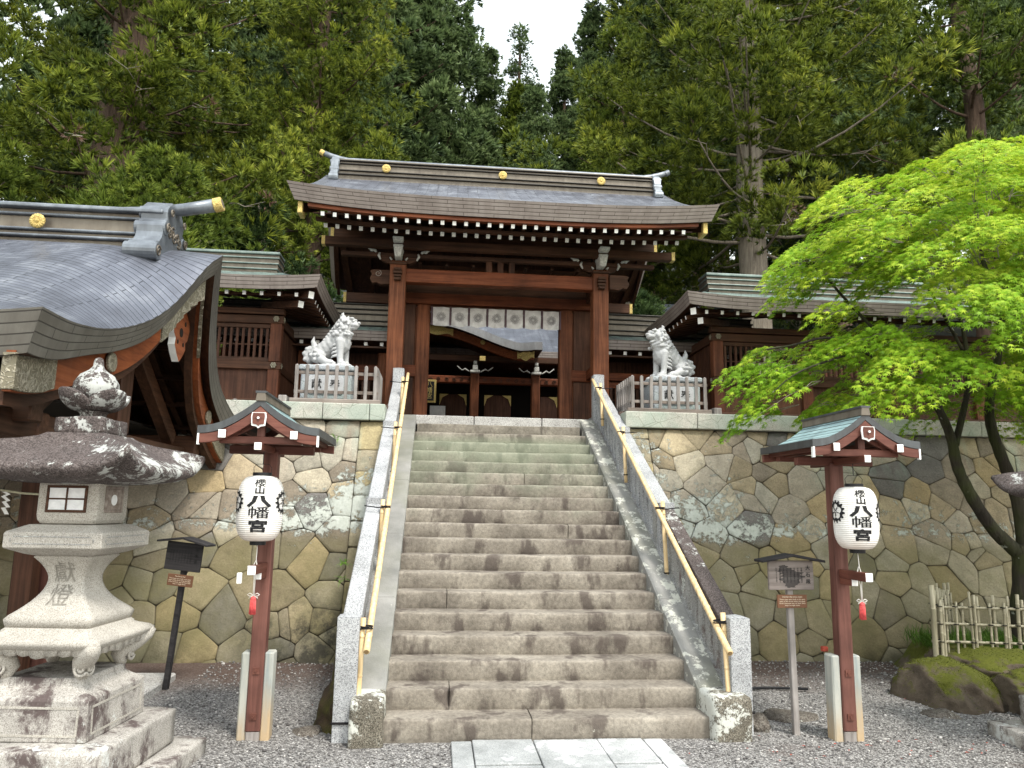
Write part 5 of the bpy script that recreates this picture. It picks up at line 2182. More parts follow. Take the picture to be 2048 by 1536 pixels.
# framed plinth with sloping top
m = MB()
sq_ring(m, [(.325, .325), (.325, .34), (.318, .53), (.315, .54), (.26, .575), (.235, .60), (.232, .635)], 10, .04)
pl = m.build('plinth', 'lantern_base', SLT, bevel=.006)
m = MB()
for s in range(4):
    R = Matrix.Rotation(s*PI/2, 3, 'Z')
    for (a, b) in (((-.27, -.333, .36), (.27, -.333, .36)), ((.27, -.333, .36), (.27, -.328, .49)), ((.27, -.328, .5), (-.27, -.328, .5)), ((-.27, -.328, .49), (-.27, -.333, .36))):
        m.bar(R @ Vector((a[0], a[1]+.012, a[2])), R @ Vector((b[0], b[1]+.012, b[2])), .012, .012)
m.build('panel_moulding', 'granite_warm', pl)
# four-legged table with scrolled feet
m = MB()


def skirt(h, c):
    return 0


sq_ring(m, [(.23, .775), (.295, .785), (.335, .815), (.34, .835), (.315, .855), (.27, .87), (.25, .88), (.248, .89), (.235, .9)], 12, .03)
tb = m.build('carved_table', 'granite_warm', SLT, smooth=True)
for sx in (-1, 1):
    for sy in (-1, 1):
        m = MB()
        pts = [(sx*.33, sy*.33, .83), (sx*.312, sy*.312, .80), (sx*.265, sy*.265, .765), (sx*.215, sy*.215, .72), (sx*.198, sy*.198, .68), (sx*.208, sy*.208, .655), (sx*.228, sy*.228, .652)]
        m.tube(pts, [.026, .042, .056, .058, .046, .038, .028], 14)
        m.build('scrolled_foot', 'granite_warm', tb, smooth=True)
m = MB()
for s in range(4):
    R = Matrix.Rotation(s*PI/2, 3, 'Z')
    for i in range(7):   # scalloped apron
        t = (i-3)/3
        m.tube([R @ Vector((t*.22, -.302, .80-.03*(1-abs(t))*0)), R @ Vector((t*.24, -.20, .79))], .042+.012*(i == 3), 12)
    for sx in (-1, 1):     # spiral volute on each foot
        sp = spiral_poly(.04, .006, 1.5, .01, 24, start=-.4 if sx > 0 else PI+.4, hand=-sx)
        m.tube([R @ Vector((sx*.225+a, -.262, .69+b)) for a, b in sp], .009, 6)
m.build('scalloped_apron', 'granite_warm', tb, smooth=True)
# waisted shaft
prof = [(.236, .90), (.243, .925), (.246, .945), (.23, .965)]
for i in range(1, 15):
    t = i/14
    z = .965+.315*t
    h = .255-.118*math.sin(PI*min(1, t*1.12)**.72)**1.0 if t < .9 else 0
    h = .103+.127*max(0, 1-t/.60)**1.9+.062*max(0, (t-.60)/.40)**1.8
    prof.append((h, z))
prof += [(.16, 1.29)]
sh = sq_ring(MB(), prof, 10, .05).build('waisted_shaft', 'granite_warm', SLT, smooth=True)
prof_z = [(z, h) for h, z in prof]
for ch, zz in (('獻', 1.185), ('燈', 1.06)):
    o = text_mesh(ch, .125, 'incised', 'incised_character', None, None, .0, .0, 1.05)
    me = o.data
    bm = bmesh.new()
    bm.from_mesh(me)
    bmesh.ops.subdivide_edges(bm, edges=[e for e in bm.edges if e.calc_length() > .02], cuts=2)
    bm.to_mesh(me)
    bm.free()
    for v in me.vertices:
        x, y, d = v.co
        z = zz+y
        v.co = (x, -lerp_tab(z, prof_z)-.003, z)
    o.parent = sh
# slab
sl = sq_ring(MB(), [(.165, 1.29), (.20, 1.30), (.276, 1.335), (.280, 1.34), (.280, 1.42), (.275, 1.425), (.205, 1.46), (.2, 1.465)], 8).build('platform_slab', 'granite_warm', SLT, bevel=.006)
m = MB()
for s in range(4):
    R = Matrix.Rotation(s*PI/2, 3, 'Z')
    y = -.279
    for (a, b) in (((-.22, y, 1.36), (.22, y, 1.36)), ((-.22, y, 1.40), (.22, y, 1.40)), ((-.235, y, 1.37), (-.235, y, 1.39)), ((.235, y, 1.37), (.235, y, 1.39))):
        m.bar(R @ Vector(a), R @ Vector(b), .006, .006)
m.build('panel_moulding', 'granite_old', sl)
# firebox
fb = sq_ring(MB(), [(.155, 1.465), (.172, 1.48), (.178, 1.52), (.178, 1.70), (.165, 1.72)], 10, .12).build('firebox', 'granite_warm', SLT, smooth=False, bevel=.012)
wf = MB()
for (x0, x1, z0, z1) in ((-.118, .118, 1.675, 1.69), (-.118, .118, 1.535, 1.55), (-.118, -.103, 1.55, 1.675), (.103, .118, 1.55, 1.675), (-.005, .005, 1.55, 1.675), (-.103, .103, 1.608, 1.617)):
    wf.box(x0, x1, -.187, -.172, z0, z1)
win = wf.build('window_frame', 'wood_dark_x', fb, bevel=.002)
MB().box(-.105, .105, -.181, -.17, 1.548, 1.677).build('window_paper', 'winpaper', win)
wf = MB()
wf.box(.172, .186, -.10, .10, 1.675, 1.69)
wf.box(.172, .186, -.10, .10, 1.535, 1.55)
wf.box(.172, .186, -.10, -.085, 1.55, 1.675)
wf.box(.172, .186, .085, .10, 1.55, 1.675)
wf.box(.170, .180, -.085, .085, 1.55, 1.675)
win = wf.build('side_frame', 'wood_grey_x', fb, bevel=.002)
MB().tube([(.179, 0, 1.61), (.183, 0, 1.61)], .032, 20).build('round_opening', 'winpaper', win)
# cap: sweeping roof with upturned corners
prof = []


def rl(h, c):
    return .11*max(0, (h-.16)/.34)*c**5


prof = [(.17, 1.70), (.30, 1.705), (.44, 1.725), (.492, 1.75), (.505, 1.775), (.498, 1.80), (.44, 1.835), (.36, 1.875), (.27, 1.92), (.20, 1.965), (.165, 2.0), (.15, 2.0)]
cap = sq_ring(MB(), prof, 20, .0, lift=rl).build('cap_roof', 'lantern_dark', SLT, smooth=True)
tier(.15, 1.995, 2.10, 6).build('cap_block', 'lantern_dark', SLT, smooth=True)
# lotus bud finial
MB().lathe([(.085, 2.09), (.07, 2.11), (.075, 2.13), (.11, 2.16), (.13, 2.2)], n=20).build('finial_neck', 'lantern_dark', SLT, smooth=True)
fin = MB().lathe([(.06, 2.17), (.11, 2.21), (.132, 2.27), (.125, 2.32), (.095, 2.37), (.05, 2.40), (.03, 2.425), (.028, 2.455), (.022, 2.475), (.008, 2.482)], n=24).build('lotus_bud', 'lantern_dark', SLT, smooth=True)
for k in range(4):
    a = PI/4+k*PI/2+.3

    def pf(u, v, a=a):
        th_ = a+(u-.5)*1.72
        w = math.sin(PI*u)
        r = .085+.115*math.sin(PI/2*min(1, v*1.1))*(.55+.45*w)+.012*v
        z = 2.14+.13*v**1.4*(.35+.65*w**.7)
        return (r*math.cos(th_), r*math.sin(th_), z)
    m = MB().grid(pf, 14, 10)
    p = m.build('lotus_petal', 'lantern_dark', fin, smooth=True)
    sm = p.modifiers.new('thick', 'SOLIDIFY')
    sm.thickness = .028
SLR = dup(SLT, None, loc=(3.90, -.62, 0))
SLR['label'] = 'dark stone lantern cut off by the right edge of the photo'
SLR.rotation_euler = (0, 0, 0)

# ================================================================== LANTERN POSTS


def emblem(par, r, ang, zc):
    """black serrated ring round a white five-petalled blossom, wrapped on the lantern"""
    def wrap(a, b, lift):
        th_ = ang+a/r
        rr_ = r+lift
        return (rr_*math.sin(th_), -rr_*math.cos(th_), zc+b)
    m = MB()
    N = 60
    vs, fs = [], []
    for i in range(N):
        t = 2*PI*i/N
        ro = .082 if (i % 4) in (0, 1) else .066
        ri = .040+.016*abs(math.cos(t*2.5))
        for q in (ri, (ri+ro)/2, ro):
            vs.append(wrap(q*math.sin(t), q*math.cos(t), .004))
    for i in range(N):
        i2 = (i+1) % N
        for q in range(2):
            fs.append((i*3+q, i2*3+q, i2*3+q+1, i*3+q+1))
    m.add(vs, fs)
    for k in range(5):
        t = 2*PI*k/5+PI/5
        m.bar(wrap(.006*math.sin(t), .006*math.cos(t), .005), wrap(.036*math.sin(t), .036*math.cos(t), .005), .004, .004)
    m.build('blossom_emblem', 'ink', par)


def lantern_post(px, py, label, lrot, lab2, lab3):
    t = thing('lantern_post', label, 'lantern post', (px, py, 0), 'roofed lantern posts either side of the stairs', local=True)
    pole = MB().box(-.05, .05, -.05, .05, .06, 1.98).build('pole', 'wood_paint_z', t, bevel=.006)
    MB().box(-.046, .046, -.046, .046, -.02, .06).build('worn_foot', 'wood_grey_z', pole, bevel=.006)
    for sx in (-1, 1):
        st = MB().box(sx*.078-.032, sx*.078+.032, -.035, .085, -.05, .58).build('concrete_stub', 'concrete', t, bevel=.01)
    m = MB()
    for zz in (.16, .46):
        m.box(-.022, .022, -.058, -.05, zz-.022, zz+.022)
        m.tube([(0, -.058, zz), (0, -.066, zz)], .009, 8)
    m.build('bolt_plate', 'wood_paint_x', t)
    # roof: ridge runs front to back, curved slopes
    W, zf_, Hh = .40, 2.045, .215
    ya, yb = -.47, .40

    def rz_(s):
        a = abs(s)
        return zf_+Hh*((1-a)*(.36+.64*(1-a)))+.018*max(0, a-.7)/.3
    m = MB()
    n = 24
    m.grid(lambda u, v: ((2*u-1)*W, ya+(yb-ya)*v, rz_(2*u-1)+.052), n, 8, 0, uvfn=lambda u, v: (v*.87, abs(2*u-1)*.5))
    m.grid(lambda u, v: ((2*u-1)*W, ya+(yb-ya)*v, rz_(2*u-1)), n, 4, 1, flip=True)
    for y, fl in ((ya, False), (yb, True)):
        m.grid(lambda u, v: ((2*u-1)*W, y, rz_(2*u-1)+.052*v), n, 1, 1, flip=fl)
    for sx in (-1, 1):
        m.grid(lambda u, v: (sx*W, ya+(yb-ya)*u, rz_(sx)+.052*v), 4, 1, 1, flip=sx < 0)
    ro = m.build('roof', ['lamp_roof', 'dark_edge'], t)
    MB().hexa([(-.035, ya-.01, 2.29), (.035, ya-.01, 2.29), (.035, yb+.01, 2.29), (-.035, yb+.01, 2.29), (-.028, ya-.01, 2.35), (.028, ya-.01, 2.35), (.028, yb+.01, 2.35), (-.028, yb+.01, 2.35)]).build('ridge', 'sheet_brown', ro, bevel=.004)
    MB().box(-.036, .036, ya-.012, yb+.012, 2.345, 2.36).build('ridge_cap', 'dark_edge', ro)
    for y, s in ((ya+.015, 1), (yb-.015, -1)):
        m = MB()
        vs = []
        k = 24
        for i in range(k+1):
            s_ = -1+2*i/k
            x = s_*(W-.01)
            zt_ = rz_(s_)-.002
            h = .062+.012*(1-abs(s_))
            vs += [(x, y-.012, zt_-h), (x, y+.012, zt_-h), (x, y+.012, zt_), (x, y-.012, zt_)]
        fs = [(i*4+q, i*4+(q+1) % 4, (i+1)*4+(q+1) % 4, (i+1)*4+q) for i in range(k) for q in range(4)]
        fs += [(3, 2, 1, 0), (k*4, k*4+1, k*4+2, k*4+3)]
        m.add(vs, fs)
        bb = m.build('bargeboard', 'wood_paint_x', t, fixn=True, bevel=.003)
        if s == 1:
            for sx in (-1, 1):
                MB().box(sx*(W-.008)-.006, sx*(W-.008)+.006, y-.016, y+.014, rz_(1)-.075, rz_(1)-.0).build('white_end', 'white', bb)
            shp = [(-.045, .045), (.045, .045), (.05, .015), (.044, -.045), (.014, -.05), (0, -.062), (-.014, -.05), (-.044, -.045), (-.05, .015)]
            pd = MB().prism([(a, b) for a, b in shp], (0, y-.03, 2.165), (1, 0, 0), (0, 0, 1), .012).build('gable_pendant', 'white', bb, fixn=True)
            MB().prism([(a*.82, b*.82+.002) for a, b in shp], (0, y-.036, 2.167), (1, 0, 0), (0, 0, 1), .012).build('pendant_face', 'wood_paint_x', pd, fixn=True)
            mm = MB()
            for a in range(4):
                c, s2 = math.cos(a*PI/2), math.sin(a*PI/2)
                mm.add([(0, y-.05, 2.172), (c*.013-s2*.008, y-.05, 2.172+s2*.013+c*.008), (c*.027, y-.05, 2.172+s2*.027), (c*.013+s2*.008, y-.05, 2.172+s2*.013-c*.008)], [(0, 1, 2, 3)])
            mm.build('pendant_flower', 'wood_paint_z', pd)
            MB().tube([(0, y-.05, 2.172), (0, y-.06, 2.172)], .008, 10).build('pendant_stud', 'white', pd)
    # purlins with white ends
    for sx in (-1, 1):
        MB().bar((sx*.235, ya-.0+.03-.05, 2.062), (sx*.235, yb-.02, 2.062), .05, .055, 0, 1).build('purlin', ['wood_paint_y', 'white'], t, bevel=.003)
    MB().bar((0, ya+.0, 1.985), (0, yb-.08, 1.985), .05, .05, 0, 1).build('purlin', ['wood_paint_y', 'white'], t, bevel=.003)
    MB().box(-.27, .27, ya+.06, ya+.12, 2.005, 2.055).build('gable_beam', 'wood_paint_x', t, bevel=.004)
    MB().box(-.3, .3, -.03, .03, 1.96, 2.02).build('cross_arm', 'wood_paint_x', t, bevel=.004)
    MB().box(-.3, .3, yb-.12, yb-.06, 2.005, 2.055).build('gable_beam', 'wood_paint_x', t, bevel=.004)
    MB().box(-.025, .025, ya+.07, ya+.11, 2.055, 2.22).build('king_post', 'wood_paint_z', t)
    for sx in (-1, 1):
        MB().bar((sx*.2, ya+.09, 2.05), (sx*.02, ya+.09, 2.15), .03, .03).build('strut', 'wood_paint_x', t)
        MB().box(sx*.33-.012, sx*.33+.012, ya+.03, yb-.03, 2.04, 2.075).build('rafter_board', 'wood_paint_y', t)
        MB().box(sx*.14-.012, sx*.14+.012, ya+.04, yb-.04, 2.085, 2.115).build('rafter_board', 'wood_paint_y', t)
    # bracket arm towards the path
    MB().bar((0, -.40, 1.165), (0, .02, 1.165), .055, .06, 0, 1).build('bracket_arm', ['wood_paint_y', 'white'], t, bevel=.003)
    MB().bar((0, -.21, 1.112), (0, .02, 1.112), .05, .045, 0, 1).build('bracket_arm', ['wood_paint_y', 'white'], t, bevel=.003)
    # paper lantern
    L = thing('paper_lantern', lab2, 'lantern', (px+.0, py-.27, 1.33), 'white paper lanterns with black calligraphy', local=True, rz=lrot)
    R, H = .152, .46
    prof = []
    for i in range(61):
        a = i/60
        s_ = abs(2*a-1)
        r = .07+(R-.07)*(1-s_**3.6)**(1/1.9)
        r += .0011*math.sin(i*PI)
        prof.append((r, .022+a*(H-.02)))
    MB().lathe(prof, n=48).build('paper_shade', 'paper', L, smooth=True)
    MB().lathe([(.052, -.005), (.054, .028)], n=32).build('bottom_ring', 'black', L, smooth=False)
    MB().lathe([(.064, H-.004), (.064, H+.026)], n=32).build('top_ring', 'black', L)
    m = MB()
    m.tube([(-.055, 0, H+.02), (-.06, 0, H+.06), (-.04, 0, H+.085), (.04, 0, H+.085), (.06, 0, H+.06), (.055, 0, H+.02)], .002, 6)
    m.tube([(0, 0, H+.085), (0, .0, H+.185)], .003, 6)
    m.build('wire_handle', 'black', L)
    m = MB()
    for k in range(8):
        a = 2*PI*k/8+.2
        m.tube([((r_+.0012)*math.cos(a), (r_+.0012)*math.sin(a), z_) for r_, z_ in prof[2:59:4]], .0007, 4)
    m.build('seam', 'whitecord', L)

    def rad_at(z):
        return lerp_tab(z, [(q[1], q[0]) for q in prof])
    for ch, sz, fr, bo, xs_ in (('櫻', .058, .12, .0, 1.5), ('山', .052, .235, .0018, 1.4), ('八', .082, .40, .0042, 1.9), ('幡', .084, .575, .0, 1.75), ('宮', .084, .78, .0032, 1.6)):
        z0 = .022+(1-fr)*(H-.02)
        o = text_mesh(ch, sz, 'ink', 'calligraphy', None, None, .0, bo, xs_)
        me = o.data
        bm = bmesh.new()
        bm.from_mesh(me)
        for _ in range(3):
            bmesh.ops.subdivide_edges(bm, edges=[e for e in bm.edges if e.calc_length() > .014], cuts=1)
        bmesh.ops.triangulate(bm, faces=bm.faces)
        bm.to_mesh(me)
        bm.free()
        if bo == 0:      # heavier brush: the same strokes laid again a hair to each side
            bm = bmesh.new()
            bm.from_mesh(me)
            for k_, dx_ in enumerate((-.0016, .0016)):
                g2 = bmesh.ops.duplicate(bm, geom=[f for f in bm.faces if not f.tag])
                nv = [q for q in g2['geom'] if isinstance(q, bmesh.types.BMVert)]
                for q in g2['geom']:
                    if isinstance(q, bmesh.types.BMFace):
                        q.tag = True
                for q in nv:
                    q.co.x += dx_
                    q.co.z += .0005*(k_+1)
            bm.to_mesh(me)
            bm.free()
        for v in me.vertices:
            x, y, d = v.co
            z = z0+y
            r = rad_at(z)+.0025+d
            a = x/R
            v.co = (r*math.sin(a), -r*math.cos(a), z)
        o.parent = L
    for a in (-1.27, 1.27):
        emblem(L, R-.0005, a, .022+.6*(H-.02))
    # charm with tassel
    c = thing('tassel_charm', lab3, 'tassel', (px, py-.27, .9), 'red tassel charms', local=True)
    m = MB()
    m.tube([(0, 0, .43), (.0, -.01, .33), (.012, -.02, .27), (.004, -.02, .2), (.004, -.02, .09)], .0028, 6)
    m.tube([(0, 0, .33), (-.02, -.01, .28), (-.004, -.02, .2), (-.002, -.02, .09)], .0028, 6)
    for sx in (-1, 1):
        m.tube([(0, -.02, .095), (sx*.025, -.02, .108), (sx*.04, -.02, .098), (sx*.025, -.02, .088), (0, -.02, .095), (sx*.03, -.02, .075)], .0028, 6)
    m.build('white_cord', 'whitecord', c, smooth=True)
    m = MB()
    m.lathe([(.012, .085), (.018, .075), (.017, .06)], (0, -.02, 0), 14)
    for k in range(26):
        a = 2*PI*k/26
        rr_ = .016 if k % 2 else .009
        m.tube([(rr_*math.cos(a), -.02+rr_*math.sin(a), .065), (rr_*1.25*math.cos(a), -.02+rr_*1.25*math.sin(a), -.03+.004*math.sin(k*3))], .0032, 5)
    m.build('red_tassel', 'red', c, smooth=True)
    return t


lantern_post(-2.045, .11, 'brown lantern post with small gabled roof left of the stairs', math.radians(9), 'white paper lantern hanging left of the stairs, an emblem peeping round its right side', 'small red tassel hanging below the left paper lantern')
lantern_post(2.17, -.05, 'brown lantern post with small turquoise gabled roof right of the stairs', math.radians(-14), 'white paper lantern hanging right of the stairs, blossom emblem showing on its left', 'small red tassel hanging below the right paper lantern')
tagbox = MB().box(-2.135, -2.105, -.30, -.27, 1.08, 1.15).build('wind_tag', 'white', None, bevel=.004, loc=(-2.12, -.285, 1.1))
tag(tagbox, 'small white tag hung from the bracket of the left lantern post', 'tag')

# ================================================================== NOTICE BOARDS


def notice(px, py, H, w, h, label, dark, lean, title, plate, ry=0):
    t = thing('notice_board', label, 'notice board', (px, py, 0), 'roofed notice boards in front of the wall', local=True)
    t.rotation_euler = (0, lean, ry)
    MB().box(-.022, .022, -.022, .022, -.05, H).build('post', 'wood_sign_dark' if dark else 'wood_grey_z', t, bevel=.004)
    bd = MB().box(-w/2, w/2, -.05, -.022, H, H+h).build('board', 'wood_sign_dark' if dark else 'wood_sign', t, bevel=.004)
    m = MB()
    ov = .07
    m.hexa([(-w/2-ov, -.11, H+h-.012), (0, -.11, H+h+.032), (0, .05, H+h+.032), (-w/2-ov, .05, H+h-.012), (-w/2-ov, -.11, H+h+.006), (0, -.11, H+h+.052), (0, .05, H+h+.052), (-w/2-ov, .05, H+h+.006)])
    m.hexa([(0, -.11, H+h+.032), (w/2+ov, -.11, H+h-.012), (w/2+ov, .05, H+h-.012), (0, .05, H+h+.032), (0, -.11, H+h+.052), (w/2+ov, -.11, H+h+.006), (w/2+ov, .05, H+h+.006), (0, .05, H+h+.052)])
    m.build('board_roof', 'wood_sign_dark', t, bevel=.003)
    ink = 'ink'
    for k, ch in enumerate(title):
        text_mesh(ch, .036, ink, 'painted_character', bd, Matrix.Translation((w/2-.045, -.052, H+h-.055-.05*k)) @ Matrix.Rotation(PI/2, 4, 'X'), .0006, .0006)
    cols = ['社殿に至る石段は', '大石を用ひて積み', '氏子の寄進により', '古く築かれしもの', '今に伝へて境内の', '名所となりをり候', '元和年間の造営と', '伝はるところなり']
    for k in range(8):
        text_mesh('\n'.join(cols[k]), .014, ink, 'painted_text', bd, Matrix.Translation((w/2-.095-.028*k, -.052, H+h*.5)) @ Matrix.Rotation(PI/2, 4, 'X'), .0004)
    if not dark:   # dark weather stain with a ragged outline
        m = MB()
        rs = random.Random(3)
        for (cx, cz, sx_, sz_) in ((-.06, .17, .035, .012), (-.04, .145, .06, .018), (-.0, .12, .085, .02), (.01, .095, .09, .018), (-.01, .075, .08, .02), (.0, .05, .06, .016), (-.01, .03, .04, .014)):
            n = 36
            vs = [(cx, -.0512, H+cz)]
            for i in range(n):
                a = 2*PI*i/n
                k = 1+.16*math.sin(5*a+cx*90)+.1*rs.uniform(-1, 1)
                vs.append((cx+sx_*k*math.cos(a), -.0512-.0001*(cz*100 % 3), H+cz+sz_*k*math.sin(a)))
            m.add(vs, [(0, i+1, (i+1) % n+1) for i in range(n)])
        m.build('dark_stain', 'wood_stain', bd)
    pw_, ph_ = plate
    pz = H-.035-ph_
    pl = MB().box(-pw_/2, pw_/2, -.045, -.03, pz, pz+ph_).build('label_plate', 'plaque', t, bevel=.002)
    text_mesh('Oishidan (Big stone steps)' if not dark else 'Matchlocks Hall', ph_*.155, 'plaque_ink', 'plate_lettering', pl, Matrix.Translation((0, -.0465, pz+ph_*.84)) @ Matrix.Rotation(PI/2, 4, 'X'), .0003)
    text_mesh('These steps were built in the early\nyears of the shrine when the slope\nof the mountain was cut back. Each\nstep is a single stone.', ph_*.15, 'plaque_ink', 'plate_lettering', pl, Matrix.Translation((0, -.0465, pz+ph_*.42)) @ Matrix.Rotation(PI/2, 4, 'X'), .0003)
    return t


notice(1.845, .08, 1.03, .35, .215, 'weathered grey notice board with dark ragged stain, right of the stairs', False, math.radians(-.5), '大石段', (.23, .095))
notice(-3.14, 1.62, 1.01, .34, .245, 'blackened notice board on a leaning post behind the left lantern post', True, math.radians(4.6), '手水舎', (.24, .1), math.radians(-14))

# ================================================================== GUARDIAN LIONS


def lion(open_mouth, name_label):
    bm = bmesh.new()

    def ball(c, r, s=(1, 1, 1), rot=None):
        M_ = Matrix.Translation(c)
        if rot:
            M_ = M_ @ Euler(rot).to_matrix().to_4x4()
        M_ = M_ @ Matrix.Diagonal((*[r*q for q in s], 1))
        bmesh.ops.create_icosphere(bm, subdivisions=2, radius=1, matrix=M_)

    def limb(pts, rad, k=6):
        for i in range(len(pts)-1):
            a, b = Vector(pts[i]), Vector(pts[i+1])
            n = max(2, int((b-a).length/(min(rad[i], rad[i+1])*.45)))
            for j in range(n+1):
                t = j/n
                ball(a.lerp(b, t), rad[i]+(rad[i+1]-rad[i])*t)
    # rock base
    for i in range(9):
        x = -.30+.07*i
        for y in (-.12, 0, .12):
            ball((x, y, .0), .075, (1, 1, .45+.1*math.sin(i*3+y*20)))
    # haunches, belly, chest
    limb([(-.14, 0, .19), (-.04, 0, .27), (.08, 0, .36), (.17, 0, .42)], [.125, .12, .115, .12])
    ball((.17, 0, .33), .12, (.95, 1.05, 1.25))
    for sy in (-1, 1):
        ball((-.13, sy*.085, .15), .105, (1.15, .75, 1.0), (0, .3, 0))       # thigh
        limb([(-.06, sy*.12, .10), (.02, sy*.125, .06), (.08, sy*.125, .05)], [.055, .045, .042])   # hind foot
        for t in (-1, 0, 1):
            ball((.115, sy*.125+t*.025, .045), .024)
        limb([(.17, sy*.085, .34), (.185, sy*.09, .22), (.19, sy*.09, .10), (.20, sy*.09, .05)], [.062, .046, .042, .048])   # foreleg
        for t in (-1, 0, 1):
            ball((.245, sy*.09+t*.027, .045), .027, (1.2, 1, .9))
        # elbow fur flames
        for k in range(4):
            z = .30-.05*k
            limb([(.15, sy*.10, z), (.10, sy*.115, z-.012), (.075, sy*.12, z-.035)], [.022, .016, .007])
        # spiral curls on the haunch
        for k in range(4):
            a = k*PI/2
            ball((-.14+.055*math.cos(a), sy*.155, .15+.055*math.sin(a)), .026)
        ball((-.14, sy*.165, .15), .024)
    # tail: big curl and flame
    limb([(-.22, 0, .16), (-.27, 0, .10), (-.31, 0, .14), (-.32, 0, .21), (-.28, 0, .26), (-.23, 0, .25)], [.04, .05, .055, .055, .05, .04])
    limb([(-.22, 0, .24), (-.215, 0, .30), (-.245, 0, .36), (-.235, 0, .43)], [.055, .045, .03, .008])
    for (x, z, r) in ((-.27, .09, .03), (-.33, .12, .03), (-.345, .2, .03), (-.31, .26, .028), (-.25, .2, .035), (-.2, .27, .03)):
        for y in (-.035, .035):
            ball((x, y, z), r)
    # neck and head
    limb([(.15, 0, .42), (.19, 0, .52), (.225, 0, .58)], [.115, .105, .095])
    hx, hz = .235, .60
    ball((hx, 0, hz), .095, (1.05, 1, .92))
    ball((hx+.095, 0, hz-.03), .06, (1.15, 1.1, .72))          # muzzle
    ball((hx+.155, 0, hz-.002), .027, (.8, 1.4, .8))              # nose
    for sy in (-1, 1):
        ball((hx+.07, sy*.048, hz+.052), .034, (1.2, 1, .6))      # brow
        ball((hx+.095, sy*.045, hz+.018), .021)                    # eye
        ball((hx+.115, sy*.035, hz-.03), .03, (1, .9, .8))        # cheek/lip
        limb([(hx-.03, sy*.075, hz+.05), (hx-.045, sy*.09, hz+.10), (hx-.03, sy*.085, hz+.125)], [.03, .02, .007])    # ear
    if open_mouth:
        ball((hx+.075, 0, hz-.095), .04, (1.25, 1.05, .5), (0, .35, 0))
        for sy in (-1, 1):
            limb([(hx+.115, sy*.03, hz-.04), (hx+.115, sy*.03, hz-.075)], [.009, .004])
    else:
        ball((hx+.075, 0, hz-.07), .048, (1.2, 1.05, .55))
    # mane curls
    rr = random.Random(8)
    for i in range(74):
        t = rr.random()
        a = rr.uniform(-2.25, 2.25)
        cx = .235-.115*t
        cz = .60-.21*t
        r0 = .105+.022*t
        # ring around the neck axis, open at the face
        ux, uz = math.sin(.55), math.cos(.55)
        px_ = cx-r0*math.cos(a)*.9*uz
        pz_ = cz+r0*math.cos(a)*.75*ux+(-.02 if abs(a) > 2 else .02)
        py_ = r0*math.sin(a)*1.0
        ball((px_+(.12*t if abs(a) > 2.2 else 0), py_, pz_+.03*(1-t)), rr.uniform(.019, .03))
    for i in range(9):     # ridge of curls down the back of the neck
        ball((.175-.028*i, 0, .685-.036*i-.004*i), .03)
        for sy in (-1, 1):
            ball((.165-.028*i, sy*.05, .665-.037*i), .027)
    for i in range(9):     # beard and chest curls
        a = -1+2*i/8
        ball((.30-.05*abs(a), a*.09, .475-.02*(1-abs(a))), .024)
        ball((.285-.045*abs(a), a*.1, .435), .022)
    me = bpy.data.meshes.new('guardian_lion_statue')
    bm.to_mesh(me)
    bm.free()
    me.materials.append(MAT['lion_stone'])
    o = bpy.data.objects.new('guardian_lion_statue', me)
    COL.objects.link(o)
    r = o.modifiers.new('remesh', 'REMESH')
    r.mode = 'VOXEL'
    r.voxel_size = .0068
    r.use_smooth_shade = True
    s = o.modifiers.new('smooth', 'SMOOTH')
    s.factor = .5
    s.iterations = 1
    tag(o, name_label, 'lion statue', 'stone guardian lions on pedestals')
    return o


LA = lion(False, 'pale stone guardian lion with closed mouth, facing right, left of the gate')
LA.location = (-2.31, 4.42, 3.385)
LA.scale = (1.0, 1.0, 1.0)
LA.rotation_euler = (0, 0, math.radians(-16))
LB = lion(True, 'pale stone guardian lion with open mouth, facing left, right of the gate')
LB.location = (2.33, 4.42, 3.385)
LB.scale = (1.0, 1.0, 1.0)
LB.rotation_euler = (0, 0, math.radians(180+18))


def pedestal(px, label, chars):
    t = thing('statue_pedestal', label, 'pedestal', (px, 4.42, TZ), 'pedestals of the guardian lions', local=True)
    MB().box(-.37, .37, -.29, .29, 0, .06).build('base_course', 'pedestal', t, bevel=.008)
    bd = MB().box(-.32, .32, -.25, .25, .06, .43).build('block', 'pedestal', t, bevel=.012)
    MB().box(-.35, .35, -.28, .28, .43, .50).build('top_slab', 'pedestal', t, bevel=.02, seg=2)
    poly = [(-.2, -.12), (.2, -.12), (.225, -.09), (.225, .09), (.2, .12), (-.2, .12), (-.225, .09), (-.225, -.09)]
    pl = MB().prism([(a, b) for a, b in poly], (0, -.25, .245), (1, 0, 0), (0, 0, 1), .012).build('inscribed_plate', 'plate_stone', bd, fixn=True)
    for k, ch in enumerate(chars):
        text_mesh(ch, .135, 'ink', 'inscribed_character', pl, Matrix.Translation((-.115+.23*k, -.2635, .245)) @ Matrix.Rotation(PI/2, 4, 'X'), .001, .0015)
    return t


pedestal(-2.30, 'pale granite pedestal with inscribed plate under the left guardian lion', '献奉')
pedestal(2.32, 'pale granite pedestal with inscribed plate under the right guardian lion', '献奉')


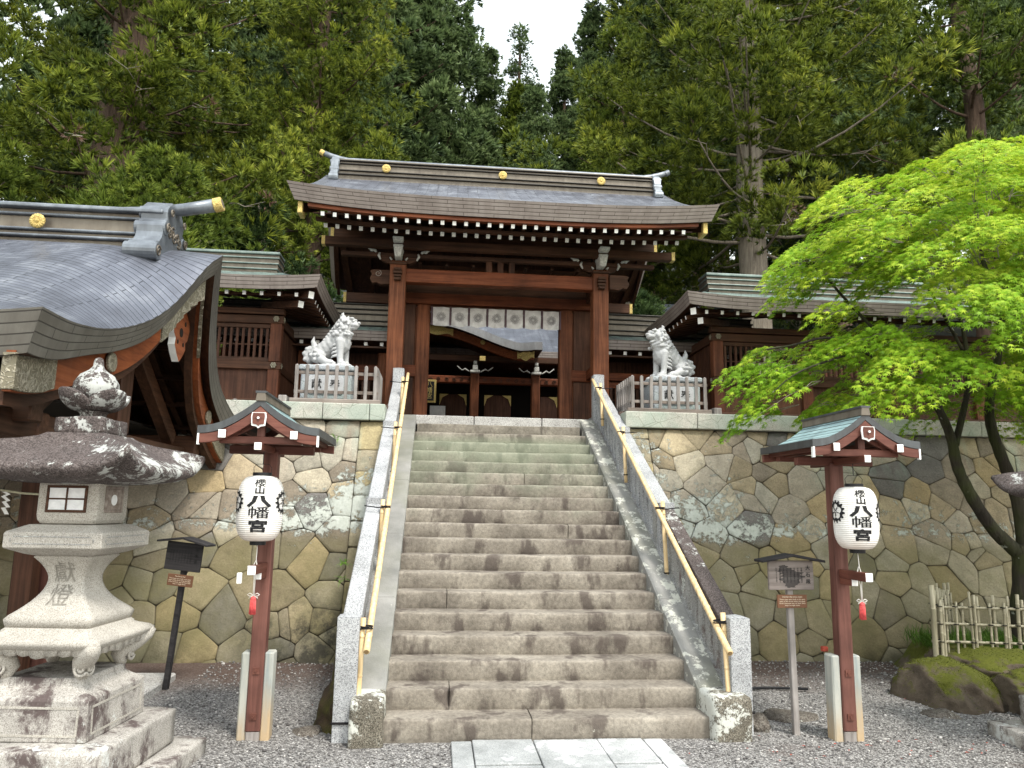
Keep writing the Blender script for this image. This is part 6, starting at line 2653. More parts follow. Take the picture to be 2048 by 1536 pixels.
def picket(sx, label):
    t = thing('picket_fence', label, 'fence', (sx*2.14, 3.95, TZ), 'weathered picket fences round the guardian lions', local=True)
    # local x runs outward from the stairs when sx>0
    first = None
    for i in range(9):
        x = -.485+i*.1215
        m = MB()
        j = random.Random(i*7+int(sx)).uniform(-.006, .006)
        m.hexa([(x-.021, -.025, .03), (x+.021, -.025, .03), (x+.021, .0, .03), (x-.021, .0, .03),
                (x-.021+j, -.025, .45), (x+.021+j, -.025, .45), (x+.021+j, .0, .45), (x-.021+j, .0, .45)])
        m.add([(x-.021+j, -.025, .45), (x+.021+j, -.025, .45), (x+.021+j, 0, .45), (x-.021+j, 0, .45), (x+j, -.0125, .468)], [(0, 1, 4), (1, 2, 4), (2, 3, 4), (3, 0, 4)])
        m.build('picket', 'wood_grey_z', t, bevel=.003)
    for side in ((1,) if sx < 0 else (-1,)):
        for i in range(7):
            y = .09+i*.115
            x = side*.50
            MB().box(x-.012, x+.012, y-.02, y+.02, .03, .455).build('picket', 'wood_grey_z', t, bevel=.003)
    for z in (.12, .36):
        MB().box(-.52, .52, 0.002, .028, z-.02, z+.02).build('rail', 'wood_grey_x', t, bevel=.003)
        x = (.485 if sx < 0 else -.485)
        MB().box(x-.014, x+.011, .03, .85, z-.02, z+.02).build('rail', 'wood_grey_z', t, bevel=.003)
    MB().box(-.56, .56, -.05, .03, -.04, .03).build('ground_sill', 'wood_grey_x', t, bevel=.008)
    x = (.5 if sx < 0 else -.5)
    MB().box(x-.04, x+.04, .032, .9, -.04, .03).build('ground_sill', 'wood_grey_z', t, bevel=.008)
    return t


picket(-1, 'weathered picket fence enclosing the left guardian lion')
picket(1, 'weathered picket fence enclosing the right guardian lion')
for sx in (-1, 1):
    MB_ = MB().box(sx*2.78-.05, sx*2.78+.05, 3.9, 4.1, 2.84, 2.94)
    o = MB_.build('timber_block', 'wood_grey_z', None, bevel=.008, loc=(sx*2.78, 4.0, 2.84))
    tag(o, ('short timber block at the outer end of the %s picket fence' % ('left' if sx < 0 else 'right')), 'timber block')

# ================================================================== BOULDERS, BAMBOO FENCE, LITTLE THINGS


MOSSY = []


def boulder(c, s, seed, label, mat='boulder', sub=5, amp=.2, group='mossy boulders right of the lantern post'):
    bm = bmesh.new()
    bmesh.ops.create_icosphere(bm, subdivisions=sub, radius=1)
    rf = random.Random(seed)
    FAC = []
    for _ in range(9):
        f = Vector((rf.gauss(0, 1), rf.gauss(0, 1), rf.gauss(0, .8))).normalized()
        FAC.append((f.x, f.y, f.z, rf.uniform(.74, .95)))
    for v in bm.verts:
        p = v.co.copy()
        p = Vector([math.copysign(abs(a)**.75, a) for a in p])
        n = vnoise(p.x*1.6+seed, p.y*1.6+seed*2, p.z*1.6)*amp+vnoise(p.x*5+seed, p.y*5, p.z*5+seed)*amp*.4+vnoise(p.x*13, p.y*13+seed, p.z*13)*amp*.16+vnoise(p.x*29, p.y*29+seed, p.z*29)*amp*.07
        p *= (1+n)
        for (fx, fy, fz, fd) in FAC:
            q = p.x*fx+p.y*fy+p.z*fz-fd
            if q > 0:
                p -= Vector((fx, fy, fz))*q*.8
        v.co = Vector((p.x*s[0], p.y*s[1], p.z*s[2]))
    me = bpy.data.meshes.new('boulder')
    bm.to_mesh(me)
    bm.free()
    me.materials.append(MAT[mat])
    me.polygons.foreach_set('use_smooth', [True]*len(me.polygons))
    o = bpy.data.objects.new('boulder', me)
    o.location = c
    COL.objects.link(o)
    tag(o, label, 'boulder', group)
    MOSSY.append((o, s, seed)) if mat == 'boulder' else None
    return o


boulder((3.72, 1.0, .07), (.40, .42, .29), 1.3, 'rounded mossy boulder, leftmost beneath the bamboo fence')
boulder((4.28, .62, .06), (.36, .34, .27), 4.1, 'mossy boulder second from the left, in front of the bamboo fence')
boulder((4.95, .55, .08), (.42, .38, .28), 7.7, 'mossy boulder at the right photo edge below the bamboo fence')
boulder((4.35, 1.35, .12), (.5, .4, .3), 9.2, 'mossy boulder partly hidden behind the front ones')
boulder((3.3, .55, -.03), (.18, .12, .07), 2.2, 'small low stone at the foot of the mossy boulders', 'plain_rock')
boulder((2.02, .62, -.06), (.28, .20, .11), 5.5, 'flat low stone half sunk in gravel beside the right notice board', sub=3, group=None) if False else None
o = boulder((2.0, .55, -.05), (.27, .18, .10), 5.5, 'flat low stone half sunk in gravel beside the right notice board', 'plain_rock')
o = boulder((1.62, .25, -.02), (.10, .12, .10), 6.5, 'dark rounded stone against the right newel block', 'plain_rock')
o = boulder((-1.72, .3, -.03), (.11, .14, .06), 3.5, 'small flat stone on gravel beside the left railing foot', 'plain_rock')

bf = thing('bamboo_fence', 'old grey bamboo lattice fence tied with black twine above the mossy boulders', 'fence', (4.4, 1.2, .3))
rr = random.Random(12)
tw = MB()
rows = [((3.86, 1.35), (6.1, 1.0)), ((3.90, 1.45), (4.8, 2.5))]
for (xa, ya), (xb, yb) in rows:
    L = math.hypot(xb-xa, yb-ya)
    dx, dy = (xb-xa)/L, (yb-ya)/L
    for z in (.44, .60, .76):
        culm(MB(), (xa-.05*dx, ya-.05*dy, z+rr.uniform(-.01, .01)), (xb, yb, z+rr.uniform(-.03, .0)), .013, .2, 8).build('rail', 'bamboo_old', bf, smooth=True)
    s = .03
    k = 0
    while s < L:
        off = .02 if k % 2 else -.02
        x, y = xa+dx*s-dy*off, ya+dy*s+dx*off
        h = rr.uniform(.78, .92)
        culm(MB(), (x, y, .22), (x+rr.uniform(-.015, .015), y, h), rr.uniform(.010, .016), .16, 8).build('upright', 'bamboo_old', bf, smooth=True)
        for z in (.44, .60, .76):
            ring(tw, (x, y, z), .020, .0045, (0, 0, 1), 8, 5)
        if k % 4 == 0:
            culm(MB(), (x+.03, y+.0, .22), (x+.03, y, h-.03), .014, .16, 8).build('upright', 'bamboo_old', bf, smooth=True)
        s += rr.uniform(.055, .085)
        k += 1
culm(MB(), (3.83, 1.34, .1), (3.83, 1.34, .95), .024, .3, 12).build('corner_post', 'bamboo_old', bf, smooth=True)
tw.build('twine', 'twine', bf)

# black cable on the gravel
cb = MB()
cb.tube([(1.5, .5, .02), (1.7, 1.0, .015), (1.95, 1.35, .03), (2.25, 1.45, .015), (2.6, 1.4, .012)], .012, 8)
o = cb.build('cable', 'black', None, smooth=True, loc=(1.7, 1.0, 0))
tag(o, 'black cable lying on gravel by the right wall foot', 'cable')
m = MB()
m.box(2.055, 2.10, .03, .07, .585, .622)
o = m.build('junction_box', 'rust', None, bevel=.006, loc=(2.06, .06, .6))
tag(o, 'small rusty red box on top of the stub behind the right lantern post', 'box')


# ================================================================== PLANTS


def leaf_mesh(name, V, F, tint, mat):
    me = bpy.data.meshes.new(name)
    V = np.asarray(V, np.float32)
    F = np.asarray(F, np.int32)
    me.vertices.add(len(V))
    me.vertices.foreach_set('co', V.ravel())
    k = F.shape[1]
    me.loops.add(F.size)
    me.loops.foreach_set('vertex_index', F.ravel())
    me.polygons.add(len(F))
    me.polygons.foreach_set('loop_start', np.arange(0, F.size, k, dtype=np.int32))
    me.polygons.foreach_set('loop_total', np.full(len(F), k, np.int32))
    me.update(calc_edges=True)
    a = me.color_attributes.new('tint', 'FLOAT_COLOR', 'POINT')
    arr = np.ones((len(V), 4), np.float32)
    arr[:, :2] = tint
    arr[:, 2] = 0
    a.data.foreach_set('color', arr.ravel())
    me.materials.append(MAT[mat])
    return me


def unit(a):
    return a/(np.linalg.norm(a, axis=-1, keepdims=True)+1e-9)


def blades(P, D, L, Wd, tipc, tv, rng, bend=.25, flat=None):
    """tapering kite-shaped blades: P base, D direction, L length, Wd width"""
    n = len(P)
    side = unit(np.cross(D, rng.normal(size=(n, 3)))) if flat is None else unit(np.cross(D, flat))
    D2 = unit(D+bend*np.array([0, 0, 1.0]))
    Bm = P+D*(L*.5)[:, None]
    C = Bm+D2*(L*.5)[:, None]
    w = Wd[:, None]
    V = np.stack([P, Bm+side*w*.5, C, Bm-side*w*.5], 1).reshape(-1, 3)
    F = (np.arange(n)*4)[:, None]+np.arange(4)[None]
    t = np.zeros((n, 4, 2), np.float32)
    t[:, 1, 0] = t[:, 3, 0] = tipc*.6
    t[:, 2, 0] = tipc
    t[:, :, 1] = tv[:, None]
    return V, F, t.reshape(-1, 2)


def grass_patch(name, pts, h, label):
    rng = np.random.default_rng(3)
    n = len(pts)
    D = unit(np.stack([rng.normal(0, .35, n), rng.normal(0, .35, n), np.ones(n)], 1))
    V, F, T = blades(np.array(pts), D, rng.uniform(.5, 1, n)*h, np.full(n, .006), rng.uniform(.3, 1, n), rng.uniform(.2, 1, n), rng, -.3)
    me = leaf_mesh(name, V, F, T, 'grass')
    o = bpy.data.objects.new(name, me)
    COL.objects.link(o)
    o['label'] = label
    o['category'] = 'grass'
    o['kind'] = 'stuff'
    return o


rr = random.Random(4)
grass_patch('grass', [(rr.uniform(4.05, 6), rr.uniform(1.3, 2.2), .26+.08*rr.random()) for _ in range(5200)], .2, 'green grass growing behind the bamboo fence')
m = MB()
m.grid(lambda u, v: (4.0+3.0*u, .9+1.7*v, -.06+.40*min(1, 3.2*math.sin(PI*u))*min(1, 2.6*math.sin(PI*v))), 24, 14)
struct(m.build('planting_bed', 'boulder', smooth=True))


def fern(name, c, n, L, label, seed, up=.3):
    rng = np.random.default_rng(seed)
    Vs, Fs, Ts = [], [], []
    nb = 0
    for k in range(n):
        a = rng.uniform(0, 2*PI)
        d = np.array([math.cos(a)*.7, -abs(math.sin(a))*.8, rng.uniform(-.5, 1)+up])
        d /= np.linalg.norm(d)
        ln = L*rng.uniform(.5, 1)
        m_ = 14
        t = np.repeat(np.linspace(.15, 1, m_), 2)
        P = np.array(c)+d*(t*ln)[:, None]+np.array([0, 0, -.35*ln])*(t**2)[:, None]
        s = np.tile([1, -1], m_)
        pr = unit(np.cross(d, [0, 0, 1]))
        D = unit(pr[None]*s[:, None]+d*.6)
        V, F, T = blades(P, D, ln*.24*(1.1-t), np.full(len(P), ln*.05), rng.uniform(.5, 1, len(P)), np.full(len(P), rng.uniform(.5, 1)), rng, 0, flat=np.array([0, -.5, .8])+0*D)
        Vs.append(V)
        Fs.append(F+nb)
        nb += len(V)
        Ts.append(T)
    me = leaf_mesh(name, np.concatenate(Vs), np.concatenate(Fs), np.concatenate(Ts), 'grass')
    o = bpy.data.objects.new(name, me)
    COL.objects.link(o)
    tag(o, label, 'fern')
    return o


for o, s_, seed in MOSSY:
    rng = np.random.default_rng(int(seed*10))
    P, D = [], []
    for v in o.data.vertices:
        n = v.normal
        k = n.z*.5+.5*vnoise(v.co.x*7+seed, v.co.y*7, v.co.z*7)+.3*vnoise(v.co.x*21, v.co.y*21+seed, 0)
        if k > .30 and n.z > -.1:
            for _ in range(5):
                P.append([v.co.x+rng.normal(0, .006), v.co.y+rng.normal(0, .006), v.co.z+rng.normal(0, .001)])
                D.append([n.x+rng.normal(0, .6), n.y+rng.normal(0, .6), n.z+.3])
    n = len(P)
    V, F, T = blades(np.array(P), unit(np.array(D)), rng.uniform(.006, .016, n), np.full(n, .004), rng.uniform(0, 1, n), rng.uniform(0, .9, n), rng, 0)
    mo = bpy.data.objects.new('moss', leaf_mesh('moss', V, F, T, 'moss'))
    COL.objects.link(mo)
    mo.parent = o
fern('fern', (-2.06, 3.62, 2.38), 12, .16, 'small bright fern growing out of the left wall below its coping', 1)
fern('fern', (-1.62, 1.2, 1.10), 14, .14, 'small fern sprouting on the mossy flank beside the left railing', 2)
fern('fern', (-1.66, 1.5, .95), 10, .12, 'tiny fern low on the mossy flank left of the stairs', 3)
# ================================================================== TREES


def clump_blades(C, R, OUT, n, rng, tv, Lf=(.55, 1.0), wf=.085, upb=.35, sub=14):
    """puffs of foliage: each puff (C centre, R radius, OUT direction) carries sub-tufts over its
    outer side, each sub-tuft a spray of short shoots"""
    k = len(C)
    i1 = np.repeat(np.arange(k), sub)
    d1 = unit(OUT[i1]*.4+unit(rng.normal(size=(k*sub, 3)))*.9+np.array([0, 0, .5]))
    r1 = R[i1]
    c1 = C[i1]+d1*(r1*rng.uniform(.35, .62, k*sub))[:, None]*np.array([1, 1, .8])
    ns = max(3, n//sub)
    i2 = np.repeat(np.arange(k*sub), ns)
    D = unit(d1[i2]*1.15+unit(rng.normal(size=(k*sub*ns, 3)))*.72+np.array([0, 0, -.02]))
    r = r1[i2]*rng.uniform(.34, .56, k*sub)[i2]
    P = c1[i2]-D*(r*.2)[:, None]
    m = len(P)
    L = r*rng.uniform(*Lf, m)
    W = r*wf*1.25*rng.uniform(.7, 1.3, m)
    return blades(P, D, L, W, rng.uniform(.3, 1, m), np.clip(tv[i1][i2]+rng.normal(0, .12, k*sub)[i2]+rng.normal(0, .04, m), 0, 1), rng, .15)


def cedar_crown(seed, H, base, Rmax, nbr, per, tuft, nsh, wf=.085, shape=1.0, droop=.12, lo=.35, sector=None, short=.3):
    """returns crown mesh arrays and limb curves"""
    rng = np.random.default_rng(seed)
    Cs, Rs, Os, Ts, limbs = [], [], [], [], []
    for b in range(nbr):
        t = (b+rng.uniform(0, 1))/nbr
        h = base+(H-base)*t**.95
        if sector is None:
            a = rng.uniform(0, 2*PI)
        else:
            a = rng.uniform(*sector)
        L = Rmax*((1-t)**.75)*rng.uniform(.6, 1.05)*shape+Rmax*.07
        if rng.random() < short:
            L *= rng.uniform(.25, .5)
        d = np.array([math.cos(a), math.sin(a), 0])
        up = rng.uniform(-droop, .28)+.35*t
        bt = rng.uniform(.15, .95)
        pts = []
        for q in range(7):
            s = q/6
            p = np.array([0, 0, h])+d*L*s+np.array([0, 0, L*(up*s-.25*s*(1-s)+.18*s*s)])
            pts.append(p)
        limbs.append((pts, L))
        m_ = max(4, int(per*(L/Rmax)+3))
        for j in range(m_):
            s = lo*min(1, L/Rmax*1.6)+(1-lo*min(1, L/Rmax*1.6))*((j+rng.uniform(0, 1))/m_)
            qi = min(5, int(s*6))
            p = pts[qi]+(pts[qi+1]-pts[qi])*(s*6-qi)
            side = np.array([-d[1], d[0], 0])
            spread = L*.30*(1.15-s)+tuft*.5
            off = side*rng.normal(0, 1)*spread*.6+np.array([0, 0, 1])*rng.normal(0, .35)*spread*.5
            Cs.append(p+off)
            Rs.append(tuft*rng.uniform(.5, 1.35))
            Os.append(unit(d*.8+off/(np.linalg.norm(off)+.01)*.4+np.array([0, 0, .25])))
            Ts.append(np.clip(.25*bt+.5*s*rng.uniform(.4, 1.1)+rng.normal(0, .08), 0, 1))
    V, F, T = clump_blades(np.array(Cs), np.array(Rs), np.array(Os), nsh, rng, np.array(Ts), wf=wf)
    return V, F, T, limbs


def trunk_mb(H, r0, limbs=(), seed=0, rt=.05, lr=.028, nl=None, z0=-1.0):
    m = MB()
    pts, rad = [], []
    for i in range(13):
        t = i/12
        z = z0+(H-z0)*t
        pts.append((.12*vnoise(z*.3, seed)*t*2, .12*vnoise(z*.27, seed+5)*t*2, z))
        rad.append(r0*(1-t)**.8+rt*t+r0*.45*max(0, 1-t*9))
    m.tube(pts, rad, 14)
    for k, (lp, L) in enumerate(limbs):
        if nl and k % nl:
            continue
        m.tube(lp[:6], [lr*L**.6*(1-.8*i/5)+.008 for i in range(6)], 5, cap=False)
    return m


def tree(name, loc, label, crown_me, trunk_me, group, rz=0, s=1.0, trunk_mat='bark'):
    t = thing(name, label, 'tree', loc, group, local=True, rz=rz)
    t.scale = (s, s, s)
    for nm, me in (('crown', crown_me), ('trunk', trunk_me)):
        if me is None:
            continue
        o = bpy.data.objects.new(nm, me)
        COL.objects.link(o)
        o.parent = t
    return t


def mk_trunk(mb, mat):
    o = mb.build('trunk', mat, None, smooth=True)
    me = o.data
    bpy.data.objects.remove(o)
    return me


# --- far cedars on the slope: four crowns shared between many trees
FAR = []
for i, (H, R, seed, mt) in enumerate(((24, 3.6, 21, 'cedar_cool'), (26, 4.2, 22, 'cedar_cool'), (22, 3.3, 23, 'cedar'), (25, 3.9, 24, 'cedar_cool'))):
    V, F, T, limbs = cedar_crown(seed, H, H*.16, R, 150, 12, .88, 160, wf=.13, droop=.1, lo=.3)
    FAR.append((leaf_mesh('cedar_crown', V, F, T, mt), mk_trunk(trunk_mb(H, .42, limbs, i, nl=3), 'bark_red'), H))
V, F, T, limbs = cedar_crown(29, 22, 6, 3.0, 70, 9, .62, 90, wf=.13, droop=.1, lo=.35)
FAR.append((leaf_mesh('cedar_crown', V, F, T, 'cedar_cool'), mk_trunk(trunk_mb(22, .3, limbs, 9, nl=2), 'bark_red'), 22))
GF = 'tall cedars on the slope behind the gate'
far_list = [
    # x, y, variant, top px y is set by scale, rotation
    (-4.2, 30, 1, 1.25, .3, 'tall blue-green cedar behind the left end of the gate ridge'),
    (-1.9, 33, 0, 1.12, 1.4, 'full cedar rising behind the gate ridge, left of the white sky gap'),
    (1.3, 36, 0, .72, 0.6, 'shorter cedar forming the left shoulder of the white sky gap'),
    (3.0, 34, 2, .66, 3.3, 'bushy cedar low under the left part of the white sky gap'),
    (7.6, 35, 3, .66, 1.2, 'bushy cedar low under the right part of the white sky gap'),
    (9.0, 41, 3, .86, 2.5, 'shorter cedar forming the right shoulder of the white sky gap'),
    (5.2, 31, 1, .60, 5.5, 'low full cedar beneath the white sky gap'),
    (4.2, 46, 4, .98, 2.2, 'slender distant cedar whose tip stands alone in the white sky gap'),
    (11.6, 37, 3, 1.22, 4.0, 'tall cedar just right of the white sky gap'),
    (-8.5, 33, 3, 1.25, 5.2, 'tall dark cedar behind the trees at upper left of the gate'),
    (-3.6, 42, 3, .95, .9, 'cedar further back, its top between the two tall cedars left of the sky gap'),
    (13.5, 34, 1, 1.25, 3.1, 'broad cedar on the slope right of the sky gap'),
    (6.8, 28, 2, .62, 2.9, 'low rounded young cedar behind the right half of the gate ridge'),
    (3.0, 26, 0, .52, 1.9, 'short bushy cedar directly behind the middle gilt crest of the gate ridge'),
    (-6.0, 24, 2, .62, 3.9, 'short cedar behind the left verge of the gate roof'),
]
for x, y, k, s, rz, lab in far_list:
    tree('cedar_tree', (x, y, hill_z(x, y)), lab, FAR[k][0], FAR[k][1], GF, rz, s)
back_labels = ['dim cedar filling the dark of the forest, %s', ]
spots = [(-34, 40), (-27, 30), (-21, 38), (-16, 30), (-12.5, 42), (-19, 48), (-27, 50), (18.5, 40), (22, 31), (28, 39), (34, 32), (30, 50), (22, 52), (40, 42), (15, 48), (-40, 50), (17, 26), (24, 23), (31, 24), (-24, 23), (-33, 27), (-14, 22.5)]
for i, (x, y) in enumerate(spots):
    side = 'at the left' if x < 0 else 'at the right'
    k = i % 4
    t = tree('cedar_tree', (x, y, hill_z(x, y)), 'shaded forest cedar %s of the photo, mostly hidden by nearer trees' % side, FAR[k][0], FAR[k][1], 'forest cedars in the shade ' + side, i*1.3, 1.15+.12*math.sin(i*2.1))

# --- near cedars
rng = np.random.default_rng(5)


def near_cedar(x, y, H, base, R, seed, label, mat, nbr, per, tuft, nsh, r0, wf=.075, z0=TZ, sector=None, bark_='bark', droop=.25, nl=1, shape=1.0, rt=.1, lo=.3, dead=0):
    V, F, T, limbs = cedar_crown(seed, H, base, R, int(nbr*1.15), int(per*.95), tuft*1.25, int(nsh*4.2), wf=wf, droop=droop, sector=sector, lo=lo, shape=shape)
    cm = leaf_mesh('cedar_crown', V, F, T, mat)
    tm = mk_trunk(trunk_mb(H, r0, limbs, seed, rt=rt, nl=nl, lr=.016), bark_)
    t = tree('cedar_tree', (x, y, z0), label, cm, tm, 'great cedars close behind the roofs', 0, 1)
    if dead:
        rg = np.random.default_rng(seed+500)
        cand = [(p, L) for p, L in limbs if p[-1][1] < .2 and L > R*.3]
        C, O = [], []
        for _ in range(dead):
            p, L = cand[rg.integers(0, len(cand))]
            a = Vector(p[4])
            d = Vector(p[6])-a
            out = Vector((d.x+rg.normal(0, .5), d.y-rg.uniform(.2, 1.0), rg.uniform(-.9, .2))).normalized()
            ln = rg.uniform(.5, 1.4)
            q = [a, a+out*ln*.35+Vector((0, 0, -.05)), a+out*ln*.7+Vector((rg.normal(0, .1), 0, rg.normal(0, .12))), a+out*ln+Vector((rg.normal(0, .15), 0, rg.normal(-.05, .15)))]
            tw = MB()
            tw.tube(q, [.016, .012, .009, .004], 5, cap=False)
            tw.tube([q[2], q[2]+Vector((rg.normal(0, .25), -.1, rg.normal(0, .25)))], [.007, .003], 4, cap=False)
            tw.build('dead_twig', 'twig_pale', t, smooth=True)
            if rg.random() < .45:
                C.append(q[3][:])
                O.append([out.x, out.y, -.4])
        if C:
            C = np.array(C)
            V, F, T = clump_blades(C, rg.uniform(.22, .4, len(C)), np.array(O), 70, rg, rg.uniform(.2, .9, len(C)), wf=.07)
            o = bpy.data.objects.new('dead_foliage', leaf_mesh('dead_foliage', V, F, T, 'dead'))
            COL.objects.link(o)
            o.parent = t
    return t


near_cedar(-8.6, 12.0, 17, 3.6, 5.6, 31, 'great old cedar with thick pale trunk high at upper left of the photo', 'cedar_gold', 92, 24, .50, 44, .62, sector=(-PI, PI*1.0), bark_='bark_red', rt=.3, dead=14)
near_cedar(-4.6, 15.5, 17, 3.0, 4.3, 35, 'leafy cedar between the left hall roof and the gate roof', 'cedar_gold', 95, 20, .45, 42, .30, bark_='bark_red')
near_cedar(-12.3, 9.5, 13, 3.0, 3.9, 32, 'cedar with yellow-green tips at the upper left edge', 'cedar_gold', 60, 20, .5, 44, .3)
near_cedar(-6.6, 9.6, 5.4, .2, 2.9, 33, 'young spreading cedar just above the left hall ridge', 'cedar', 60, 22, .42, 46, .12, wf=.07, shape=1.1)
near_cedar(-10.0, 9.0, 5.8, .2, 2.6, 36, 'young spreading cedar above the left end of the hall ridge', 'cedar', 46, 22, .42, 46, .12, wf=.07, shape=1.1)
near_cedar(7.45, 13.2, 19, 5.4, 6.0, 41, 'great cedar with bare grey trunk rising behind the right pavilion', 'cedar_gold', 105, 26, .52, 44, .42, sector=(-PI, PI), bark_='bark', droop=.3, rt=.2, dead=26)
near_cedar(13.6, 12.6, 18, 5.0, 5.4, 42, 'dark-limbed cedar at the upper right, behind the maple top', 'cedar', 70, 22, .5, 42, .36, droop=.35, bark_='bark_red', dead=22)
near_cedar(16.2, 10.5, 13, 3.0, 4.2, 43, 'blue-green cedar at the upper right edge of the photo', 'cedar_cool', 50, 18, .46, 42, .3, bark_='bark_red')
near_cedar(4.9, 17.5, 15, 1.5, 3.6, 44, 'fine-leaved cedar between the gate roof and the right trunk', 'cedar', 90, 18, .42, 40, .25, bark_='bark_red')
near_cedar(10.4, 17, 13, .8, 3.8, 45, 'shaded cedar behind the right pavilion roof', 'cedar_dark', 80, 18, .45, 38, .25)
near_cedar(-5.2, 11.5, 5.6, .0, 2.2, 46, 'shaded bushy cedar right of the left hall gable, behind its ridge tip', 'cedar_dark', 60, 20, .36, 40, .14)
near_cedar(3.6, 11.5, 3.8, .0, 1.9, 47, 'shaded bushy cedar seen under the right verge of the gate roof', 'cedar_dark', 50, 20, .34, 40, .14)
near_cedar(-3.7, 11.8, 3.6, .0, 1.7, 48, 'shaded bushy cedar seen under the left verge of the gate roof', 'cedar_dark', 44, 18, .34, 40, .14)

# ---- Japanese maple
maple = thing('maple_tree', 'Japanese maple with bright lime-green star leaves spreading over the right wall', 'tree', (5.0, 1.75, 0))
crown_poly = [(1425, 715), (1455, 690), (1520, 650), (1560, 600), (1548, 560), (1565, 510), (1625, 455), (1640, 410), (1678, 358), (1745, 345), (1800, 352), (1850, 305), (1905, 283), (2048, 272),
              (2300, 250), (2420, 500), (2400, 800), (2200, 870), (2048, 868), (1990, 840), (1900, 800), (1850, 815), (1760, 775), (1700, 812), (1630, 832), (1560, 800), (1535, 820), (1520, 868), (1500, 850), (1490, 800), (1520, 760), (1470, 735)]


def inside(poly, x, y):
    c = False
    n = len(poly)
    for i in range(n):
        x1, y1 = poly[i]
        x2, y2 = poly[(i+1) % n]
        if (y1 > y) != (y2 > y) and x < (x2-x1)*(y-y1)/(y2-y1)+x1:
            c = not c
    return c


rng = np.random.default_rng(17)
pads = []
tries = 0
while len(pads) < 450 and tries < 20000:
    tries += 1
    px, py = rng.uniform(1425, 2400), rng.uniform(270, 868)
    if not inside(crown_poly, px+12, py-12) or not inside(crown_poly, px-14, py+4):
        continue
    # thinner where the pavilion shows through
    if 1500 < px < 1640 and 590 < py < 690 and rng.random() < .93:
        continue
    if 1640 < px < 1860 and 560 < py < 640 and rng.random() < .88:
        continue
    if (px-1925)**2+((py-640)*1.0)**2 < 55**2 and rng.random() < .8:
        continue
    if 1850 < px < 2010 and 730 < py < 800 and rng.random() < .7:
        continue
    if 1600 < px < 1780 and 690 < py < 765 and rng.random() < .7:
        continue
    fx = min(1, max(0, (px-1425)/500))
    y = rng.uniform(1.55-1.15*fx, 1.75+1.3*fx)
    p = at(px, py, y)
    pads.append((p[0], p[1], p[2], px, py))
star = []
for i in range(7):
    ang = (-135+45*i)*PI/180
    ln = [.42, .72, .93, 1.0, .93, .72, .42][i]
    star.append((ln*math.sin(ang), ln*math.cos(ang)))
    if i < 6:
        a2 = ang+22.5*PI/180
        star.append((.24*math.sin(a2), .24*math.cos(a2)))
star = np.array([(0, -.08)]+star)     # 1+13 points
NSt = len(star)
LV, LT = [], []
trunk_c = np.array([5.0, 1.75, 2.6])
base_i = 0
Vs, Ts = [], []
twig = MB()
for (x, y, z, px, py) in pads:
    c = np.array([x, y, z])
    out = c-trunk_c
    out[2] *= .3
    out = unit(out)
    rad = rng.uniform(.18, .36)
    n = int(125*(rad/.25)**2)
    # flattened drooping spray
    a = rng.uniform(0, 2*PI, n)
    r = rad*np.sqrt(rng.uniform(0, 1, n))
    lp = np.stack([r*np.cos(a), r*np.sin(a), np.zeros(n)], 1)
    lp += out*rad*.4
    fall = (lp@out)
    lp[:, 2] += -.50*fall-.55*(r**2)/rad+rng.normal(0, .014, n)
    P = c+lp
    nrm = unit(np.array([0, -.25, 1.0])+out*.55+rng.normal(0, .33, (n, 3)))
    tipd = unit(out*.7+lp*2.2+np.array([0, 0, -.55])+rng.normal(0, .35, (n, 3)))
    tx = unit(np.cross(tipd, nrm))
    ty = unit(np.cross(nrm, tx))
    s = rng.uniform(.038, .060, n)
    loc = (star[None, :, 0, None]*tx[:, None, :]+star[None, :, 1, None]*ty[:, None, :])*s[:, None, None]
    # droop of lobes
    loc -= nrm[:, None, :]*(np.hypot(star[:, 0], star[:, 1])[None, :, None]**2)*(s*.32)[:, None, None]
    Vs.append((P[:, None, :]+loc).reshape(-1, 3))
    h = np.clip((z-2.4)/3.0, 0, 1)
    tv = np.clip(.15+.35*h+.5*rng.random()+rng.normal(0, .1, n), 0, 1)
    tt = np.zeros((n, NSt, 2), np.float32)
    tt[:, :, 0] = rng.uniform(.2, 1, n)[:, None]
    tt[:, :, 1] = tv[:, None]
    Ts.append(tt.reshape(-1, 2))
    # twigs of the spray
    root = c-out*rad*1.2+np.array([0, 0, .03])
    for q in range(2):
        j = rng.integers(0, n)
        twig.tube([root, (root+P[j])/2+np.array([0, 0, .03]), P[j]], [.005, .0035, .0015], 4, cap=False)
V = np.concatenate(Vs)-np.array([5.0, 1.75, 0])
T = np.concatenate(Ts)
nl = len(V)//NSt
b = (np.arange(nl)*NSt)[:, None]
tri = np.array([[0, i+1, i+2] for i in range(NSt-2)]+[[0, NSt-1, 1]])
F = (b[:, :, None]+tri[None]).reshape(-1, 3)
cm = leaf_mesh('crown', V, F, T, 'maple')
co = bpy.data.objects.new('crown', cm)
COL.objects.link(co)
co.parent = maple
# trunk and limbs
A3 = lambda px, py, y: tuple(at(px, py, y))
tk = MB()


def limb(pts, r0, r1, n=9):
    k = len(pts)
    # smooth by midpoint subdivision
    P = [Vector(p) for p in pts]
    for _ in range(2):
        Q = [P[0]]
        for a, b_ in zip(P[:-1], P[1:]):
            Q += [a*.75+b_*.25, a*.25+b_*.75]
        Q.append(P[-1])
        P = Q
    m_ = len(P)
    tk.tube(P, [(r0+(r1-r0)*i/(m_-1))*(1+.10*vnoise(i*1.7, r0*40)) for i in range(m_)], n)


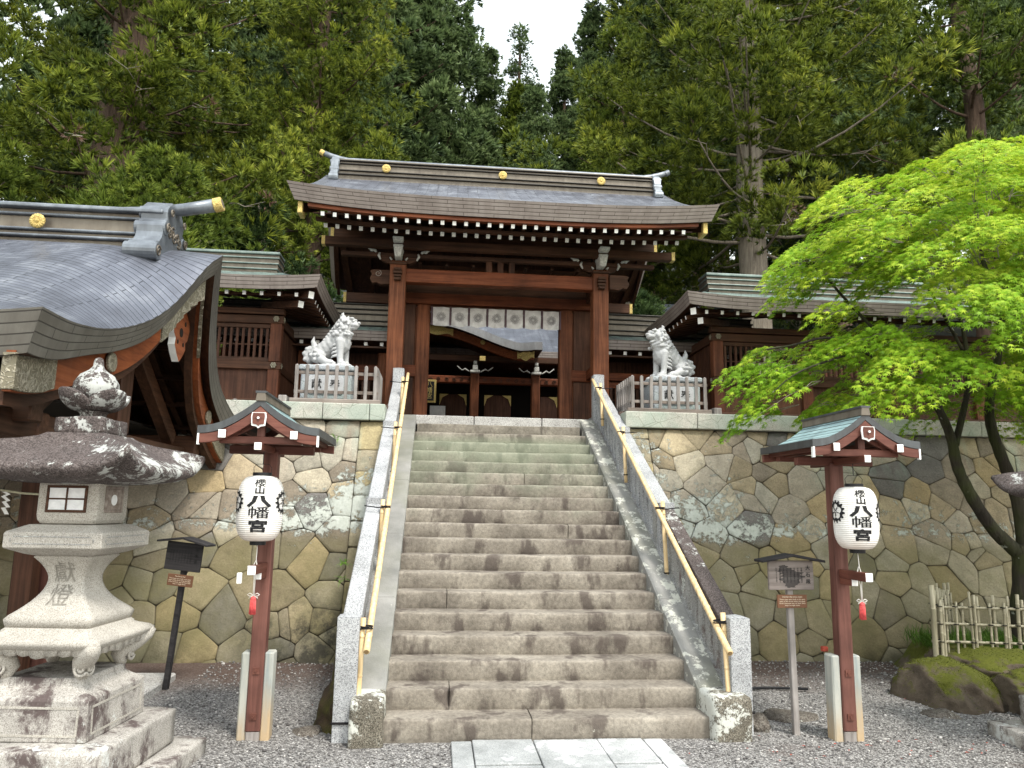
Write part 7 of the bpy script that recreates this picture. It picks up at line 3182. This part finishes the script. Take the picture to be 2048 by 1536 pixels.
limb([(5.02, 1.75, -.1), (5.0, 1.7, .5), A3(2050, 1120, 1.7), A3(2035, 1090, 1.7)], .13, .085, 12)
limb([A3(2040, 1110, 1.7), A3(1985, 1060, 1.65), A3(1940, 990, 1.6), A3(1912, 930, 1.6), A3(1905, 880, 1.6), A3(1880, 820, 1.6), A3(1850, 770, 1.55)], .075, .03)
limb([A3(1910, 890, 1.6), A3(1925, 830, 1.65), A3(1940, 760, 1.7), A3(1925, 640, 1.8), A3(1890, 560, 1.8)], .04, .012)
limb([A3(2050, 1110, 1.7), A3(2040, 1010, 1.75), A3(2010, 930, 1.8), A3(1985, 870, 1.8), A3(1975, 810, 1.85), A3(2000, 700, 1.9), A3(2005, 600, 2.0), A3(1960, 520, 2.1), A3(1950, 400, 2.1)], .075, .014)
limb([A3(2000, 700, 1.9), A3(2040, 620, 1.9), A3(2060, 500, 1.9), A3(2080, 350, 1.9)], .03, .01)
limb([A3(1880, 820, 1.6), A3(1800, 760, 1.4), A3(1730, 700, 1.3), A3(1660, 670, 1.3), A3(1590, 690, 1.4), A3(1530, 700, 1.5)], .028, .006, 7)
limb([A3(1850, 770, 1.55), A3(1780, 690, 1.7), A3(1700, 610, 1.8), A3(1640, 540, 1.9), A3(1600, 520, 1.9)], .025, .006, 7)
limb([A3(1925, 700, 1.75), A3(1850, 560, 2.0), A3(1780, 480, 2.0), A3(1700, 430, 2.0)], .02, .006, 7)
limb([A3(1730, 700, 1.3), A3(1660, 720, 1.1), A3(1590, 745, 1.1), A3(1540, 790, 1.1)], .014, .005, 6)
tko = tk.build('trunk', 'maple_bark', maple, smooth=True)
twig.build('twigs', 'bark', maple)

# fallen red leaves and litter
m = MB()
rr = random.Random(9)
for _ in range(55):
    if rr.random() < .5:
        x, y = rr.uniform(1.3, 3.2), rr.gauss(-.35, .14)
    else:
        x, y = rr.uniform(-2.5, 3.4), rr.uniform(-.4, 2.0)
    if abs(x) < 1.45 and y > -.1:
        continue
    a, s = rr.uniform(0, 6.3), rr.uniform(.008, .018)
    z = grd(x, y)+.008
    m.add([(x+s*math.cos(a), y+s*math.sin(a), z), (x+s*.5*math.cos(a+1.6), y+s*.5*math.sin(a+1.6), z+.006), (x-s*math.cos(a), y-s*math.sin(a), z), (x+s*.5*math.cos(a-1.6), y+s*.5*math.sin(a-1.6), z+.003)], [(0, 1, 2, 3)])
o = m.build('fallen_leaves', 'rust', None)
o['kind'] = 'stuff'
o['label'] = 'scattered small red leaves on the gravel'
o['category'] = 'fallen leaves'

# loose pebbles on the gravel
rng = np.random.default_rng(77)
ico = bmesh.new()
bmesh.ops.create_icosphere(ico, subdivisions=1, radius=1)
iv = np.array([v.co[:] for v in ico.verts])
ifc = np.array([[v.index for v in f.verts] for f in ico.faces])
ico.free()
NP = 12000
px_ = rng.uniform(-3.0, 4.2, NP)
py_ = rng.uniform(-1.0, 2.6, NP)
ok = ~((np.abs(px_-.06) < 1.45) & (py_ > -.12)) & ~((px_ > -.72) & (px_ < .86) & (py_ < 0))
px_, py_ = px_[ok], py_[ok]
NP = len(px_)
sz = rng.uniform(.004, .0095, NP)*np.where(rng.random(NP) < .06, 1.7, 1)
sc3 = sz[:, None]*np.stack([rng.uniform(.8, 1.4, NP), rng.uniform(.7, 1.2, NP), rng.uniform(.5, .9, NP)], 1)
pz_ = np.array([grd(a, b) for a, b in zip(px_, py_)])
Vp = (iv[None]*sc3[:, None, :]*(1+rng.normal(0, .08, (NP, len(iv), 1)))+np.stack([px_, py_, pz_+sz*.2], 1)[:, None, :]).reshape(-1, 3)
Fp = (np.arange(NP)[:, None, None]*len(iv)+ifc[None]).reshape(-1, 3)
tp = np.repeat(rng.random((NP, 2)), len(iv), 0)
g = G('loose_pebble')
g.out(g.ramp(g.sep(g.attr('tint'))[0], [(0, (.07, .065, .065)), (.5, (.22, .21, .2)), (.85, (.32, .31, .3)), (1, (.5, .48, .46))]), .85)
MAT['pebble'] = g.m
o = bpy.data.objects.new('gravel', leaf_mesh('gravel', Vp, Fp, tp, 'pebble'))
COL.objects.link(o)
o['kind'] = 'stuff'
o['label'] = 'loose grey and white pebbles strewn over the gravel'
o['category'] = 'gravel'
